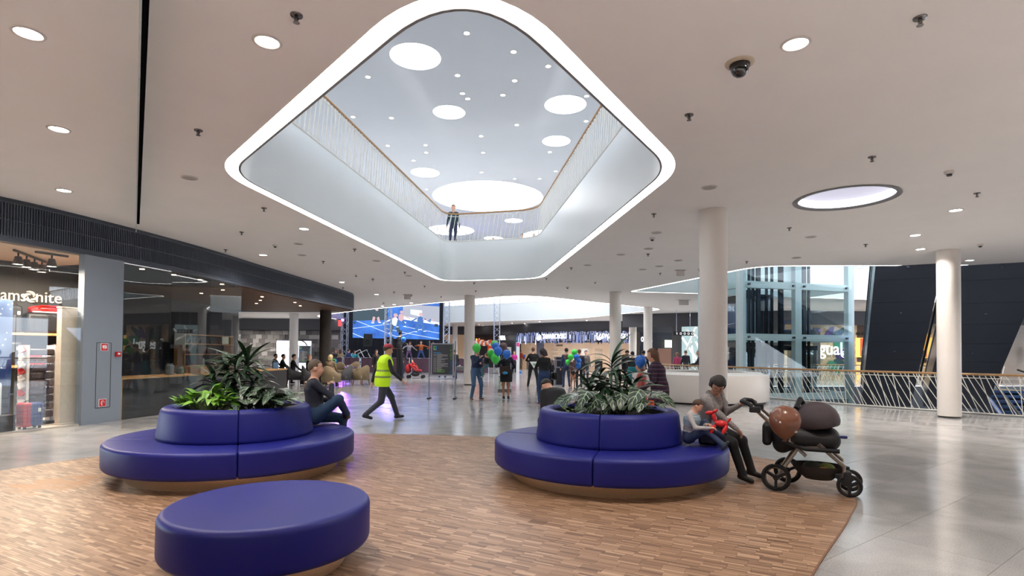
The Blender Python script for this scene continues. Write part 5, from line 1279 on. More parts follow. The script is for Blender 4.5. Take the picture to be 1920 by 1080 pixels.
stand('woman in a magenta top carrying things near the pillar sign', 964, 700, -90, h=1.68, top=(196, 46, 140), bottom=(34, 36, 50), hair=(120, 96, 60), style='long', wrists=[(-0.15, 0.3, 1.0), (0.15, 0.3, 1.05)])
stand('man in a dark blue overall beside the flight cases', 1062, 726, 95, h=1.80, top=(34, 50, 86), bottom=(40, 58, 92), hair=(30, 26, 26), ankles=[(-0.14, 0, 0.08), (0.14, 0, 0.08)])
stand('child with bare legs under a bunch of balloons by the flight case', 1074, 730, -90, h=1.25, top=(76, 56, 50), bottom=(52, 40, 40), legs='bare', skin='tan', style='bob', wrists=[(-0.1, 0.2, 0.80), (0.1, 0.2, 0.82)])
stand('person in a dark coat standing right of the flight case', 1086, 727, 90, h=1.74, top=(34, 40, 60), bottom=(30, 34, 44), hair=(84, 60, 46))
stand('person in a grey jacket further behind the balloon bunch', 1098, 716, -90, h=1.72, top=(84, 80, 84), bottom=(40, 42, 52), hair=(60, 44, 34))
stand('woman in a teal coat behind the right planter palm', 1186, 733, 90, h=1.66, top=(30, 40, 44), bottom=(24, 112, 124), hair=(34, 34, 32), style='short', clothes=[('teal_skirt', ('pelvis', 'thigh'), 0.03, 0.35, 1.0, cloth((22, 116, 128)), lambda P, H, s: [cap(H + np.array([0, 0, -0.5 * s]), H, 0.19 * s, 0.13 * s, 0, '', 0.08, 1.3)])])
stand('man in a dark brown jacket looking down behind the palm', 1172, 728, -60, h=1.74, top=(44, 32, 36), bottom=(34, 34, 42), hair=(26, 22, 22), head=(0, 30))
stand('person in a black hoodie beside the woman in teal', 1206, 728, 70, h=1.72, top=(22, 22, 26), bottom=(28, 28, 34), hair=(32, 26, 24))
x_, y_ = 2.78, 10.35
def sweater():
    m = bpy.data.materials.new('striped_sweater'); m.use_nodes = True; nt = m.node_tree; N = nt.nodes; L = nt.links; bs = N['Principled BSDF']; bs.inputs['Roughness'].default_value = 0.9
    tc = N.new('ShaderNodeTexCoord'); sp = N.new('ShaderNodeSeparateXYZ'); L.new(tc.outputs['Object'], sp.inputs[0]); mu = N.new('ShaderNodeMath'); mu.operation = 'MULTIPLY'; mu.inputs[1].default_value = 13; L.new(sp.outputs[2], mu.inputs[0])
    fr = N.new('ShaderNodeMath'); fr.operation = 'FRACT'; L.new(mu.outputs[0], fr.inputs[0]); r = N.new('ShaderNodeValToRGB'); e = r.color_ramp.elements; e[0].color = srgb(66, 30, 48) + (1,); e[1].position = 0.9; e[1].color = srgb(40, 36, 56) + (1,); k = e.new(0.45); k.color = srgb(74, 40, 62) + (1,); k = e.new(0.52); k.color = srgb(122, 108, 124) + (1,); k = e.new(0.6); k.color = srgb(38, 36, 54) + (1,)
    L.new(fr.outputs[0], r.inputs[0]); L.new(r.outputs[0], bs.inputs['Base Color']); return m
SWE = sweater()
person('woman in a purple striped long sweater walking behind the right planter', x_, y_, 165, h=1.70, bottom=(46, 34, 44), hair=(96, 62, 40), style='long', topmat=SWE, cell=0.018, hip=0.88, lean=10, ankles=[(-0.08, 0.25, 0.09), (0.1, -0.25, 0.14)], wrists=[(-0.2, 0.3, 0.9), (0.22, 0.12, 0.82)], girth=1.25, clothes=[('long_sweater', ('torso', 'pelvis', 'thigh'), 0.02, 0.62, 1.5, SWE, lambda P, H, s: [cap(H + np.array([0, 0, -0.25 * s]), H, 0.16 * s, 0.13 * s, 0, '', 0.08, 1.3)])])
t = thing('shopping_bag', 'orange shopping bag carried by the woman in the striped sweater', 'bag', (2.36, 9.98, 0.36), 0.4); b = MB(); b.box((0, 0, 0.17), (0.42, 0.16, 0.34)); b.build('bag_body', pm('bag_orange', srgb(232, 96, 34), 0.6), t, world=False, bevel=0.01); b = MB(); b.tube([(-0.1, 0, 0.34), (-0.07, 0, 0.48), (0.07, 0, 0.48), (0.1, 0, 0.34)], 0.008, 6); b.build('handle', pm('bag_cord', srgb(200, 70, 30), 0.6), t, world=False)
person('child in a red and beige top walking with the striped woman', 2.60, 11.0, 150, h=1.42, top=(190, 96, 92), bottom=(60, 120, 80), hair=(140, 100, 80), style='bob', ankles=[(-0.08, 0.1, 0.08), (0.08, -0.1, 0.1)])
stand('elderly man in a grey coat leaning on the oak handrail', 1313, 733, 160, h=1.76, top=(62, 64, 72), bottom=(48, 48, 56), hair=(190, 186, 180), style='bald', wrists=[(-0.16, 0.42, 1.10), (0.16, 0.38, 1.08)])
stand('man in a dark jacket walking away beyond the lift', 1286, 717, 90, h=1.78, top=(34, 36, 46), bottom=(70, 64, 70), hair=(110, 92, 80), style='buzz')
stand('woman in a pink jacket walking beyond the lift', 1270, 716, 90, h=1.66, top=(172, 60, 100), bottom=(40, 40, 52), hair=(130, 96, 80), style='bob')
stand('person in black with a handbag standing behind the notice board', 853, 711, 120, h=1.70, top=(22, 22, 26), bottom=(36, 52, 84), hair=(50, 40, 34))
x_, y_ = feet(858, 711); t = thing('handbag', 'grey handbag of the person behind the notice board', 'handbag', (x_ + 0.12, y_ - 0.05, 0.48), 0.3); b = MB(); b.box((0, 0, 0.13), (0.42, 0.14, 0.26)); b.build('bag_body', cloth((92, 90, 92)), t, world=False, bevel=0.04, smooth=True); b = MB(); b.tube([(-0.1, 0, 0.25), (0, 0, 0.45), (0.1, 0, 0.25)], 0.012, 6); b.build('handle', M_bag, t, world=False)
stand('person in jeans standing close behind the notice board', 829, 712, 80, h=1.72, top=(50, 60, 70), bottom=(40, 62, 98), hair=(60, 44, 34), ankles=[(-0.18, 0, 0.08), (0.18, 0, 0.08)])
stand('woman in dark clothes between the armchairs and the guard', 704, 712, -50, h=1.66, top=(38, 28, 30), bottom=(34, 32, 38), hair=(50, 36, 30), style='long')
def tophat(t, hd, s):
    b = MB(); b.lathe([(0.0, 0.13), (0.085, 0.13), (0.082, 0.02), (0.15, 0.01), (0.15, 0.0), (0.08, 0.0)], 20); b.v = [tuple(hd((v[0], v[1], v[2] + 0.19))) for v in b.v]; b.build('hat', pm('hat_black', (0.01, 0.01, 0.012), 0.7), t, world=False, smooth='auto')
stand('tall stilt walker in black with a hat in front of the event screen', 748, 711, 60, h=1.78, top=(18, 18, 22), bottom=(18, 20, 26), hair=(40, 30, 26), stretch_legs=1.95, hat=tophat, wrists=[(-0.3, 0.15, 1.75), (0.25, 0.30, 2.0)], clothes=[('long_trousers', ('shin', 'thigh'), 0.03, 0.06, 1.75, cloth((18, 20, 28)), None)])
stand('person in a dark striped sweater pushing the red pushchair', 751, 709, 60, h=1.72, top=(34, 38, 42), bottom=(40, 56, 90), hair=(30, 26, 26), wrists=[(-0.2, 0.4, 1.0), (0.2, 0.4, 1.0)])
# dancers on the stage, audience at the table by the barrier
def onstage(label, px, py_head, Y, face, z, **kw):
    p = atY(px, 680, Y); return person(label, p.x, Y, face, z=z, **kw)
STG = 0.60
onstage('dancer in a pale jacket on the stage', 766, 0, 42.6, -60, STG, h=1.8, top=(170, 160, 170), bottom=(110, 80, 120), wrists=[(-0.5, 0.3, 1.1), (0.5, 0.2, 1.2)], ankles=[(-0.3, 0, 0.1), (0.3, 0.1, 0.1)], lean=20)
onstage('dancer in an orange jacket and jeans on the stage', 789, 0, 42.4, -80, STG, h=1.8, top=(176, 88, 40), bottom=(50, 74, 130), wrists=[(-0.75, 0.1, 1.25), (0.25, 0.3, 1.45)], ankles=[(-0.4, 0, 0.1), (0.35, 0.1, 0.1)])
onstage('dancer in a red top on the stage behind the notice board', 812, 0, 42.6, -90, STG, h=1.74, top=(186, 34, 50), bottom=(50, 60, 90), wrists=[(-0.5, 0.3, 1.3), (0.4, 0.2, 1.2)])
onstage('woman with red hair behind the barrier at the left of the stage', 629, 0, 41.0, -60, 0, h=1.66, top=(60, 50, 60), hair=(150, 60, 30), style='bob')
onstage('woman with very long brown hair behind the barrier', 638, 0, 40.6, 80, 0, h=1.7, top=(170, 150, 120), hair=(96, 56, 34), style='long')
onstage('man in a blue shirt behind the barrier', 653, 0, 40.9, 60, 0, h=1.72, top=(44, 66, 118), hair=(30, 26, 26))
onstage('woman in a teal top sitting at the white table by the barrier', 664, 0, 41.5, -30, 0, h=1.62, top=(30, 150, 170), hair=(90, 40, 50), style='bob', wrists=[(-0.3, 0.35, 1.0), (0.3, 0.35, 1.0)])
# people up at the balustrade of the floor above
for i, (px, Y, col_, lab) in enumerate([(850, 21.9, (40, 62, 70), 'person in blue leaning on the upper handrail'), (925, 26.0, (50, 46, 50), 'dark-haired person seen through the upper rods, left one'), (979, 25.0, (70, 90, 100), 'person in grey seen through the upper rods near the corner'), (1001, 25.0, (60, 36, 44), 'person at the right end behind the upper rods')]):
    p = atY(px, 430, Y); person(lab, p.x, Y, -90, h=1.74 if Y < 22 else 1.28, z=UPF, top=col_, cell=0.03)
# ================================================================ RIGHT SIDE: desk, balustrade, lift, escalators
M_desk = pm('desk_white', srgb(222, 216, 210), 0.4, noise=(1.5, 0.015))
DC = (6.35, 18.80)
t = thing('info_desk', 'large round white information desk behind the seated woman', 'desk', (DC[0], DC[1], 0))
b = MB(); b.lathe([(2.08, 0.0), (2.08, 0.06)], 72, (DC[0], DC[1], 0)); b.build('base_gap', M_shadowgap, t, smooth=True)
b = MB(); b.lathe([(2.08, 0.06), (2.18, 0.06), (2.2, 0.10), (2.2, 0.86), (2.17, 0.90)], 72, (DC[0], DC[1], 0)); b.build('front', M_desk, t, smooth='auto')
b = MB(); b.lathe([(2.17, 0.90), (2.05, 0.91), (1.95, 0.97), (1.45, 0.97), (1.45, 0.90)], 72, (DC[0], DC[1], 0)); b.build('counter_top', pm('desk_top', srgb(236, 234, 230), 0.3), t, smooth='auto')
b = MB(); b.lathe([(1.5, 0.9), (1.5, 0.0)], 48, (DC[0], DC[1], 0)); b.build('inner_wall', M_desk, t, smooth=True)
# floor-edge balustrade of the lift hall
railing('balustrade', 'floor balustrade with slanted white rods and oak handrail by the escalators', RAIL3, 0.0, False, 0.17, lean=0.28, h=1.07, rod_r=0.95)
b = MB(); b.wall(RAIL3, -0.6, 0.0, flip=False); b.wall(offset(RAIL3, 0.06, False), -0.003, 0.05); b.strip(RAIL3, offset(RAIL3, 0.06, False), 0.05, closed=False)
tag(b.build('trim_2', M_white), kind='structure')
FARR = [(26.0, 29.3), (19, 28.2), (12.0, 27.0), (8.4, 26.1)]
railing('balustrade', 'far balustrade with oak handrail on the other side of the lift hall', FARR, 0.0, False, 0.24, lean=0.22, rod_r=1.6, joined=True)
# storey below
b = MB(); b.bbox((3, 8, -5.7), (38, 34, -5.65)); tag(b.build('floor_lower', pm('lower_floor', srgb(120, 118, 118), 0.3)), kind='structure')
b = MB(); b.wall([(p[0], p[1]) for p in HOLE3], -5.65, -0.01, closed=True); tag(b.build('wall_lower', pm('lower_wall', srgb(64, 66, 72), 0.6)), kind='structure')

# ---- glass lift tower with two lifts
M_steel = pm('lift_frame_white', srgb(206, 222, 224), 0.35, noise=(2, 0.02)); M_lglass = glass('lift_glass', (0.94, 0.985, 0.985), 0.03); M_guide = pm('guide_rail', srgb(30, 36, 44), 0.4, metal=0.5); M_bolt = pm('bolt_steel', srgb(90, 96, 104), 0.3, metal=0.9)
LA, LB = Vector((8.92, 21.5)), Vector((13.9, 22.75)); ld = (LB - LA).normalized(); ln = Vector((-ld.y, ld.x)); LD = 2.6
LC = LA + ln * LD; LE = LB + ln * LD; LM = (LA + LB) / 2
t = thing('lift_tower', 'glazed lift tower with white steel frame at the right', 'lift', (LM.x, LM.y, -5.64))
Z0, Z1 = -5.64, 9.9
for q in (LA, LM, LB, LC, (LC + LE) / 2, LE):
    b = MB(); b.box((q.x, q.y, (Z0 + Z1) / 2), (0.30, 0.22, Z1 - Z0), rz=math.atan2(ld.y, ld.x)); b.build('post', M_steel, t)
LZ = [-2.2, -0.10, 2.24, 4.30, 6.5, 8.7]
for z in LZ:
    for a, c in ((LA, LM), (LM, LB), (LC, (LC + LE) / 2), ((LC + LE) / 2, LE), (LA, LC), (LB, LE)):
        b = MB(); b.bar((a.x, a.y, z), (c.x, c.y, z), 0.20, 0.26); o = b.build('beam', M_steel, t)
        if abs(z - 2.24) < 0.1 or abs(z - 4.3) < 0.1:
            if a in (LA, LM) and c in (LM, LB):
                g = MB()
                for u in (0.10, 0.90):
                    g = MB(); p = a.lerp(c, u) - ln * 0.10; g.cyl((p.x, p.y, z), (p.x - ln.x * 0.09, p.y - ln.y * 0.09, z), 0.045, n=10); g.build('glass_fixing', M_bolt, o)
for a, c in ((LA, LM), (LM, LB), (LA, LC), (LB, LE)):
    for z0, z1 in zip(LZ[:-1], LZ[1:]):
        o_ = -ln if (a, c) in ((LA, LM), (LM, LB)) else (-ld if a is LA else ld)
        b = MB(); b.bar((a.x + o_.x * 0.14, a.y + o_.y * 0.14, (z0 + z1) / 2), (c.x + o_.x * 0.14, c.y + o_.y * 0.14, (z0 + z1) / 2), 0.012, z1 - z0 - 0.03); b.build('pane', M_lglass, t)
def inlift(u, w): q = LA + (LB - LA) * u + ln * w; return q
gr = MB()
for u, w in ((0.13, 0.9), (0.165, 0.9), (0.20, 0.7), (0.31, 1.2), (0.36, 1.2), (0.41, 0.8), (0.44, 1.0), (0.55, 0.9), (0.585, 0.9), (0.63, 0.8), (0.66, 1.1), (0.70, 1.1)):
    q = inlift(u, w * 0.45); g = MB(); g.box((q.x, q.y, 2.1), (0.07 if u not in (0.2, 0.41, 0.63) else 0.16, 0.10, 15.4), rz=math.atan2(ld.y, ld.x)); g.build('guide_rail', M_guide, t)
# lift cars
def car(label, u0, u1, w0, w1, z0, z1, solid):
    q = inlift((u0 + u1) / 2, (w0 + w1) / 2); c = thing('lift_car', label, 'lift car', (q.x, q.y, z0), math.atan2(ld.y, ld.x)); W_ = (u1 - u0) * (LB - LA).length; D_ = w1 - w0; h_ = z1 - z0
    M_car = pm('car_steel', srgb(96, 110, 150), 0.3, metal=0.7, noise=(3, 0.1), stretch=(6, 1, 0.4)); 
    b = MB(); b.box((0, 0, 0.06), (W_, D_, 0.12)); b.build('car_floor', M_guide, c, world=False)
    b = MB(); b.box((0, 0, h_ - 0.1), (W_ + 0.1, D_, 0.2)); b.box((0, -0.1, h_ + 0.12), (W_ * 0.7, 0.3, 0.2)); b.build('car_roof', M_guide, c, world=False)
    if solid:
        for k in range(4): b = MB(); b.box(((k - 1.5) * W_ / 4, D_ / 2 - 0.05, h_ / 2), (W_ / 4 - 0.02, 0.04, h_ - 0.2)); b.build('back_panel', M_car, c, world=False)
    for sx in (-1, 1): b = MB(); b.box((sx * W_ / 2, 0, h_ / 2), (0.03, D_, h_ - 0.2)); b.build('side_pane', M_lglass, c, world=False)
    b = MB(); b.box((0, -D_ / 2, h_ / 2), (W_ - 0.04, 0.02, h_ - 0.2)); b.build('front_pane', glass('car_glass', (0.55, 0.6, 0.66), 0.08), c, world=False)
    return c
car('left lift car with blue steel back wall behind the glass', 0.20, 0.42, 0.95, 2.35, 2.15, 4.05, True)
car('dark left lift cabin below, at floor level', 0.16, 0.44, 1.0, 2.35, -0.12, 1.84, True)
c = car('right lift car parked low with machinery beam on its roof', 0.57, 0.86, 0.95, 2.3, -0.45, 1.95, False)
b = MB(); b.box((0, -0.50, 2.85), (1.62, 0.12, 0.34)); b.build('roof_beam', M_guide, c, world=False)
M_bluerail = pm('blue_guard', srgb(54, 70, 120), 0.4)
for (a, e) in (((-0.75, -0.5, 3.05), (0.45, -0.5, 3.05)), ((-0.75, -0.5, 3.4), (0.45, -0.5, 3.4)), ((0.45, -0.5, 3.02), (0.45, -0.5, 3.4)), ((-0.75, -0.5, 3.02), (-0.75, -0.5, 3.4))):
    b = MB(); b.bar(a, e, 0.05, 0.05); b.build('guard_rail', M_bluerail, c, world=False)

# ---- escalators
M_esc = pm('escalator_cladding', srgb(78, 86, 100), 0.25, metal=0.3, noise=(0.8, 0.04), bump=(0.9, 0.12)); M_escg = glass('balustrade_glass', (0.80, 0.86, 0.95), 0.10); M_belt = pm('rubber_belt', srgb(14, 15, 18), 0.4); M_silver = pm('escalator_silver', srgb(150, 160, 190), 0.25, metal=0.8)
def escalator(label, top, bot, width, npan=9, steps=False, th=0.85):
    """inclined flight between two landing points (upper and lower end of the step line)"""
    top, bot = Vector(top), Vector(bot); d_ = bot - top; hd_ = Vector((d_.x, d_.y, 0)); hl = hd_.length; hd_.normalize(); sd_ = Vector((hd_.y, -hd_.x, 0)); upv = sd_.cross(d_.normalized())
    if upv.z < 0: upv = -upv
    t = thing('escalator', label, 'escalator', tuple(bot)); hw = width / 2
    for k in range(npan):
        a, c = top.lerp(bot, k / npan), top.lerp(bot, (k + 1) / npan); a = a + d_.normalized() * 0.006; c = c - d_.normalized() * 0.006
        b = MB(); vs_ = []
        for q in (a, c):
            for s_, h_ in ((-hw, 0), (hw, 0), (hw, -th), (-hw, -th)): vs_.append(q + sd_ * s_ + upv * h_)
        b.add(vs_, [(0, 3, 2, 1), (4, 5, 6, 7), (0, 1, 5, 4), (1, 2, 6, 5), (2, 3, 7, 6), (3, 0, 4, 7)]); p_ = b.build('truss_panel', M_esc, t)
        if not steps and k % 2 == 1:
            g = MB(); m_ = (a + c) / 2 - upv * th; g.ell(m_, (0.05, 0.05, 0.03), 10, 6); g.build('sensor', M_silver, p_, smooth=True)
    for s_ in (-hw + 0.06, hw - 0.06):
        b = MB(); b.add([top + sd_ * s_ + upv * 0.02, bot + sd_ * s_ + upv * 0.02, bot + sd_ * s_ + upv * 0.88, top + sd_ * s_ + upv * 0.88] + [q + sd_ * 0.012 for q in (top + sd_ * s_ + upv * 0.02, bot + sd_ * s_ + upv * 0.02, bot + sd_ * s_ + upv * 0.88, top + sd_ * s_ + upv * 0.88)], [(0, 1, 2, 3), (7, 6, 5, 4), (0, 4, 5, 1), (3, 2, 6, 7)]); b.build('balustrade_glass', M_escg, t)
        b = MB(); b.tube([top - hd_ * 0.5 + sd_ * s_ + Vector((0, 0, 0.95)), top + sd_ * s_ + upv * 0.92, bot + sd_ * s_ + upv * 0.92, bot + hd_ * 0.5 + sd_ * s_ + Vector((0, 0, 0.9)), bot + hd_ * 0.62 + sd_ * s_ + Vector((0, 0, 0.5))], 0.045, 8); b.build('handrail', M_belt, t, smooth=True)
        b = MB(); b.bar(top + sd_ * s_ + upv * 0.03, bot + sd_ * s_ + upv * 0.03, 0.16, 0.08); b.build('skirt', M_silver, t)
    n = int(abs(d_.z) / 0.2)
    M_step = pm('step_blue', srgb(58, 84, 124), 0.45, metal=0.3) if steps else pm('step_grey', srgb(90, 92, 98), 0.45, metal=0.4)
    for k in range(n):
        q = top.lerp(bot, (k + 0.5) / n); b = MB(); b.box(q + Vector((0, 0, 0.06)), (hl / n + 0.02, width - 0.5, 0.10), rz=math.atan2(hd_.y, hd_.x)); b.build('step', M_step, t)
    return t, hd_, sd_
eh = Vector((0.49, 0.872)); SLOPE = math.tan(math.radians(34))
def esc_from_px(x0, y0, Y0, ext_up, ext_dn):
    """axis through a point on the underside seen at the given place"""
    p = atY(x0, y0, Y0); q = p + Vector((0, 0, 0.85 / math.cos(math.radians(34))))
    a = q - Vector((eh.x, eh.y, 0)) * ext_up + Vector((0, 0, SLOPE * ext_up)); c = q + Vector((eh.x, eh.y, 0)) * ext_dn - Vector((0, 0, SLOPE * ext_dn)); return a, c
a1, c1 = esc_from_px(1703, 500, 16.4, 0.9, 7.4)
escalator('left dark clad escalator rising from the far landing to the floor above', a1, c1, 1.65)
a2, c2 = esc_from_px(1878, 500, 16.0, 0.9, 7.4)
escalator('right dark clad escalator rising steeply behind the white column', a2, c2, 1.95)
lt = onz(1880, 732, 0); tq = Vector((lt.x, lt.y, 0.0))
t_, h_, s_ = escalator('escalator with blue steps going down to the lower floor at the far right', tq, tq - Vector((eh.x * 0.55, eh.y, 0)) * 8.0 - Vector((0, 0, 4.6)), 1.75, steps=True)
b = MB(); b.box(tq + Vector((0.1, 0.25, 0.012)), (1.4, 0.10, 0.02), rz=-0.5); b.build('yellow_line', pm('safety_yellow', srgb(226, 186, 40), 0.5), t_)
b = MB(); b.box(tq + Vector((0.25, 0.75, 0.01)), (1.5, 0.8, 0.02), rz=-0.5); b.build('comb_plate', M_silver, t_)

# ---- shops behind the lift hall
M_sfascia = pm('far_fascia', srgb(66, 66, 72), 0.5); M_lit = em('shop_glow_warm', (1.0, 0.78, 0.56), 1.1); M_litw = em('shop_glow_white', (0.95, 0.98, 1.0), 1.6)
RS = [(7.6, 38.0), (16.5, 33.5), (22.5, 33.6), (30.0, 32.4), (40.0, 26.0)]
b = MB(); b.wall(RS, 3.35, CEIL); tag(b.build('wall_far_right_fascia', M_sfascia), kind='structure')
def rs(px, z, o=0.0):
    """point on the far right shop line seen at column px (o towards the camera)"""
    k = ray(px, 640); k = k[0] / k[1]
    for a, c in zip(RS[:-1], RS[1:]):
        fa, fc = a[0] - k * a[1], c[0] - k * c[1]
        if fa * fc <= 0:
            u = fa / (fa - fc); q = Vector((a[0] + (c[0] - a[0]) * u, a[1] + (c[1] - a[1]) * u)); dd = (Vector(c) - Vector(a)).normalized(); n_ = Vector((dd.y, -dd.x)); q = q + n_ * o
            return Vector((q.x, q.y, z)), math.atan2(n_.y, n_.x)
    q = Vector(RS[-1]); return Vector((q.x, q.y, z)), -PI / 2
def shopwall(name, px0, px1, z0, z1, mat, o=0.0, kind='structure', parent=None):
    a, fa = rs(px0, z0, o); c, _ = rs(px1, z0, o); b = MB(); b.bar((a.x, a.y, (z0 + z1) / 2), (c.x, c.y, (z0 + z1) / 2), 0.08, z1 - z0); ob = b.build(name, mat, parent)
    if not parent: tag(ob, kind=kind)
    return ob, fa
M_plaster = pm('rough_beige_wall', srgb(168, 148, 120), 0.9, noise=(5, 0.3), bump=(9, 0.6))
shopwall('wall_fashion_shop', 1470, 1606, 0.0, 3.4, M_plaster)
shopwall('wall_gift_shop', 1606, 1640, 0.0, 3.4, pm('gift_wall', srgb(70, 52, 40), 0.7))
shopwall('wall_behind_lift', 1260, 1470, 0.0, 3.4, pm('dim_shop_wall', srgb(66, 64, 66), 0.6))
shopwall('wall_behind_escalators', 1640, 1862, 0.0, 3.4, pm('dim_shop_wall', srgb(66, 64, 66), 0.6))
shopwall('wall_right_end', 1862, 1990, 0.0, 3.4, pm('pale_shop_wall', srgb(150, 140, 132), 0.6))
# fashion shop sign and its petal decoration
sg = thing('shop_sign', 'white glowing Desigual lettering behind the lift', 'sign', tuple(rs(1530, 1.9, 0.1)[0]))
w0, fa = rs(1484, 1.92, 0.14); w1, _ = rs(1576, 1.92, 0.14)
lettering('Desigual', 1.1, em('sign_white_glow', (0.96, 0.98, 1.0), 1.6), (w0 + w1) / 2, fa, sg, width=(w1 - w0).length, extrude=0.03)
p_, fa = rs(1580, 1.58, 0.14); lettering('®', 0.55, MATS['sign_white_glow'], p_, fa, sg, name='registered_mark', extrude=0.02)
deco = thing('petal_decoration', 'dark blue and green petal decoration round the glowing shop sign', 'wall decoration', tuple(rs(1575, 0.6, 0.1)[0]))
M_pet = [pm('petal_%d' % i, c, 0.6) for i, c in enumerate([srgb(26, 58, 66), srgb(36, 110, 84), srgb(58, 34, 92)])]
for i, (px, z, r) in enumerate([(1568, 2.8, 0.5), (1578, 2.3, 0.55), (1582, 1.6, 0.6), (1576, 0.95, 0.55), (1562, 0.8, 0.5), (1550, 2.7, 0.4), (1520, 2.75, 0.45), (1508, 2.6, 0.4), (1555, 3.0, 0.35), (1580, 3.1, 0.3)]):
    p_, fa = rs(px, z, 0.085 + 0.004 * i); n_ = Vector((math.cos(fa), math.sin(fa), 0)); x_ = Vector((-n_.y, n_.x, 0)); b = MB(); a0 = math.atan2(z - 1.9, (px - 1530) * 0.03)
    pts = []
    for k in range(16):
        a = 2 * PI * k / 16; e = (1 - 0.35 * math.cos(a)) * 0.5; lx, ly = r * math.cos(a), r * e * math.sin(a); pts.append(p_ + x_ * (lx * math.cos(a0) - ly * math.sin(a0)) + Vector((0, 0, lx * math.sin(a0) + ly * math.cos(a0))))
    b.add(pts + [q - n_ * 0.03 for q in pts], [tuple(range(16)), tuple(range(31, 15, -1))] + [(k, 16 + k, 16 + (k + 1) % 16, (k + 1) % 16) for k in range(16)]); b.build('petal', M_pet[i % 3], deco)
for k, (px, z0, z1, m) in enumerate([(1496, 0.2, 3.3, 'dim_shop_wall'), (1528, 0.2, 3.2, 'dim_shop_wall')]):
    shopwall('wall_shop_pier', px - 6, px + 6, z0, z1, MATS[m], 0.2)
o_, _ = shopwall('wall_shop_strip', 1536, 1551, 2.05, 2.15, M_litw, 0.22)
# gift shop: sign, poster, yellow light
sg = thing('shop_sign', 'dark shop lettering above the red poster', 'sign', tuple(rs(1617, 3.0, 0.1)[0])); w0, fa = rs(1604, 2.90, 0.07); w1, _ = rs(1629, 2.90, 0.07)
lettering('co shop', 0.4, pm('ink_black', srgb(16, 14, 14), 0.5), (w0 + w1) / 2, fa, sg, width=(w1 - w0).length, extrude=0.02)
ps = thing('lit_poster', 'red and yellow backlit poster in the gift shop window', 'poster', tuple(rs(1618, 1.4, 0.1)[0]))
shopwall('panel_yellow', 1603, 1630, 1.45, 2.62, em('poster_yellow', (1.0, 0.62, 0.12), 1.4), 0.10, parent=ps); shopwall('panel_red', 1610, 1628, 1.5, 2.6, em('poster_red', (0.75, 0.08, 0.03), 0.9), 0.16, parent=ps)
for (px, z, rx, rz_, col_) in ((1619, 2.2, 0.16, 0.26, (0.25, 0.10, 0.06)), (1619, 1.95, 0.26, 0.22, (0.8, 0.45, 0.32)), (1619, 1.75, 0.30, 0.22, (0.45, 0.16, 0.22))):
    p_, fa = rs(px, z, 0.20 + 0.01 * z); b = MB(); b.ell(p_, (0.02, rx, rz_), 14, 8, M=Matrix.Rotation(fa, 3, 'Z')); b.build('figure', em('poster_fig_%d' % int(z * 100), col_, 0.7), ps, smooth=True)
shopwall('wall_yellow_glow', 1604, 1628, 0.0, 1.15, em('low_yellow', (1.0, 0.62, 0.16), 0.9), 0.09)
# right end: dark door and clothes shop
shopwall('door_1', 1881, 1898, 0.0, 2.1, pm('grey_door', srgb(74, 72, 72), 0.5), 0.08); shopwall('trim_3', 1878, 1880, 0.0, 2.2, pm('door_frame', srgb(180, 172, 164), 0.5), 0.1); shopwall('wall_brown_panel', 1866, 1876, 0.0, 2.2, pm('brown_panel', srgb(86, 58, 44), 0.6), 0.08)
shopwall('window_3', 1900, 1960, 0.3, 3.0, pm('shop_dark_glass', srgb(46, 42, 44), 0.15), 0.06)
for k, (px, z, col_) in enumerate([(1901, 1.1, (190, 60, 90)), (1909, 0.95, (220, 214, 206)), (1917, 1.15, (60, 40, 70)), (1912, 1.95, (52, 36, 44))]):
    p_, fa = rs(px, 0.3, 1.0 if k < 3 else 0.6); b = MB(); b.lathe([(0.10, 0.4 - z), (0.10, 0.415 - z), (0.012, 0.42 - z), (0.012, 0.0), (0.105, 0.02), (0.085, 0.3), (0.11, 0.55), (0.05, 0.66), (0.05, 0.75), (0.0, 0.78)], 12); o = b.build('dressed_bust', cloth(col_), smooth=True); o.location = (p_.x, p_.y, z - 0.4); tag(o, ['pink top displayed in the far right shop window', 'white top displayed in the far right shop window', 'purple top displayed in the far right shop window', 'dark dress hanging in the far right shop window'][k], 'clothing')
shopwall('wall_shop_light', 1904, 1920, 2.25, 2.35, M_litw, 0.2)
p_, fa = rs(1902, 2.75, 0.2); 
# wooden round deco seen between the escalators
for k, (px, z) in enumerate([(1742, 2.6), (1738, 2.1), (1741, 1.6)]):
    p_, fa = rs(px, z, 0.15); n_ = Vector((math.cos(fa), math.sin(fa), 0)); b = MB(); b.cyl(p_, p_ + n_ * 0.05, 0.35, n=20); o = b.build('wall_disc', pm('disc_ochre', srgb(190, 130, 40), 0.5, emit=0.3)); tag(o, ['upper ochre disc on the wall between the escalators', 'middle ochre disc on the wall between the escalators', 'lower ochre disc on the wall between the escalators'][k], 'wall disc')
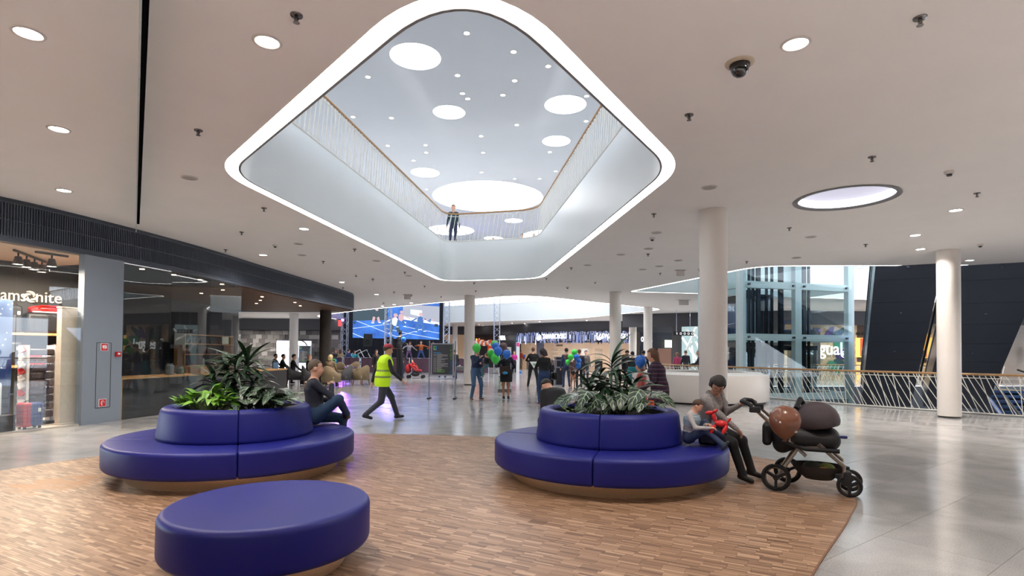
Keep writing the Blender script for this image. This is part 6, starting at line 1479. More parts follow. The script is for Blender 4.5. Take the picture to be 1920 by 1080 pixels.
# ================================================================ EVENT AREA
M_alu = pm('truss_aluminium', srgb(176, 182, 200), 0.3, metal=0.75); M_drape = pm('black_drape', srgb(18, 20, 32), 0.9, noise=(6, 0.3), bump=(8, 0.5)); M_banner = pm('barrier_banner', srgb(74, 46, 62), 0.6, noise=(3, 0.1), bump=(4, 0.3)); M_blackbox = pm('speaker_black', srgb(26, 27, 32), 0.6)
SA, SB = Vector((-12.72, 44.0)), Vector((-6.47, 49.0)); sdv_ = (SB - SA).normalized(); sn_ = Vector((sdv_.y, -sdv_.x)); sfa = math.atan2(sn_.y, sn_.x); SWID = (SB - SA).length
SZ0, SZ1 = 2.62, 7.4
scr = thing('event_screen', 'large LED event screen showing dancers on a blue court', 'screen', ((SA.x + SB.x) / 2, (SA.y + SB.y) / 2, SZ0))
def sp(u, v, o=0.0):
    """u, v in 0..1 over the screen"""
    q = SA + (SB - SA) * u + sn_ * o; return Vector((q.x, q.y, SZ0 + (SZ1 - SZ0) * v))
b = MB(); b.add([sp(0, 0), sp(1, 0), sp(1, 1), sp(0, 1), sp(0, 0, -0.2), sp(1, 0, -0.2), sp(1, 1, -0.2), sp(0, 1, -0.2)], [(0, 1, 2, 3), (7, 6, 5, 4), (0, 4, 5, 1), (2, 6, 7, 3), (1, 5, 6, 2), (0, 3, 7, 4)])
def screen_mat():
    m = bpy.data.materials.new('led_picture'); m.use_nodes = True; nt = m.node_tree; N = nt.nodes; L = nt.links; bs = N['Principled BSDF']; bs.inputs['Base Color'].default_value = (0.02, 0.02, 0.03, 1)
    tc = N.new('ShaderNodeTexCoord'); nz = N.new('ShaderNodeTexNoise'); nz.inputs['Scale'].default_value = 0.8; nz.inputs['Detail'].default_value = 6; L.new(tc.outputs['Object'], nz.inputs['Vector'])
    r = N.new('ShaderNodeValToRGB'); r.color_ramp.elements[0].position = 0.3; r.color_ramp.elements[0].color = srgb(20, 62, 138) + (1,); r.color_ramp.elements[1].position = 0.7; r.color_ramp.elements[1].color = srgb(52, 118, 206) + (1,); L.new(nz.outputs['Fac'], r.inputs[0]); L.new(r.outputs[0], bs.inputs['Emission Color']); bs.inputs['Emission Strength'].default_value = 1.25; return m
b.build('led_panel', screen_mat(), scr)
PIC = [em('pic_white', (0.72, 0.85, 1.0), 0.95), em('pic_dark', (0.012, 0.03, 0.05), 1.0), em('pic_jeans', (0.04, 0.13, 0.38), 1.0), em('pic_skin', (0.55, 0.36, 0.38), 1.0), em('pic_grey', (0.34, 0.36, 0.44), 1.0), em('pic_green', (0.03, 0.06, 0.08), 1.0)]
pb_ = MB(); lay = [0.004]
def pq(pts, m):
    lay[0] += 0.0008; pb_.mat(m); pb_.add([sp(u, v * 0.62, lay[0]) for u, v in pts], [tuple(range(len(pts)))])
def pline(u0, v0, u1, v1, w, m=0):
    du, dv = (u1 - u0) * SWID, (v1 - v0) * (SZ1 - SZ0); l = math.hypot(du, dv); nu, nv = -dv / l * w / SWID, du / l * w / (SZ1 - SZ0); pq([(u0 - nu, v0 - nv), (u1 - nu, v1 - nv), (u1 + nu, v1 + nv), (u0 + nu, v0 + nv)], m)
def pell(u, v, ru, rv, m): pq([(u + ru * math.cos(a), v + rv * math.sin(a)) for a in [2 * PI * k / 14 for k in range(14)]], m)
pq([(0, 0.46), (0.38, 0.52), (0.38, 1.0), (0, 1.0)], 5)                                              # dark hall wall
pq([(0.55, 0.56), (1, 0.44), (1, 0.52), (0.55, 0.66)], 0); pq([(0.55, 0.66), (1, 0.52), (1, 1), (0.55, 1)], 4); pq([(0.64, 0.72), (0.78, 0.66), (0.78, 0.85), (0.64, 0.86)], 0)
for q in ((0.0, 0.25, 0.42, 0.42), (0.04, 0.46, 0.48, 0.06), (0.0, 0.12, 0.12, 0.0), (0.48, 0.05, 0.8, 0.32), (0.36, 0.28, 0.62, 0.16), (0.62, 0.16, 1.0, 0.02), (0.55, 0.36, 1.0, 0.2)): pline(*q, 0.028)
def dancer(u, v, k, top, leg):
    pline(u - 0.02 * k, v + 0.16 * k, u - 0.035 * k, v, 0.10 * k, leg); pline(u + 0.015 * k, v + 0.16 * k, u + 0.03 * k, v + 0.02, 0.10 * k, leg); pell(u, v + 0.22 * k, 0.026 * k, 0.085 * k, top); pline(u - 0.03 * k, v + 0.26 * k, u - 0.09 * k, v + 0.17 * k, 0.05 * k, top); pline(u + 0.03 * k, v + 0.26 * k, u + 0.085 * k, v + 0.2 * k, 0.05 * k, top); pell(u + 0.005, v + 0.34 * k, 0.016 * k, 0.034 * k, 3); pell(u - 0.035 * k, v, 0.018, 0.012, 0); pell(u + 0.035 * k, v + 0.02, 0.018, 0.012, 0)
dancer(0.25, 0.42, 1.1, 5, 3); dancer(0.46, 0.16, 1.5, 0, 5); dancer(0.53, 0.34, 1.25, 3, 2); dancer(0.76, 0.22, 1.5, 2, 2)
for u in (0.80, 0.84, 0.88, 0.91): pell(u, 0.58, 0.012, 0.03, 3 if u != 0.88 else 2)
pq([(0.93, 0.40), (0.98, 0.38), (0.98, 0.47), (0.94, 0.47)], 1); pq([(0.0, 0.42), (0.03, 0.44), (0.02, 0.36)], 1)
pb_.build('picture', PIC, scr)
for a, c, v0, v1 in ((-0.10, 0.0, -0.02, 1.02), (1.0, 1.05, -0.02, 1.02)):
    b = MB(); b.add([sp(a, v0, 0.03), sp(c, v0, 0.03), sp(c, v1, 0.03), sp(a, v1, 0.03), sp(a, v0, -0.2), sp(c, v0, -0.2), sp(c, v1, -0.2), sp(a, v1, -0.2)], [(0, 1, 2, 3), (7, 6, 5, 4), (1, 5, 6, 2), (0, 3, 7, 4), (0, 4, 5, 1)]); b.build('side_frame', M_drape, scr)
b = MB(); pts = [(SA + (SB - SA) * (-0.12 + 1.2 * k / 60) + sn_ * (0.25 + 0.08 * math.sin(k * 1.9))) for k in range(61)]; b.wall([tuple(p) for p in pts], 0.0, SZ0)
tag(b.build('stage_curtain', M_drape, smooth=True), 'black pleated curtain hanging below the event screen', 'curtain')
# stage deck
q0, q1 = SA + sn_ * 0.5 - sdv_ * 0.5, SB + sn_ * 0.5; t = thing('stage', 'low black event stage in front of the screen', 'stage', (q0.x, q0.y, 0))
poly = [tuple(q0), tuple(q1), (q1.x + sn_.x * 4.2, 41.9), (q0.x + sn_.x * 1.0, 41.9)]
b = MB(); b.prism(poly, 0.0, STG - 0.05); b.build('skirting', M_drape, t); b = MB(); b.prism(poly, STG - 0.05, STG); b.build('deck', pm('deck_dark', srgb(50, 52, 70), 0.4), t)
def truss(label, px, Y, z0=0.0, z1=8.2, w=0.42):
    p = atY(px, 640, Y); t = thing('lighting_truss', label, 'truss', (p.x, p.y, z0)); h = w / 2
    for sx in (-1, 1):
        for sy in (-1, 1): b = MB(); b.cyl((sx * h, sy * h, 0), (sx * h, sy * h, z1 - z0), 0.028, n=8); b.build('chord', M_alu, t, world=False)
    b = MB(); z = 0.1; k = 0; st = 0.42
    while z < z1 - z0 - st:
        for (ax, ay, bx_, by_) in ((-h, -h, h, -h), (h, -h, h, h), (h, h, -h, h), (-h, h, -h, -h)):
            if k % 2: ax, ay, bx_, by_ = bx_, by_, ax, ay
            b.cyl((ax, ay, z), (bx_, by_, z + st), 0.014, n=5, caps=False)
        z += st; k += 1
    b.build('lattice', M_alu, t, world=False); b = MB(); b.box((0, 0, 0.012), (w + 0.3, w + 0.3, 0.024)); b.build('base_plate', M_blackbox, t, world=False)
truss('aluminium lattice truss tower left of the screen by the red sign', 646, 42.0); truss('aluminium lattice truss tower in front of the event screen', 727.5, 41.2); truss('aluminium lattice truss tower right of the event screen', 837, 41.35); truss('aluminium lattice truss tower behind the balloon bunch', 931.5, 41.0)
def speaker(label, px, Y, py0, py1, wpx):
    a, c = atY(px, py1, Y), atY(px, py0, Y); w = wpx * Y / FPX; t = thing('loudspeaker', label, 'loudspeaker', (a.x, a.y, STG if Y > 41.9 else 0))
    b = MB(); b.box((a.x, a.y, (a.z + c.z) / 2), (w, 0.4, c.z - a.z)); bd_ = b.build('cabinet', M_blackbox, t, bevel=0.02); b = MB(); b.lathe([(0.0, -0.02), (0.12, 0.0), (0.19, 0.012)], 20); b.v = [(a.x + v[0], a.y - 0.205 - v[2] * 0.6, a.z + (c.z - a.z) * 0.35 + v[1]) for v in b.v]; b.build('cone', M_dark, bd_, smooth=True)
    b = MB(); b.cyl((a.x, a.y, STG if Y > 41.9 else 0.0), (a.x, a.y, a.z), 0.03, n=8); b.build('stand_pole', M_blackbox, t); b = MB(); z_ = STG if Y > 41.9 else 0.0
    for k in range(3): b.cyl((a.x, a.y, z_ + 0.55), (a.x + 0.45 * math.cos(k * 2.1), a.y + 0.45 * math.sin(k * 2.1), z_ + 0.02), 0.018, n=6)
    b.build('stand_legs', M_blackbox, t)
speaker('black loudspeaker on a stand left of the stage', 690, 42.6, 626, 650, 14.5); speaker('black loudspeaker at the foot of the truss in front of the screen', 729, 42.4, 632, 650, 14.5)
# barriers with banners
def barrier(label, px0, px1, Y0, Y1, z1=1.08, text=None, logo=False):
    a, c = atY(px0, 690, Y0), atY(px1, 690, Y1); t = thing('crowd_barrier', label, 'barrier', (a.x, a.y, 0)); d_ = Vector((c.x - a.x, c.y - a.y, 0)); l = d_.length; d_.normalize(); n_ = Vector((d_.y, -d_.x, 0))
    for q in (a, c): b = MB(); b.cyl((q.x, q.y, 0), (q.x, q.y, z1 + 0.03), 0.025, n=8); b.box((q.x, q.y, 0.015), (0.08, 0.5, 0.03)); b.build('post', M_alu, t)
    b = MB(); b.cyl((a.x, a.y, z1), (c.x, c.y, z1), 0.02, n=6); b.build('top_bar', M_alu, t)
    n = 14; b = MB(); b.wall([(a.x + d_.x * l * k / n + n_.x * (0.03 + 0.03 * math.sin(k * 1.3)), a.y + d_.y * l * k / n + n_.y * (0.03 + 0.03 * math.sin(k * 1.3))) for k in range(n + 1)], 0.06, z1 + 0.01); b.build('banner', M_banner, t, smooth=True)
    if text:
        m = (a + c) / 2 + n_ * 0.09; lettering(text, 0.30, pm('banner_white', srgb(232, 226, 230), 0.6, emit=0.1), (m.x, m.y, 0.50), math.atan2(n_.y, n_.x), t, width=l * 0.62, extrude=0.003)
    if logo:
        m = a + d_ * l * 0.35 + n_ * 0.09; lettering('B', 0.85, pm('logo_green', srgb(120, 190, 60), 0.5, emit=0.15), (m.x, m.y, 0.66), math.atan2(n_.y, n_.x), t, name='logo', extrude=0.003); m = m + d_ * 0.07 - n_ * 0.012; lettering('B', 0.9, pm('logo_blue', srgb(30, 120, 190), 0.5, emit=0.15), (m.x, m.y, 0.66), math.atan2(n_.y, n_.x), t, name='logo', extrude=0.003)
barrier('purple banner barrier with a green and blue letter logo', 618, 642, 40.0, 40.0, logo=True); barrier('purple banner barrier with white web address www.borymall.sk', 645, 674, 39.8, 39.8, text='www.borymall.sk'); barrier('plain purple banner barrier left of the guard', 677, 712, 39.8, 40.0); barrier('plain purple banner barrier behind the stilt walker', 716, 768, 40.0, 40.2); barrier('plain purple banner barrier behind the red pushchair', 772, 826, 40.2, 40.4); barrier('purple banner barrier between notice board and column', 829, 872, 40.4, 40.2, text='borymall'); barrier('purple banner barrier behind the man carrying a child', 884, 916, 40.2, 40.0)
# white table and white square frames by the barrier
p = atY(668, 690, 40.5); t = thing('trestle_table', 'small white table behind the barrier', 'table', (p.x, p.y, 0)); b = MB(); b.box((0, 0, 0.98), (1.1, 0.6, 0.05)); b.build('table_top', M_signwhite, t, world=False)
for sx in (-1, 1):
    for sy in (-1, 1): b = MB(); b.cyl((sx * 0.5, sy * 0.25, 0), (sx * 0.5, sy * 0.25, 0.96), 0.02, n=6); b.build('leg', M_alu, t, world=False)
for k, (px, rot) in enumerate([(671, 0.5), (683, 0.45)]):
    p = atY(px, 665, 43.0 + 0.5 * k); b = MB(); h_ = 0.55
    cs = [(math.cos(rot + PI / 4 + PI / 2 * i) * h_ * 1.0, math.sin(rot + PI / 4 + PI / 2 * i) * h_) for i in range(4)]
    for a, c in zip(cs, cs[1:] + cs[:1]): b.bar((a[0], 0, a[1]), (c[0], 0, c[1]), 0.05, 0.05, up=(0, 1, 0))
    o = b.build('square_frame', M_signwhite); o.location = (p.x, p.y, STG + 0.553); tag(o, ['tilted white square frame prop, left of the pair', 'tilted white square frame prop, right of the pair'][k], 'frame')
# red pushchair
p = Vector(feet(775, 709) + (0,)); t = thing('pushchair', 'red pushchair with a small child near the stage', 'pushchair', (p.x + 0.1, p.y - 0.2, 0), 0.0); M_redc = cloth((160, 26, 36))
b = MB(); b.tube([(-0.55, 0, 1.05), (-0.25, 0, 0.75), (0.45, 0, 0.25)], 0.02, 6); b.tube([(-0.35, 0.2, 0.1), (0.1, 0.2, 0.55)], 0.018, 6); b.build('frame', M_blackbox, t, world=False)
b = MB(); b.bar((-0.3, 0, 0.85), (0.05, 0, 0.48), 0.42, 0.09); b.bar((0.05, 0, 0.48), (0.4, 0, 0.45), 0.42, 0.09); b.build('seat', M_redc, t, world=False, bevel=0.03); b = MB(); b.ell((-0.38, 0, 0.55), (0.16, 0.2, 0.28), 12, 8); b.build('shopping_bag', M_redc, t, world=False, smooth=True); b = MB(); b.ell((0.05, 0, 0.25), (0.26, 0.18, 0.14), 12, 8); b.build('basket', M_blackbox, t, world=False, smooth=True)
for wx, wy in ((-0.32, 0.25), (-0.32, -0.25), (0.5, 0.2), (0.5, -0.2)): b = MB(); b.cyl((wx, wy - 0.02, 0.1), (wx, wy + 0.02, 0.1), 0.10, n=14); b.build('wheel', M_blackbox, t, world=False)
person('small child with a green hat sitting in the red pushchair', p.x + 0.05, p.y - 0.22, -20, h=0.8, top=(180, 40, 40), bottom=(200, 60, 40), hair=(60, 200, 70), style='bald', z=0.0, hip=0.73, lean=-20, ankles=[(-0.06, 0.28, 0.52), (0.06, 0.28, 0.52)], wrists=[(-0.1, 0.2, 0.75), (0.1, 0.2, 0.75)], kpole=[(0, 0.2, 1), (0, 0.2, 1)])

# ================================================================ CAFE FURNITURE
M_beige = cloth((150, 132, 104)); M_greyc = cloth((92, 92, 96)); M_legw = pm('chair_leg_oak', srgb(140, 100, 66), 0.5)
def armchair(label, x, y, face, mat, group=None):
    t = thing('armchair', label, 'armchair', (x, y, 0), math.radians(face - 90), group)
    b = MB(); b.box((0, 0.03, 0.38), (0.56, 0.56, 0.18)); b.build('seat', mat, t, world=False, bevel=0.04, smooth=True)
    b = MB(); n = 14; prof = []
    for k in range(n + 1):
        a = PI + PI * k / n; cx_, cy_ = 0.36 * math.cos(a), 0.34 * math.sin(a) + 0.02
        hh = 0.62 + 0.30 * max(0, -math.sin(a)) ** 1.5; prof.append((cx_, cy_, hh))
    prof = [(-0.37, 0.30, 0.60)] + prof + [(0.37, 0.30, 0.60)]
    vs_ = []
    for cx_, cy_, hh in prof:
        o_ = 0.80
        for (k1, z_) in ((1, 0.24), (1.04, hh - 0.03), (0.97, hh), (o_, hh - 0.02), (o_, 0.24)): vs_.append((cx_ * k1, cy_ * k1 if cy_ < 0.2 else cy_, z_))
    m = len(prof); fs = []
    for i in range(m - 1):
        for j in range(5): j2 = (j + 1) % 5; fs.append((i * 5 + j, (i + 1) * 5 + j, (i + 1) * 5 + j2, i * 5 + j2))
    fs += [tuple(range(5)), tuple((m - 1) * 5 + j for j in reversed(range(5)))]
    b.add(vs_, fs); b.build('backrest', mat, t, world=False, smooth=True)
    for sx in (-1, 1):
        for sy in (-1, 1): b = MB(); b.cyl((sx * 0.28, sy * 0.24 + 0.02, 0), (sx * 0.25, sy * 0.21 + 0.02, 0.28), 0.016, 0.024, n=8); b.build('leg', M_legw, t, world=False)
    return t
def cafe_table(label, x, y):
    t = thing('cafe_table', label, 'table', (x, y, 0)); b = MB(); b.lathe([(0.0, 0.70), (0.36, 0.70), (0.36, 0.735), (0.0, 0.735)], 24); b.build('table_top', pm('table_dark', srgb(52, 38, 34), 0.4), t, world=False)
    b = MB(); b.cyl((0, 0, 0.02), (0, 0, 0.70), 0.03, n=10); b.build('pedestal', M_blackbox, t, world=False); b = MB(); b.lathe([(0.0, 0.03), (0.2, 0.02), (0.22, 0.0)], 20); b.build('foot', M_blackbox, t, world=False)
def fl(px, py): p = onz(px, py, 0); return p.x, p.y
for lab, px, py, face, m in [('beige armchair seen from behind with the blond guest', 618, 727, 85, M_beige), ('grey armchair turned sideways at the cafe table', 646, 723, 165, M_greyc), ('beige armchair at the right end of the cafe seating', 678, 722, 150, M_beige), ('beige armchair behind the small cafe table', 664, 706, -100, M_beige), ('dark grey chair of the man with the open jacket', 580, 724, 20, M_greyc), ('grey armchair beside the counter end', 550, 722, 30, M_greyc), ('beige armchair further back at the concrete column', 636, 709, -80, M_beige), ('grey chair of the guest by the counter corner', 527, 720, 20, M_greyc)]:
    x_, y_ = fl(px, py); armchair(lab, x_, y_, face, m)
for lab, px, py in [('dark round cafe table by the concrete column', 600, 717), ('dark round cafe table between grey and beige armchairs', 656, 716)]:
    x_, y_ = fl(px, py); cafe_table(lab, x_, y_)
SIT = dict(hip=0.615, ankles=[(-0.12, 0.42, 0.09), (0.12, 0.44, 0.09)], wrists=[(-0.15, 0.36, 0.66), (0.15, 0.36, 0.68)], kpole=[(0, 1, 1), (0, 1, 1)])
for lab, px, py, face, kw in [('blond guest sitting in the beige armchair', 618, 727, 85, dict(top=(140, 120, 96), hair=(206, 180, 130), style='bob')), ('elderly guest in brown by the concrete column', 611, 712, -20, dict(top=(46, 36, 34), hair=(90, 70, 60), style='buzz')), ('bald man in a dark jacket at the cafe table', 577, 724, 20, dict(top=(26, 28, 36), bottom=(70, 60, 48), hair=(150, 110, 86), style='bald')), ('guest in dark clothes sitting left of the bald man', 548, 722, 30, dict(top=(30, 28, 34), hair=(40, 32, 30))), ('guest with legs crossed near the counter end', 528, 720, 20, dict(top=(24, 24, 30), bottom=(46, 60, 84), hair=(50, 44, 46))), ('guest half hidden behind the palm at the counter', 514, 716, 0, dict(top=(28, 26, 32), hair=(36, 32, 34)))]:
    x_, y_ = fl(px, py); person(lab, x_, y_, face, h=1.7, **SIT, **kw)
# things at the counter end
p = atY(517, 686, 19.0); b = MB(); b.box((0, 0, 0.11), (0.02, 0.17, 0.22), M=Matrix.Rotation(0.2, 3, 'Y')); b.box((-0.04, 0, 0.005), (0.12, 0.17, 0.01)); o = b.build('menu_card', pm('menu_blue', srgb(92, 130, 170), 0.5)); o.location = (p.x, p.y, 0.926); o.rotation_euler = (0, 0, -0.9); tag(o, 'blue menu card standing at the end of the cafe counter', 'menu card')
# clad wall, lit panel and board behind the cafe
CW = Vector((-23.0, 47.0)), Vector((-14.6, 47.0)); M_cl = [pm('clad_%d' % i, c, 0.8, noise=(2, 0.08)) for i, c in enumerate([srgb(122, 118, 116), srgb(150, 146, 142), srgb(186, 182, 178), srgb(104, 100, 98)])]
wl = tag(MB().bbox((-26, 47.1, 0), (-14.2, 47.3, 3.3)).build('wall_clad', pm('clad_back', srgb(80, 78, 76), 0.9)), kind='structure'); rr = random.Random(4)
cm = [MB().box((0, 0, 0), (0.49, 0.12, 0.35)).build('block', m) for m in M_cl]; cme = [o.data for o in cm]
for o in cm: bpy.data.objects.remove(o)
for j in range(9):
    for i in range(20):
        o = bpy.data.objects.new('cladding_block', cme[rr.choice((0, 0, 1, 1, 2, 3))]); COL.objects.link(o); o.parent = wl; o.location = (-24.3 + i * 0.5 + (0.25 if j % 2 else 0), 47.05 - rr.uniform(0, 0.06), 0.2 + j * 0.36)
b = MB(); b.bbox((-32, 46.6, 3.3), (-10.5, 47.0, CEIL)); tag(b.build('wall_far_left_fascia', M_sfascia), kind='structure')
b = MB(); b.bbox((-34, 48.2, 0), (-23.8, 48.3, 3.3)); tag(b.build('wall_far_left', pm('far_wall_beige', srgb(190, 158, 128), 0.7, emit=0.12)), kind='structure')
t = thing('light_box', 'big glowing white light box behind the cafe guests', 'light box', (-18.6, 46.2, 0)); a, c = atY(518, 689, 46.0), atY(582, 640, 46.0); b = MB(); b.bbox((a.x, 46.0, 0.05), (c.x, 46.12, c.z)); b.build('diffuser', em('panel_white', (1, 0.99, 0.97), 2.2), t); b = MB(); b.bbox((a.x - 0.06, 46.12, 0.0), (c.x + 0.06, 46.2, c.z + 0.06)); b.build('frame', M_alu, t)
p = atY(560, 655, 45.6); b = MB(); pts = [(0.75 * math.cos(a), 0, 0.75 * math.sin(a)) for a in [2 * PI * k / 28 for k in range(28)]]; b.tube(pts, 0.05, 6, closed=True); b.cyl((0, 0, -0.75), (0, 0, -1.62), 0.03, n=8); b.box((0, 0, -1.65), (0.7, 0.4, 0.04)); o = b.build('ring_ornament', pm('ring_dark', srgb(60, 54, 50), 0.4), smooth='auto'); o.location = (p.x, 45.6, 1.67); tag(o, 'thin dark ring ornament standing by the glowing panel', 'ornament')
def notice(label, px0, px1, py_top, py_bot, pf, Y, small=False):
    """poster board in a silver frame on two legs"""
    a, c = atY(px0, py_bot, Y), atY(px1, py_top, Y); cx_ = (a.x + c.x) / 2; W_ = c.x - a.x; t = thing('notice_board', label, 'notice board', (cx_, Y, 0)); z0, z1 = a.z, c.z
    b = MB(); b.bbox((a.x, Y - 0.02, z0), (c.x, Y + 0.02, z1)); b.build('poster', pm('poster_charcoal', srgb(62, 64, 72), 0.45), t)
    for lo, hi in (((a.x - 0.04, z0 - 0.04), (c.x + 0.04, z0)), ((a.x - 0.04, z1), (c.x + 0.04, z1 + 0.04)), ((a.x - 0.04, z0), (a.x, z1)), ((c.x, z0), (c.x + 0.04, z1))): b = MB(); b.bbox((lo[0], Y - 0.03, lo[1]), (hi[0], Y + 0.03, hi[1])); b.build('frame', M_alu, t)
    for sx in (a.x - 0.09, c.x + 0.09):
        b = MB(); b.cyl((sx, Y, 0.03), (sx, Y, z1 + 0.12), 0.022, n=8); lg = b.build('leg', M_alu, t); b = MB(); b.box((sx, Y, 0.018), (0.09, 0.42, 0.036)); b.build('foot', M_blackbox, lg)
    b = MB(); b.cyl((a.x - 0.09, Y, z0 - 0.13), (c.x + 0.09, Y, z0 - 0.13), 0.025, n=8); b.build('cross_bar', M_alu, t)
    y_ = Y - 0.0225; H_ = z1 - z0; P = MB()
    def r(u0, u1, v0, v1, m): P.mat(m); P.add([(a.x + W_ * u0, y_ - 0.0005 * m, z1 - H_ * v1), (a.x + W_ * u1, y_ - 0.0005 * m, z1 - H_ * v1), (a.x + W_ * u1, y_ - 0.0005 * m, z1 - H_ * v0), (a.x + W_ * u0, y_ - 0.0005 * m, z1 - H_ * v0)], [(0, 1, 2, 3)])
    r(0.06, 0.14, 0.05, 0.16, 1); r(0.14, 0.22, 0.05, 0.16, 2); r(0.10, 0.18, 0.08, 0.13, 4); r(0.06, 0.20, 0.17, 0.19, 0); r(0.06, 0.42, 0.255, 0.28, 2); rg = random.Random(5)
    for k in range(20):
        v = 0.31 + k * 0.0315; 
        if k not in (3,): r(0.07, 0.125, v, v + 0.014, 0); r(0.155, 0.205, v, v + 0.014, 0)
        r(0.235, rg.choice((0.45, 0.62, 0.76, 0.78, 0.5)), v, v + 0.014, 1 if k in (17, 19) else 0)
    for k in range(90): u = 0.95 - abs(rg.gauss(0, 0.045)); v = rg.uniform(0.01, 0.99); r(u, min(1, u + 0.022), v, v + 0.014, 1 if v < 0.52 else 2)
    P.build('programme_print', [pm('ink_grey', srgb(170, 170, 172), 0.5), pm('ink_green', srgb(120, 200, 60), 0.5), pm('ink_blue', srgb(30, 140, 210), 0.5), pm('ink_white', srgb(230, 230, 230), 0.5), pm('poster_charcoal', srgb(62, 64, 72), 0.45)], t)['kind'] = 'stuff'
notice('grey programme notice board on silver legs in the hall', 810, 849, 646, 702, 748, 18.3); notice('dark notice board by the glowing panel behind the cafe', 561, 582, 649, 680, 690, 44.6)

# ================================================================ FAR SHOPS
FS = spline([(-14.0, 60.0), (-8.0, 59.0), (-2.5, 56.5), (1.0, 52.0), (4.4, 48.0), (7.8, 46.0), (11.0, 46.2), (14.5, 47.5)], 5, closed=False)
b = MB(); b.wall(FS, 3.35, CEIL); tag(b.build('wall_far_fascia', M_sfascia, smooth=True), kind='structure')
def fs_(px, z, o=0.0):
    k = ray(px, 640); k = k[0] / k[1]
    for a, c in zip(FS[:-1], FS[1:]):
        fa, fc = a[0] - k * a[1], c[0] - k * c[1]
        if fa * fc <= 0:
            u = fa / (fa - fc); dd = (Vector(c) - Vector(a)).normalized(); n_ = Vector((dd.y, -dd.x)); q = Vector(a).lerp(Vector(c), u) + n_ * o; return Vector((q.x, q.y, z)), math.atan2(n_.y, n_.x)
    q = Vector(FS[-1] if px > 900 else FS[0]); return Vector((q.x, q.y, z)), -PI / 2
def fwall(name, px0, px1, z0, z1, mat, o=0.0, parent=None, n=None):
    n = n or max(1, int(abs(px1 - px0) / 14)); pts = [fs_(px0 + (px1 - px0) * k / n, 0, o)[0] for k in range(n + 1)]; b = MB(); b.wall([(p.x, p.y) for p in pts], z0, z1); b.wall([(p.x, p.y + 0.06) for p in pts], z0, z1, flip=True); b.strip([(p.x, p.y) for p in pts], [(p.x, p.y + 0.06) for p in pts], z1, closed=False); ob = b.build(name, mat, parent)
    if not parent: tag(ob, kind='structure')
    return ob
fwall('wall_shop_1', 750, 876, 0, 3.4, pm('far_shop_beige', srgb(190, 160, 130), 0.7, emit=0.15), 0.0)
fwall('wall_shop_2', 876, 925, 0, 3.4, pm('far_shop_black', srgb(30, 28, 34), 0.5)); fwall('wall_shop_3', 925, 965, 0, 3.4, pm('far_shop_black', srgb(30, 28, 34), 0.5)); fwall('wall_shop_4', 965, 973, 0, 3.4, pm('far_shop_blue', srgb(30, 74, 110), 0.5))
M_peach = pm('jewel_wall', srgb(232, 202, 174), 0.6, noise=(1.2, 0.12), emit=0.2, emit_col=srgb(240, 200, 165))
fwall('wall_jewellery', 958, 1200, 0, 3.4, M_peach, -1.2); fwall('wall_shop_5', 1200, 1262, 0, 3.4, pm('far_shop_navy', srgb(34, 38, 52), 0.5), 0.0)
fwall('wall_jewel_pier', 1007, 1021, 0, 2.75, pm('pier_grey', srgb(96, 96, 112), 0.5), 0.05); fwall('wall_jewel_header', 973, 1178, 2.45, 2.62, pm('pier_grey', srgb(96, 96, 112), 0.5), 0.02)
# crystal curtain of the jewellery shop
t = thing('crystal_curtain', 'shimmering curtain of mirror bars above the jewellery shop', 'curtain', tuple(fs_(1080, 2.6, 0.2)[0])); bb = [MB(), MB(), MB()]; rr = random.Random(9); x = 973.0
while x < 1178:
    for row in range(2):
        p, fa = fs_(x, 0, 0.14 + 0.07 * row + rr.uniform(0, 0.05)); z1 = 3.42 - row * 0.25 - rr.uniform(0, 0.12); h_ = rr.uniform(0.35, 0.8); bb[rr.randrange(3)].box((p.x, p.y, z1 - h_ / 2), (0.05, 0.06, h_), rz=fa + rr.uniform(-0.7, 0.7))
    x += 0.9
for q, m in zip(bb, (pm('crystal_mirror', srgb(200, 206, 230), 0.12, metal=0.95), pm('crystal_dark', srgb(60, 62, 84), 0.15, metal=0.9), em('crystal_lit', (0.42, 0.48, 0.85), 0.45))): tag(q.build('mirror_bars', m, t), kind='stuff')
SGW = em('far_sign_white', (0.95, 0.96, 1.0), 3.0)
def fsign(label, text, px0, px1, z, size, mat, o=0.6, name='shop_sign'):
    a, fa = fs_(px0, z, o); c, _ = fs_(px1, z, o); t = thing(name, label, 'sign', tuple(a)); d_ = (c - a); fa = math.atan2(-d_.x, d_.y) ; fa = math.atan2(-(d_.x), d_.y) if False else math.atan2(-d_.x, d_.y); n_ = Vector((d_.y, -d_.x, 0)).normalized(); lettering(text, size, mat, (a + c) / 2, math.atan2(n_.y, n_.x), t, width=d_.length, extrude=0.02); m_ = (a + c) / 2; k_, _f = fs_((px0 + px1) / 2, z, 0.02); b = MB(); b.bar(k_ + Vector((0, 0, size * 0.46)), m_ + Vector((0, 0, size * 0.46)), 0.05, 0.04); b.bar(a + Vector((0, 0, size * 0.46)), c + Vector((0, 0, size * 0.46)), 0.04, 0.04); b.build('mount', M_sfascia, t); return t
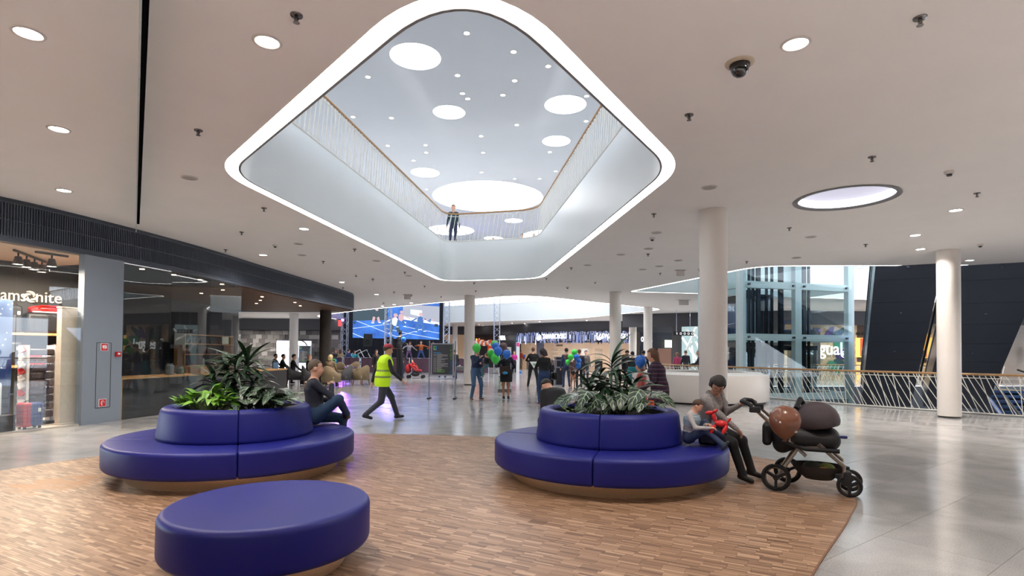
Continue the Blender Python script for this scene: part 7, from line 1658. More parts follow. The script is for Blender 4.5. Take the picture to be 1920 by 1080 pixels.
def swan(t, px, z, h_):
    p, fa = fs_(px, z, 0.62); n_ = Vector((math.cos(fa), math.sin(fa), 0)); x_ = Vector((-n_.y, n_.x, 0)); b = MB()
    b.tube([p + x_ * (-0.42 * h_) + Vector((0, 0, 0.40 * h_)), p + x_ * (-0.30 * h_) + Vector((0, 0, 0.46 * h_)), p + x_ * (-0.34 * h_) + Vector((0, 0, 0.2 * h_)), p + x_ * (-0.30 * h_) + Vector((0, 0, -0.2 * h_)), p + x_ * (-0.05 * h_) + Vector((0, 0, -0.42 * h_)), p + x_ * (0.3 * h_) + Vector((0, 0, -0.25 * h_)), p + x_ * (0.42 * h_) + Vector((0, 0, 0.2 * h_))], [0.03, 0.05, 0.05, 0.08, 0.11, 0.09, 0.02], 6); b.tube([p + x_ * (-0.05 * h_) + Vector((0, 0, -0.1 * h_)), p + x_ * (0.2 * h_) + Vector((0, 0, 0.35 * h_))], [0.07, 0.02], 6); b.build('swan_mark', SGW, t)
t = fsign('white glowing SWAROVSKI lettering with swan on the crystal curtain', 'SWAROVSKI', 1027, 1069, 2.98, 0.62, SGW); swan(t, 1019.5, 2.98, 0.62)
t = fsign('second glowing jewellery sign half hidden by the column', 'SWAROVSKI', 1131, 1172, 2.96, 0.6, SGW); swan(t, 1126, 2.96, 0.6)
fsign('white PUPA shop lettering', 'PUPA', 945.5, 957, 2.94, 0.6, SGW); fsign('orange and violet shop lettering above the balloon garland', 'fine:', 904, 915, 2.72, 0.6, em('sign_orange', (1.0, 0.26, 0.05), 2.2)); fsign('white glowing sign with round mark left of a white column', 'O FYCL', 1196, 1216, 2.72, 0.55, SGW)
t = thing('sign_board', 'small orange square sign beside the balloon garland', 'sign', tuple(fs_(896, 2.2, 0.3)[0])); fwall('face', 894.8, 898.2, 2.15, 2.95, em('sign_orange', (1.0, 0.26, 0.05), 2.2), 0.3, parent=t)
t = thing('sign_board', 'pale lit menu sign on the navy shop front', 'sign', tuple(fs_(1250, 2.0, 0.3)[0])); fwall('face', 1242.5, 1258, 2.08, 2.72, em('sign_pale', (0.8, 0.86, 0.7), 1.3), 0.3, parent=t)
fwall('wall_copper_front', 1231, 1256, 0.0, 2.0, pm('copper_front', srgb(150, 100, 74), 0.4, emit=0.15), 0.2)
# balloon garland arch: orange and white rings
t = thing('balloon_garland', 'orange and white balloon garland arch at the far shop', 'balloon garland', tuple(fs_(903, 0, 1.5)[0])); MO = pm('balloon_orange', srgb(222, 80, 28), 0.3); MWh = pm('balloon_white', srgb(236, 226, 216), 0.3)
pth = [(891, 645), (893.5, 642.5), (897, 641.5), (900.5, 642.5), (904, 644), (907.5, 645), (911, 644.5), (914.5, 643), (918, 642.5), (920, 646), (920.5, 651), (920, 656)]
for k, (px, py) in enumerate(pth):
    p = atY(px, py, 50.5); b = MB(); b.ell(p, 0.20, 12, 8); b.ell(p + Vector((0.1, 0.1, 0.12)), 0.16, 10, 6); b.build('balloon', MO if k % 2 == 0 else MWh, t, smooth=True)
p = atY(915.5, 652, 50.5); b = MB(); b.box((p.x, p.y, 1.25), (0.12, 0.12, 2.5)); b.build('post', MO, t)
# display cases and interior furniture of the jewellery shop
for k, (px, w) in enumerate([(984, 12), (995, 8), (1030, 10), (1048, 14), (1090, 16), (1120, 14)]):
    p, fa = fs_(px, 0, -0.7); t = thing('display_cabinet', ['glass display cabinet at the left end of the jewellery shop', 'narrow display cabinet by the grey pier of the jewellery shop', 'display cabinet right of the grey pier', 'wide display cabinet under the glowing SWAROVSKI sign', 'display cabinet behind the planter palm, left one', 'display cabinet behind the planter palm, right one'][k], 'cabinet', (p.x, p.y, 0), fa + PI / 2); w_ = w * 47 / FPX * 0.9
    b = MB(); b.box((0, 0, 0.45), (w_, 0.5, 0.9)); b.build('base', M_dark if k % 2 else pm('cab_grey', srgb(120, 112, 112), 0.4), t, world=False); b = MB(); b.box((0, 0, 1.45), (w_, 0.45, 1.0)); b.build('glass_case', glass('case_glass', (0.95, 0.97, 0.97), 0.05), t, world=False)
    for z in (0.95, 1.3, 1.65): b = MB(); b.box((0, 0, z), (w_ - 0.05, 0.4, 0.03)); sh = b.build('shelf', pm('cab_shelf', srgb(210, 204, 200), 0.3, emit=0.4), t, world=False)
p, fa = fs_(1042, 2.32, -1.1); 
t = thing('shop_sign', 'small dark lettering on the inner wall of the jewellery shop', 'sign', tuple(fs_(1033, 2.2, -1.1)[0])); a, _ = fs_(1027, 2.22, -1.1); c, _ = fs_(1040, 2.22, -1.1); n_ = Vector(((c - a).y, -(c - a).x, 0)).normalized(); lettering('SWAROVSKI', 0.25, M_dark, (a + c) / 2, math.atan2(n_.y, n_.x), t, width=(c - a).length, extrude=0.01)
# info totem with green and blue dots
p = Vector(feet(946, 735) + (0,)); t = thing('info_totem', 'tall white information totem with green and blue dots behind the balloon woman', 'totem', (p.x, p.y, 0)); b = MB(); b.box((0, 0, 0.06), (0.52, 0.30, 0.12)); b.build('base', pm('totem_grey', srgb(110, 106, 104), 0.6), t, world=False); b = MB(); b.box((0, 0, 0.94), (0.50, 0.22, 1.64)); b.build('body', pm('totem_white', srgb(222, 224, 224), 0.4), t, world=False, bevel=0.01); b = MB(); b.box((0, -0.115, 1.25), (0.40, 0.01, 0.70)); b.build('screen', pm('totem_screen', srgb(30, 32, 40), 0.15), t, world=False)
b = MB(); rg = random.Random(8)
for k in range(110):
    left = k % 2; x_ = (-0.235 + abs(rg.gauss(0, 0.05))) if left else (0.235 - abs(rg.gauss(0, 0.05))); z_ = rg.uniform(0.15, 0.62); q = 0.011; b.mat(0 if left else 1); b.add([(x_ - q, -0.1125, z_ - q), (x_ + q, -0.1125, z_ - q), (x_ + q, -0.1125, z_ + q), (x_ - q, -0.1125, z_ + q)], [(0, 1, 2, 3)])
b.build('dot_print', [pm('dot_green', srgb(60, 170, 70), 0.5), pm('dot_blue', srgb(30, 120, 200), 0.5)], t, world=False)
p = atY(971, 668, 45.0); t = thing('info_totem', 'slim grey lit totem with pink top beside the workers', 'totem', (p.x, 45.0, 0)); b = MB(); b.box((0, 0, 1.2), (0.28, 0.2, 2.4)); b.build('body', pm('totem_white', srgb(222, 224, 224), 0.4), t, world=False); b = MB(); b.box((0, -0.105, 2.2), (0.22, 0.01, 0.3)); b.build('pink_mark', pm('pink_mark', srgb(220, 60, 130), 0.5), t, world=False)
# flight cases with black cloth table
p = Vector(feet(1049, 722) + (0,)); M_case = pm('case_laminate', srgb(34, 36, 44), 0.4)
for k, (dz, h_, lab) in enumerate([(0.0, 0.86, 'large silver-edged flight case standing on the floor'), (0.864, 0.34, 'flat flight case on top of the large one'), (1.21, 0.16, 'small mixer case on top of the stacked flight cases')]):
    w_ = (0.42, 0.36, 0.42)[k]; t = thing('flight_case', lab, 'flight case', (p.x, p.y, dz)); b = MB(); b.box((0, 0, h_ / 2), (w_, 0.5, h_)); b.build('body', M_case, t, world=False)
    b = MB()
    for sx in (-1, 1):
        for sy in (-1, 1): b.box((sx * w_ / 2, sy * 0.25, h_ / 2), (0.04, 0.04, h_))
        for sz in (0.015, h_ - 0.015): b.box((sx * w_ / 2, 0, sz), (0.04, 0.5, 0.03)); b.box((0, sx * 0.25, sz), (w_, 0.04, 0.03))
    b.build('edges', M_alu, t, world=False)
t = thing('covered_table', 'table under a black cloth beside the flight cases', 'table', (p.x - 0.62, p.y + 0.3, 0)); b = MB(); b.box((0, 0, 0.47), (0.7, 0.6, 0.93)); b.build('cloth', M_drape, t, world=False); b = MB(); b.box((0, 0, 0.945), (0.74, 0.64, 0.02)); b.build('table_top', M_drape, t, world=False)
# overhead wayfinding sign
a, c = atY(1262, 629, 33.0), atY(1300, 622, 33.0); t = thing('overhead_sign', 'black overhead wayfinding sign with white pictograms', 'sign', (a.x, 33.0, a.z)); b = MB(); b.bbox((a.x, 32.95, a.z), (c.x, 33.05, c.z)); b.build('panel', M_blackbox, t); MI = em('icon_white', (1, 1, 1), 0.9)
for k in range(5):
    x_ = a.x + 0.22 + k * 0.23; zc = (a.z + c.z) / 2; b = MB()
    if k == 0: b.box((x_, 32.945, zc), (0.03, 0.006, 0.13)); b.box((x_ - 0.03, 32.945, zc + 0.03), (0.04, 0.006, 0.03))
    else: b.tube([(x_ + 0.055 * math.cos(q), 32.945, zc + 0.06 * math.sin(q)) for q in [2 * PI * i / 10 for i in range(10)]], 0.014, 5, closed=True)
    b.build('pictogram', MI, t)
for sx in (a.x + 0.2, c.x - 0.2): b = MB(); b.cyl((sx, 33, c.z), (sx, 33, CEIL), 0.012, n=6); b.build('hanger', M_alu, t)
# glazed entrance with white diagonal struts at the far end
t = thing('entrance_glazing', 'bright glazed entrance with white diagonal struts beyond the lift', 'glazing', (11.2, 36.6, 0)); q0, q1 = atY(1278, 690, 35.5), atY(1330, 690, 34.2)
b = MB(); b.add([(q0.x, q0.y, 0), (q1.x, q1.y, 0), (q1.x, q1.y, 3.3), (q0.x, q0.y, 3.3)], [(0, 1, 2, 3)]); b.build('pane', em('daylight_glass', (0.55, 0.76, 0.78), 0.6), t)
for (u0, z0, u1, z1) in ((0.0, 1.2, 0.35, 3.2), (0.35, 3.2, 0.75, 1.2), (0.35, 3.2, 0.35, 0), (0.75, 1.2, 1.0, 3.0), (0.0, 2.6, 0.6, 0.8), (0.1, 3.2, 0.9, 2.2)):
    b = MB(); b.bar((q0.x + (q1.x - q0.x) * u0, q0.y - 0.1, z0), (q0.x + (q1.x - q0.x) * u1, q1.y - 0.1, z1), 0.10, 0.10); b.build('strut', M_white, t)
# red H-shaped sign near the truss
p = atY(649, 606, 46.2); t = thing('shop_sign', 'glowing red sign behind the left truss tower', 'sign', tuple(p)); b = MB(); b.box(p, (1.3, 0.1, 0.5)); b.build('face', em('sign_red_glow', (1.0, 0.05, 0.05), 1.5), t)
# ================================================================ SMALL THINGS
# ---- pushchair beside the seated woman
M_pf = pm('pram_frame', srgb(150, 138, 126), 0.35, metal=0.6); M_pb = pm('pram_black', srgb(22, 22, 26), 0.6, noise=(12, 0.2), bump=(20, 0.2)); M_hood = pm('pram_hood', srgb(66, 56, 60), 0.8, noise=(8, 0.1), bump=(12, 0.4)); M_tyre = pm('pram_tyre', srgb(30, 29, 30), 0.8); M_rim = pm('pram_rim', srgb(120, 112, 106), 0.4, metal=0.5)
w0, w1 = onz(1455, 921, WZ), onz(1594, 937, WZ); pd_ = Vector((w1.x - w0.x, w1.y - w0.y)); ang = math.atan2(pd_.y, pd_.x)
t = thing('pram', 'dark brown pram with large wheels pushed by the seated woman', 'pram', (w0.x - math.sin(ang) * 0.26, w0.y + math.cos(ang) * 0.26, WZ), ang)
LW = pd_.length
def wheel(x, y, r, nm='wheel'):
    b = MB(); pts = [(x + r * 0.86 * math.cos(a), y, r + r * 0.86 * math.sin(a)) for a in [2 * PI * k / 28 for k in range(28)]]; b.tube(pts, r * 0.14, 8, closed=True); w_ = b.build(nm, M_tyre, t, world=False, smooth=True)
    b = MB(); pts = [(x + r * 0.70 * math.cos(a), y, r + r * 0.70 * math.sin(a)) for a in [2 * PI * k / 24 for k in range(24)]]; b.tube(pts, r * 0.06, 6, closed=True); b.build('rim', M_rim, w_, world=False, smooth=True)
    b = MB(); b.cyl((x, y - 0.03, r), (x, y + 0.03, r), r * 0.2, n=12)
    for k in range(3): a = 2.1 * k + 0.5; b.bar((x, y, r), (x + r * 0.78 * math.cos(a), y, r + r * 0.78 * math.sin(a)), 0.03, 0.05, up=(0, 1, 0))
    b.build('spokes', M_pb, w_, world=False)
wheel(0.0, -0.26, 0.155); wheel(0.10, 0.26, 0.155); wheel(LW, -0.16, 0.125); wheel(LW + 0.02, 0.16, 0.125)
for sy in (-0.24, 0.24):
    b = MB(); b.tube([(-0.25, sy, 0.94), (-0.02, sy, 0.72), (0.30, sy, 0.42)], 0.019, 8); b.tube([(0.02, sy, 0.17), (0.22, sy * 0.95, 0.50), (0.45, sy * 0.9, 0.52)], 0.019, 8); b.tube([(0.42, sy, 0.56), (0.66, sy * 0.8, 0.34), (LW - 0.05, sy * 0.66, 0.23)], 0.022, 8); b.build('side_frame', M_pf, t, world=False, smooth=True)
    b = MB(); b.tube([(0.05, sy, 0.56), (0.30, sy * 1.06, 0.50), (0.62, sy, 0.50)], 0.024, 8); b.build('armrest', M_pb, t, world=False, smooth=True)
b = MB(); b.tube([(-0.25, -0.24, 0.94), (-0.30, -0.23, 0.975), (-0.37, -0.15, 0.985), (-0.37, 0.15, 0.985), (-0.30, 0.23, 0.975), (-0.25, 0.24, 0.94)], 0.026, 8); b.build('handlebar', M_pb, t, world=False, smooth=True)
for sy in (-0.24, 0.24): b = MB(); b.box((-0.22, sy, 0.905), (0.12, 0.05, 0.07)); b.build('joint', M_pb, t, world=False, bevel=0.012)
b = MB(); b.box((LW - 0.06, 0, 0.22), (0.16, 0.34, 0.06)); b.box((LW - 0.02, -0.16, 0.20), (0.08, 0.06, 0.16)); b.box((LW - 0.02, 0.16, 0.20), (0.08, 0.06, 0.16)); b.build('front_axle', M_pb, t, world=False, bevel=0.015); b = MB(); b.cyl((0.03, -0.26, 0.155), (0.08, 0.26, 0.155), 0.018, n=8); b.build('rear_axle', M_pf, t, world=False)
sdf_mesh('carrycot', [cap((0.12, -0.12, 0.60), (0.52, -0.12, 0.60), 0.13, 0.12, 0, '', 0.08), cap((0.12, 0.12, 0.60), (0.52, 0.12, 0.60), 0.13, 0.12, 0, '', 0.08), cap((0.08, 0, 0.72), (0.05, 0, 0.5), 0.12, 0.10, 0, '', 0.1, 1.8, (0, 1, 0))], 0.02, [M_pb], t)
sdf_mesh('hood', [elp((0.40, 0, 0.79), (0.23, 0.25, 0.22), 0, '', 0.05), cap((0.45, -0.12, 0.80), (0.45, 0.12, 0.80), 0.17, 0.17, 0, '', 0.06)], 0.018, [M_hood], t, cut=lambda G: np.maximum(0.72 - G[..., 2] + 0.2 * (G[..., 0] - 0.4), -1))
b = MB(); b.tube([(0.20, -0.1, 0.93), (0.24, 0, 1.03), (0.28, 0.1, 0.95)], 0.03, 7); b.build('hood_handle', M_pb, t, world=False, smooth=True)
b = MB(); b.lathe([(0.0, 0.0), (0.13, 0.01), (0.22, 0.09), (0.27, 0.17)], 20, (0, 0, 0)); b.v = [(0.42 + v[0] * 1.05, v[1] * 0.8, 0.13 + v[2]) for v in b.v]; b.build('basket', pm('basket_mesh', srgb(48, 46, 46), 0.8), t, world=False, smooth=True)
for k, (c_, r_, m) in enumerate([((0.36, -0.02, 0.27), 0.10, (46, 52, 40)), ((0.50, 0.02, 0.26), 0.09, (110, 120, 60)), ((0.47, -0.1, 0.25), 0.06, (176, 130, 40))]): b = MB(); b.ell(c_, (r_, r_ * 0.8, r_ * 0.7), 12, 8); b.build('basket_contents', cloth(m), t, world=False, smooth=True)
b = MB(); b.box((-0.10, 0.0, 0.62), (0.10, 0.36, 0.26)); b.build('organiser_bag', M_pb, t, world=False, bevel=0.04, smooth=True)
b = MB(); b.box((0.62, -0.1, 0.64), (0.16, 0.05, 0.03)); b.build('blue_strap', pm('strap_blue', srgb(36, 44, 110), 0.6), t, world=False, bevel=0.01)
def balloon(label, p, r, col_, tie=None, group=None, logo=False):
    m = pm('balloon_%02x%02x%02x' % col_, srgb(*col_), 0.22, spec=0.6, noise=(4, 0.05)); tt = thing('balloon', label, 'balloon', tuple(p), group=group)
    b = MB(); b.lathe([(0.0, -1.28), (0.10, -1.24), (0.16, -1.16), (0.05, -1.12), (0.35, -0.98), (0.72, -0.62), (0.95, -0.18), (1.0, 0.2), (0.90, 0.62), (0.62, 0.95), (0.3, 1.1), (0.0, 1.14)], 22); b.v = [(v[0] * r, v[1] * r, v[2] * r) for v in b.v]; b.build('skin', m, tt, world=False, smooth=True)
    if logo:
        for k in range(3): b = MB(); b.ell((-0.62 * r + 0.08 * k, -0.72 * r, 0.1 * r - 0.3 * r * k), (0.12 * r, 0.05 * r, 0.09 * r), 10, 6); b.build('print', pm('balloon_print', srgb(206, 190, 186), 0.4), tt, world=False, smooth=True)
    if tie is not None:
        b = MB(); q = Vector(tie) - Vector(p); b.tube([(0, 0, -1.25 * r), q * 0.5 + Vector((0.03, 0, 0)), q], 0.004, 4); b.build('string', M_signwhite, tt, world=False)
    return tt
c_ = wm(t) @ Vector((0.10, -0.47, 0.80)); balloon('shiny brown balloon tied to the pram', c_, 0.165, (120, 78, 60), wm(t) @ Vector((0.14, -0.262, 0.57)), logo=True)
# balloons of the people in the hall (image place, size in pixels, distance)
def bl(label, px, py, rp, Y, col_, tie=None): balloon(label, atY(px, py, Y), rp * Y / FPX, col_, tie)
G_, B_, N_ = (70, 214, 80), (34, 112, 214), (92, 66, 66)
bl('green balloon in front of the face of the man in navy', 893.5, 653, 8, 17.1, G_, atY(900, 672, 17.2))
hp = atY(937, 676, 17.7)
for lab, px, py, r_, c_, dY in [('green balloon at the top of the bunch', 927, 646, 7, G_, 0.2), ('blue balloon under the top green one', 929, 650, 7, B_, -0.15), ('blue balloon in the middle of the bunch', 934, 659, 8, B_, -0.5), ('brown balloon at the right of the bunch', 943.5, 651, 7.5, N_, 0.1), ('blue balloon before the face of the balloon woman', 950, 664.5, 8, B_, -0.75), ('green balloon at the left of the bunch', 920, 664, 7.5, G_, 0.3), ('lowest green balloon of the bunch', 929, 673, 9, G_, -0.05)]: bl(lab, px, py, r_, 17.7 + dY, c_, hp)
hp = atY(1079, 698, 23.5)
for lab, px, py, r_, c_, dY in [('upper green balloon of the far bunch', 1077, 661, 5.6, G_, 0.0), ('second green balloon of the far bunch', 1070, 670, 5.6, G_, -0.35), ('lowest green balloon of the far bunch', 1064.5, 679.5, 4.8, G_, -0.2), ('brown balloon left of the far bunch', 1061.5, 668.5, 5, N_, 0.1), ('upper blue balloon of the far bunch', 1081, 670, 5.5, B_, -0.33), ('middle blue balloon of the far bunch', 1085, 677.5, 5.5, B_, 0.12), ('lowest blue balloon of the far bunch', 1084, 686, 5.5, B_, -0.2), ('upper brown balloon at the bottom of the far bunch', 1073, 682, 5.5, N_, -0.75), ('lower brown balloon at the bottom of the far bunch', 1072, 690, 5.2, N_, -0.38)]: bl(lab, px, py, r_, 23.55 + dY, c_, hp)
bl('blue balloon carried before the striped woman', 1201, 678, 11, 10.6, B_, atY(1218, 700, 10.6)); bl('blue balloon held by the stilt walker', 756.5, 637, 5, 30.4, B_, atY(752, 650, 30.5)); bl('red balloon between the orange-vest workers', 982.5, 671, 2.4, 52.6, (190, 30, 40)); bl('small blue balloon lying on the floor of the hall', 976.5, 698.5, 2.6, 41.5, B_)
bl('blue balloon held by an orange-vest worker', 983, 667.5, 2.4, 52.2, B_, atY(985, 676, 52.4))
# ---- brown tote of the balloon woman, bag of the man with child
p = Vector(feet(945, 749) + (0.78,)); tt = thing('handbag', 'brown tote bag on the arm of the balloon woman', 'handbag', (p.x, p.y - 0.22, 0.86), 0.2); b = MB(); b.box((0, 0, 0.12), (0.30, 0.10, 0.24)); b.build('bag_body', cloth((58, 40, 34)), tt, world=False, bevel=0.02); b = MB(); b.tube([(-0.08, 0, 0.24), (-0.06, 0, 0.42), (0.06, 0, 0.42), (0.08, 0, 0.24)], 0.008, 5); b.build('handle', cloth((58, 40, 34)), tt, world=False); b = MB(); b.ell((0.02, -0.05, 0.02), (0.09, 0.04, 0.05), 10, 6); b.build('blue_ribbon', cloth((60, 150, 200)), tt, world=False)

# ================================================================ CEILING FIXTURES AND LAMPS
M_lampface = em('downlight_face', (1.0, 0.93, 0.84), 22.0); M_fix = pm('fixture_white', srgb(206, 200, 196), 0.5); M_chrome = pm('sprinkler_chrome', srgb(120, 116, 116), 0.25, metal=0.9); M_dot = pm('detector_black', srgb(30, 28, 28), 0.4)
def proto(fn, name): return fn(thing(name, 'x', 'x'))
def px_at(px, py): return onz(px, py, CEIL)
def mk_down():
    t = thing('downlight', 'round recessed downlight', 'ceiling light'); b = MB(); b.lathe([(0.125, 0.0), (0.118, -0.010), (0.10, -0.010), (0.096, -0.002)], 28); b.build('trim_ring', M_fix, t, world=False, smooth=True); b = MB(); b.lathe([(0.0, -0.003), (0.097, -0.003)], 28); b.build('lamp_face', M_lampface, t, world=False); return t
def mk_sprink():
    t = thing('sprinkler', 'sprinkler', 'sprinkler'); b = MB(); b.lathe([(0.05, 0.0), (0.048, -0.010), (0.018, -0.012)], 18); b.build('rosette', M_chrome, t, world=False, smooth=True); b = MB(); b.cyl((0, 0, -0.005), (0, 0, -0.06), 0.011, n=8); b.tube([(-0.011, 0, -0.02), (-0.017, 0, -0.04), (0, 0, -0.06)], 0.004, 5); b.tube([(0.011, 0, -0.02), (0.017, 0, -0.04), (0, 0, -0.06)], 0.004, 5); b.build('frame', M_chrome, t, world=False); b = MB(); b.lathe([(0.0, -0.062), (0.026, -0.062), (0.026, -0.066), (0, -0.066)], 14); b.build('deflector', M_chrome, t, world=False); return t
def mk_smoke():
    t = thing('smoke_detector', 'detector', 'smoke detector'); b = MB(); b.lathe([(0.065, 0), (0.065, -0.02), (0.055, -0.04), (0.05, -0.045), (0.0, -0.045)], 22); b.build('housing', M_fix, t, world=False, smooth='auto'); b = MB(); b.lathe([(0.0, -0.075), (0.032, -0.072), (0.036, -0.045)], 18); b.build('sensor', M_dot, t, world=False, smooth='auto'); return t
def mk_speak():
    t = thing('ceiling_speaker', 'speaker', 'loudspeaker'); b = MB(); b.lathe([(0.125, 0), (0.12, -0.012), (0.10, -0.012)], 26); b.build('rim', M_fix, t, world=False, smooth=True); b = MB(); b.lathe([(0.10, -0.010), (0.0, -0.016)], 26); b.build('grille', pm('speaker_grille', srgb(168, 162, 158), 0.6), t, world=False, smooth=True); return t
PR_ = {'down': mk_down(), 'sprink': mk_sprink(), 'smoke': mk_smoke(), 'speak': mk_speak()}; used = set()
def fix(kind, p, label, group):
    r = PR_[kind]
    if kind in used: r = copy_tree(r)
    used.add(kind); r.location = p; r['label'] = label; r['group'] = group; return r
def lamp(p, e=36, col_=(1.0, 0.92, 0.84), size=0.18):
    l = bpy.data.lights.new('downlight_or_fill', 'AREA'); l.shape = 'DISK'; l.size = size; l.energy = e; l.color = col_; l.spread = 2.4; o = bpy.data.objects.new('downlight_or_fill', l); COL.objects.link(o); o.location = (p.x, p.y, p.z - 0.02); return o
DL = {(53, 62): 'lit downlight nearest the upper left corner', (110, 242): 'lit downlight left of the black slit, second from the corner', (120, 357): 'lit downlight just above the luggage shop fascia', (501, 78): 'lit downlight left of the tip of the light ring', (1492, 82): 'lit downlight beside the camera dome', (570, 429): 'lit downlight below the left corner of the light ring', (493, 478): 'lit downlight above the cafe fascia', (641, 529): 'lit downlight above the end of the cafe fascia', (1792, 394): 'lit downlight right of the round ceiling light', (1716, 441): 'lit downlight above the left escalator, nearer one', (1726, 467): 'lit downlight above the left escalator, farther one', (1818, 488): 'lit downlight beside the right column top'}
for (px, py), lab in DL.items():
    p = px_at(px, py); fix('down', p, lab, 'downlights of the hall ceiling'); lamp(p, 14 if px == 1818 else 36)
for (px, py) in [(706, 552), (771, 568), (739, 571), (717, 574), (898, 609), (906, 611), (915, 615), (945, 610), (960, 606), (984, 607), (1012, 603), (866, 613), (1081, 604), (1245, 615), (1282, 618), (1100, 601)]: fix('down', px_at(px, py), 'small distant downlight in the far hall ceiling', 'distant downlights')
for (x_, y_) in [(-18, 41), (-21, 44.5), (-13, 33), (-9, 54), (-2, 53.5), (3.5, 46.5), (8, 43), (11.5, 41), (11, 33), (16, 31), (20, 31.5), (25, 30.5), (31, 29), (-6, 30), (2, 23), (8.3, 13), (13, 11), (-6, 17), (-6.4, 23), (5.5, 28), (-3, -2), (4, -3), (-8, -4), (11, -2), (9, 5)]: lamp(Vector((x_, y_, CEIL)), 95 if y_ > 25 else 50, (1.0, 0.93, 0.86), 0.3)  # area lamps without fittings, added to brighten far and unseen parts
for (x_, y_) in [(-9, -5), (-5, -5), (-1, -5), (3, -5), (7, -5), (-9, -0.5), (-5, -0.8), (-1, -1.2), (3, -0.8), (7, -0.5), (11, -3), (9.5, 4), (12.5, 6), (7, 2.5), (-8.5, 2.5)]:      # unseen lamps added round the viewpoint so floor bounce brightens the ceiling
    lamp(Vector((x_, y_, CEIL)), 85, (1.0, 0.90, 0.83), 0.3).data.spread = 1.5
for (px, py) in [(1545, 592), (1575, 588), (1563, 599), (1580, 604), (1905, 600)]: fix('down', px_at(px, py), 'downlight beyond the lift and escalator opening', 'downlights beyond the lift')
for k, (px, py) in enumerate([(556, 28), (372, 244), (495, 390), (453, 435), (423, 468), (1725, 33), (1292, 215), (1635, 294), (1832, 362), (1226, 401), (1215, 476), (1071, 502), (1480, 427), (1623, 458), (1400, 490), (665, 467), (606, 490), (759, 510), (699, 523), (643, 539), (796, 536), (739, 547), (889, 530), (892, 545), (827, 556), (1024, 522), (1116, 529), (1238, 512)]):
    lab = {0: 'sprinkler head left of the tip of the light ring', 1: 'sprinkler head left of the left corner of the light ring', 5: 'sprinkler head at the upper right, farthest right near the top edge', 6: 'sprinkler head right of the right corner of the light ring', 7: 'sprinkler head above the round ceiling light', 8: 'sprinkler head at the right edge beyond the round light', 12: 'sprinkler head below the round ceiling light'}.get(k, 'small sprinkler head in the hall ceiling'); fix('sprink', px_at(px, py), lab, 'sprinklers of the hall ceiling')
for (px, py), lab in {(1780, 321): 'smoke detector above the round ceiling light to its right', (1838, 458): 'smoke detector near the right column top', (1223, 446): 'smoke detector right of the light ring edge', (1312, 504): 'smoke detector left of the large column', (516, 459): 'smoke detector above the cafe fascia', (668, 515): 'smoke detector left of the far end of the light ring', (719, 567): 'smoke detector near the event screen', (1064, 538): 'smoke detector behind the far end of the light ring', (771, 553): 'smoke detector beside the hanging exit box'}.items(): fix('smoke', px_at(px, py), lab, 'smoke detectors')
for k, (px, py) in enumerate([(355, 333), (1330, 351), (1231, 436), (1216, 466), (1164, 477), (1205, 505), (1102, 497), (1236, 499), (1272, 488), (706, 489), (566, 478), (560, 457), (766, 517), (1520, 444), (1493, 483), (941, 553)]): fix('speak', px_at(px, py), {0: 'round flush ceiling speaker left of the light ring', 1: 'round flush ceiling speaker in front of the large column'}.get(k, 'small round flush ceiling disc'), 'flush ceiling discs')
# camera dome
p = px_at(1387, 118); t = thing('camera_dome', 'black security camera dome on the ceiling', 'security camera', tuple(p)); b = MB(); b.lathe([(0.13, 0), (0.125, -0.012), (0.09, -0.018)], 30); b.build('flange', pm('dome_cream', srgb(196, 180, 158), 0.5), t, world=False, smooth=True); b = MB(); b.lathe([(0.09, -0.015), (0.09, -0.04), (0.08, -0.05)], 28); b.build('collar', M_dot, t, world=False, smooth='auto'); b = MB(); b.lathe([(0.08, -0.045), (0.078, -0.075), (0.06, -0.11), (0.03, -0.13), (0.0, -0.135)], 28); b.build('dome', pm('dome_black', (0.006, 0.006, 0.008), 0.06, coat=1.0), t, world=False, smooth=True)
# exit boxes
for lab, px0, px1, py0, py1 in [('hanging white exit box before the large column', 1269, 1283, 507, 517), ('hanging grey exit box left of the lift', 1273, 1291, 563, 572), ('hanging grey exit box near the event screen', 758, 770, 553, 561)]:
    p = px_at((px0 + px1) / 2, py0 - 1); w_ = (px1 - px0) * p.y / FPX; h_ = (py1 - py0) * p.y / FPX; t = thing('exit_box', lab, 'sign box', (p.x, p.y, CEIL - h_)); b = MB(); b.box((0, 0, h_ / 2 - 0.03), (w_, 0.06, h_)); b.build('box', M_fix, t, world=False, bevel=0.008); b = MB(); b.box((0, 0, h_ - 0.012), (w_ * 1.4, 0.12, 0.024)); b.build('mount', M_fix, t, world=False)
# small lamps of the upper ceiling
M_upl = em('upper_lamp', (1, 0.98, 0.94), 12.0); ud = None
for (px, py) in [(875, 62), (963, 97), (1028, 124), (965, 151), (943, 178), (690, 144), (858, 141), (877, 185), (662, 219), (734, 221), (798, 272), (727, 273), (969, 234), (902, 255), (906, 286), (799, 286), (1099, 227), (1031, 285), (775, 301), (903, 323), (1042, 321), (965, 335), (1012, 335), (867, 175), (1100, 180), (800, 355), (1120, 150)]:
    p = onz(px, py, UPC)
    if any(math.hypot(p.x - a, p.y - c) < r + 0.2 for a, c, r in SKY): continue
    if ud is None:
        ud = thing('upper_downlight', 'small bright downlight of the upper ceiling seen through the opening', 'ceiling light', group='small lights of the upper ceiling'); b = MB(); b.lathe([(0.10, 0.0), (0.095, -0.01), (0.075, -0.01)], 18); b.build('trim_ring', M_fix, ud, world=False); b = MB(); b.lathe([(0, -0.006), (0.078, -0.006)], 18); b.build('lamp_face', M_upl, ud, world=False); o = ud
    else: o = copy_tree(ud)
    o.location = p

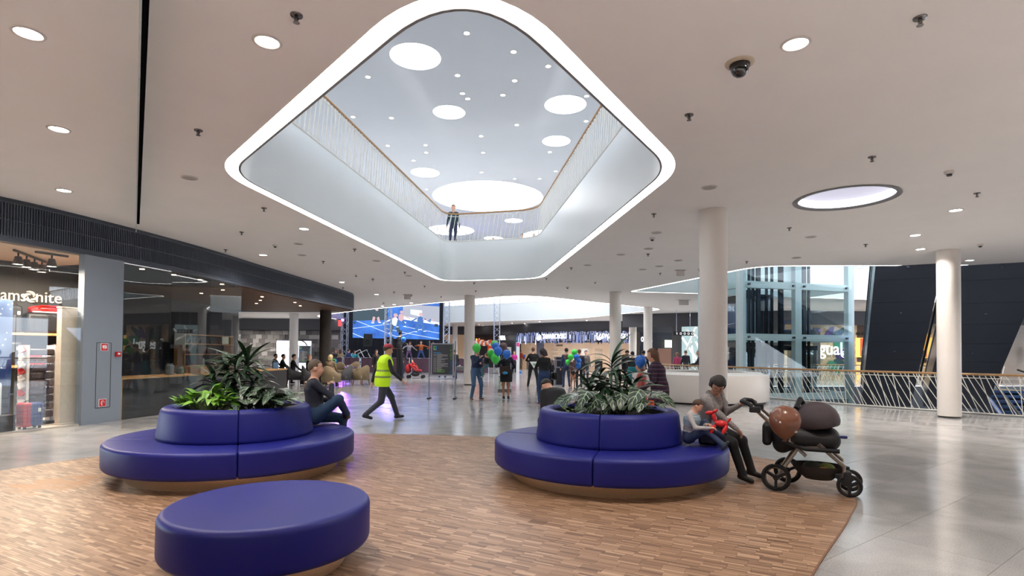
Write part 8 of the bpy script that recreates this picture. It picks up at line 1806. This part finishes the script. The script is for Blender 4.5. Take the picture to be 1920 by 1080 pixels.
# coloured stage spotlights on the trusses
def stage_spot(label, px, Y, z, target, col_, e, size):
    p = atY(px, 640, Y); q = Vector((p.x, p.y - 0.55, z)); t = thing('stage_spotlight', label, 'spotlight', tuple(q)); d_ = (Vector(target) - q).normalized(); b = MB(); b.cyl(q - d_ * 0.18, q + d_ * 0.12, 0.10, 0.13, n=16); b.build('housing', M_blackbox, t); b = MB(); b.cyl(q + d_ * 0.118, q + d_ * 0.124, 0.115, n=16); b.build('lens', em('lens_' + label[:6].strip(), col_, 8), t); b = MB(); b.bar(q, q + Vector((0, 0.32, 0.05)), 0.04, 0.04); b.build('bracket', M_blackbox, t)
    l = bpy.data.lights.new('stage_beam', 'SPOT'); l.energy = e; l.color = col_; l.spot_size = size; l.spot_blend = 0.6; l.shadow_soft_size = 0.1; o = bpy.data.objects.new('stage_beam', l); COL.objects.link(o); o.location = q + d_ * 0.15; o.rotation_euler = d_.to_track_quat('-Z', 'Y').to_euler()
stage_spot('violet stage spotlight on the left truss tower', 646, 42.0, 3.9, (-6.9, 23.2, 0), (0.28, 0.08, 1.0), 1500, 0.22)
stage_spot('blue stage spotlight on the truss before the screen', 727.5, 41.2, 5.6, (-2.9, 18.5, 0), (0.30, 0.22, 1.0), 1500, 0.34)
stage_spot('lilac stage spotlight aimed up at the atrium ceiling', 837, 41.35, 5.8, (-1.5, 34.0, 10.0), (0.45, 0.40, 1.0), 260, 1.5)

# ---------------------------------------------------------------- labels that single out the many alike fittings
NTH = ['nearest', 'second nearest', 'third nearest', 'fourth nearest', 'fifth nearest', 'sixth nearest', 'seventh nearest', 'eighth nearest', 'ninth nearest', 'tenth nearest', 'eleventh nearest', 'twelfth nearest']
ORD = ['first', 'second', 'third', 'fourth', 'fifth', 'sixth', 'seventh', 'eighth', 'ninth', 'tenth', 'eleventh', 'twelfth', 'thirteenth', 'fourteenth', 'fifteenth', 'sixteenth', 'seventeenth', 'eighteenth', 'nineteenth', 'twentieth', 'twenty-first', 'twenty-second', 'twenty-third', 'twenty-fourth', 'twenty-fifth', 'twenty-sixth', 'twenty-seventh', 'twenty-eighth', 'twenty-ninth', 'thirtieth']
def seen_x(o): return o.location.x / max(0.5, o.location.y)
def relabel(lab, noun):
    """alike ceiling fittings: told apart by side of the light ring and by distance"""
    zones = {}
    for o in bpy.data.objects:
        if o.get('label') == lab:
            q = o.location; z = 'beyond the far end of the light ring' if q.y > 21 else ('left of the light ring' if q.x < -1 else 'right of the light ring'); zones.setdefault(z, []).append(o)
    for z, L_ in zones.items():
        L_.sort(key=lambda o: o.location.length)
        for k, o in enumerate(L_): o['label'] = '%s among the small %s %s' % (NTH[min(k, 11)], noun, z)
relabel('small sprinkler head in the hall ceiling', 'sprinkler heads'); relabel('small round flush ceiling disc', 'flush ceiling discs')
def relabel_lr(lab, fmt, key=seen_x, sel=lambda o: True):
    L_ = sorted([o for o in bpy.data.objects if o.get('label') == lab and sel(o)], key=key)
    for k, o in enumerate(L_): o['label'] = fmt % ORD[k]
relabel_lr('small distant downlight in the far hall ceiling', '%s from the left of the small distant downlights in the far ceiling')
relabel_lr('downlight beyond the lift and escalator opening', '%s from the left of the downlights beyond the lift')
relabel_lr('small bright downlight of the upper ceiling seen through the opening', '%s small upper ceiling downlight counted from the tip of the light ring', key=lambda o: o.location.y)
relabel_lr('glowing round skylight in the upper ceiling, added out of view', '%s round skylight from the left within the light ring', sel=lambda o: abs(o.location.x - 0) < 5 and 12 < o.location.y < 42)
relabel_lr('tiny warm downlight in the timber soffit of the cafe', '%s from the left of the tiny warm downlights in the timber soffit')
relabel_lr('warm spotlight in the dark cafe ceiling behind the glass', '%s from the left of the warm spots behind the cafe glass')
for z_, nm_ in ((0.944, 'lowest'), (1.394, 'middle'), (1.794, 'upper')):
    relabel_lr('bottle standing on the dark back bar shelves', '%s bottle from the left on the ' + nm_ + ' back bar shelf', sel=lambda o: abs(o.location.z - z_) < 0.02)
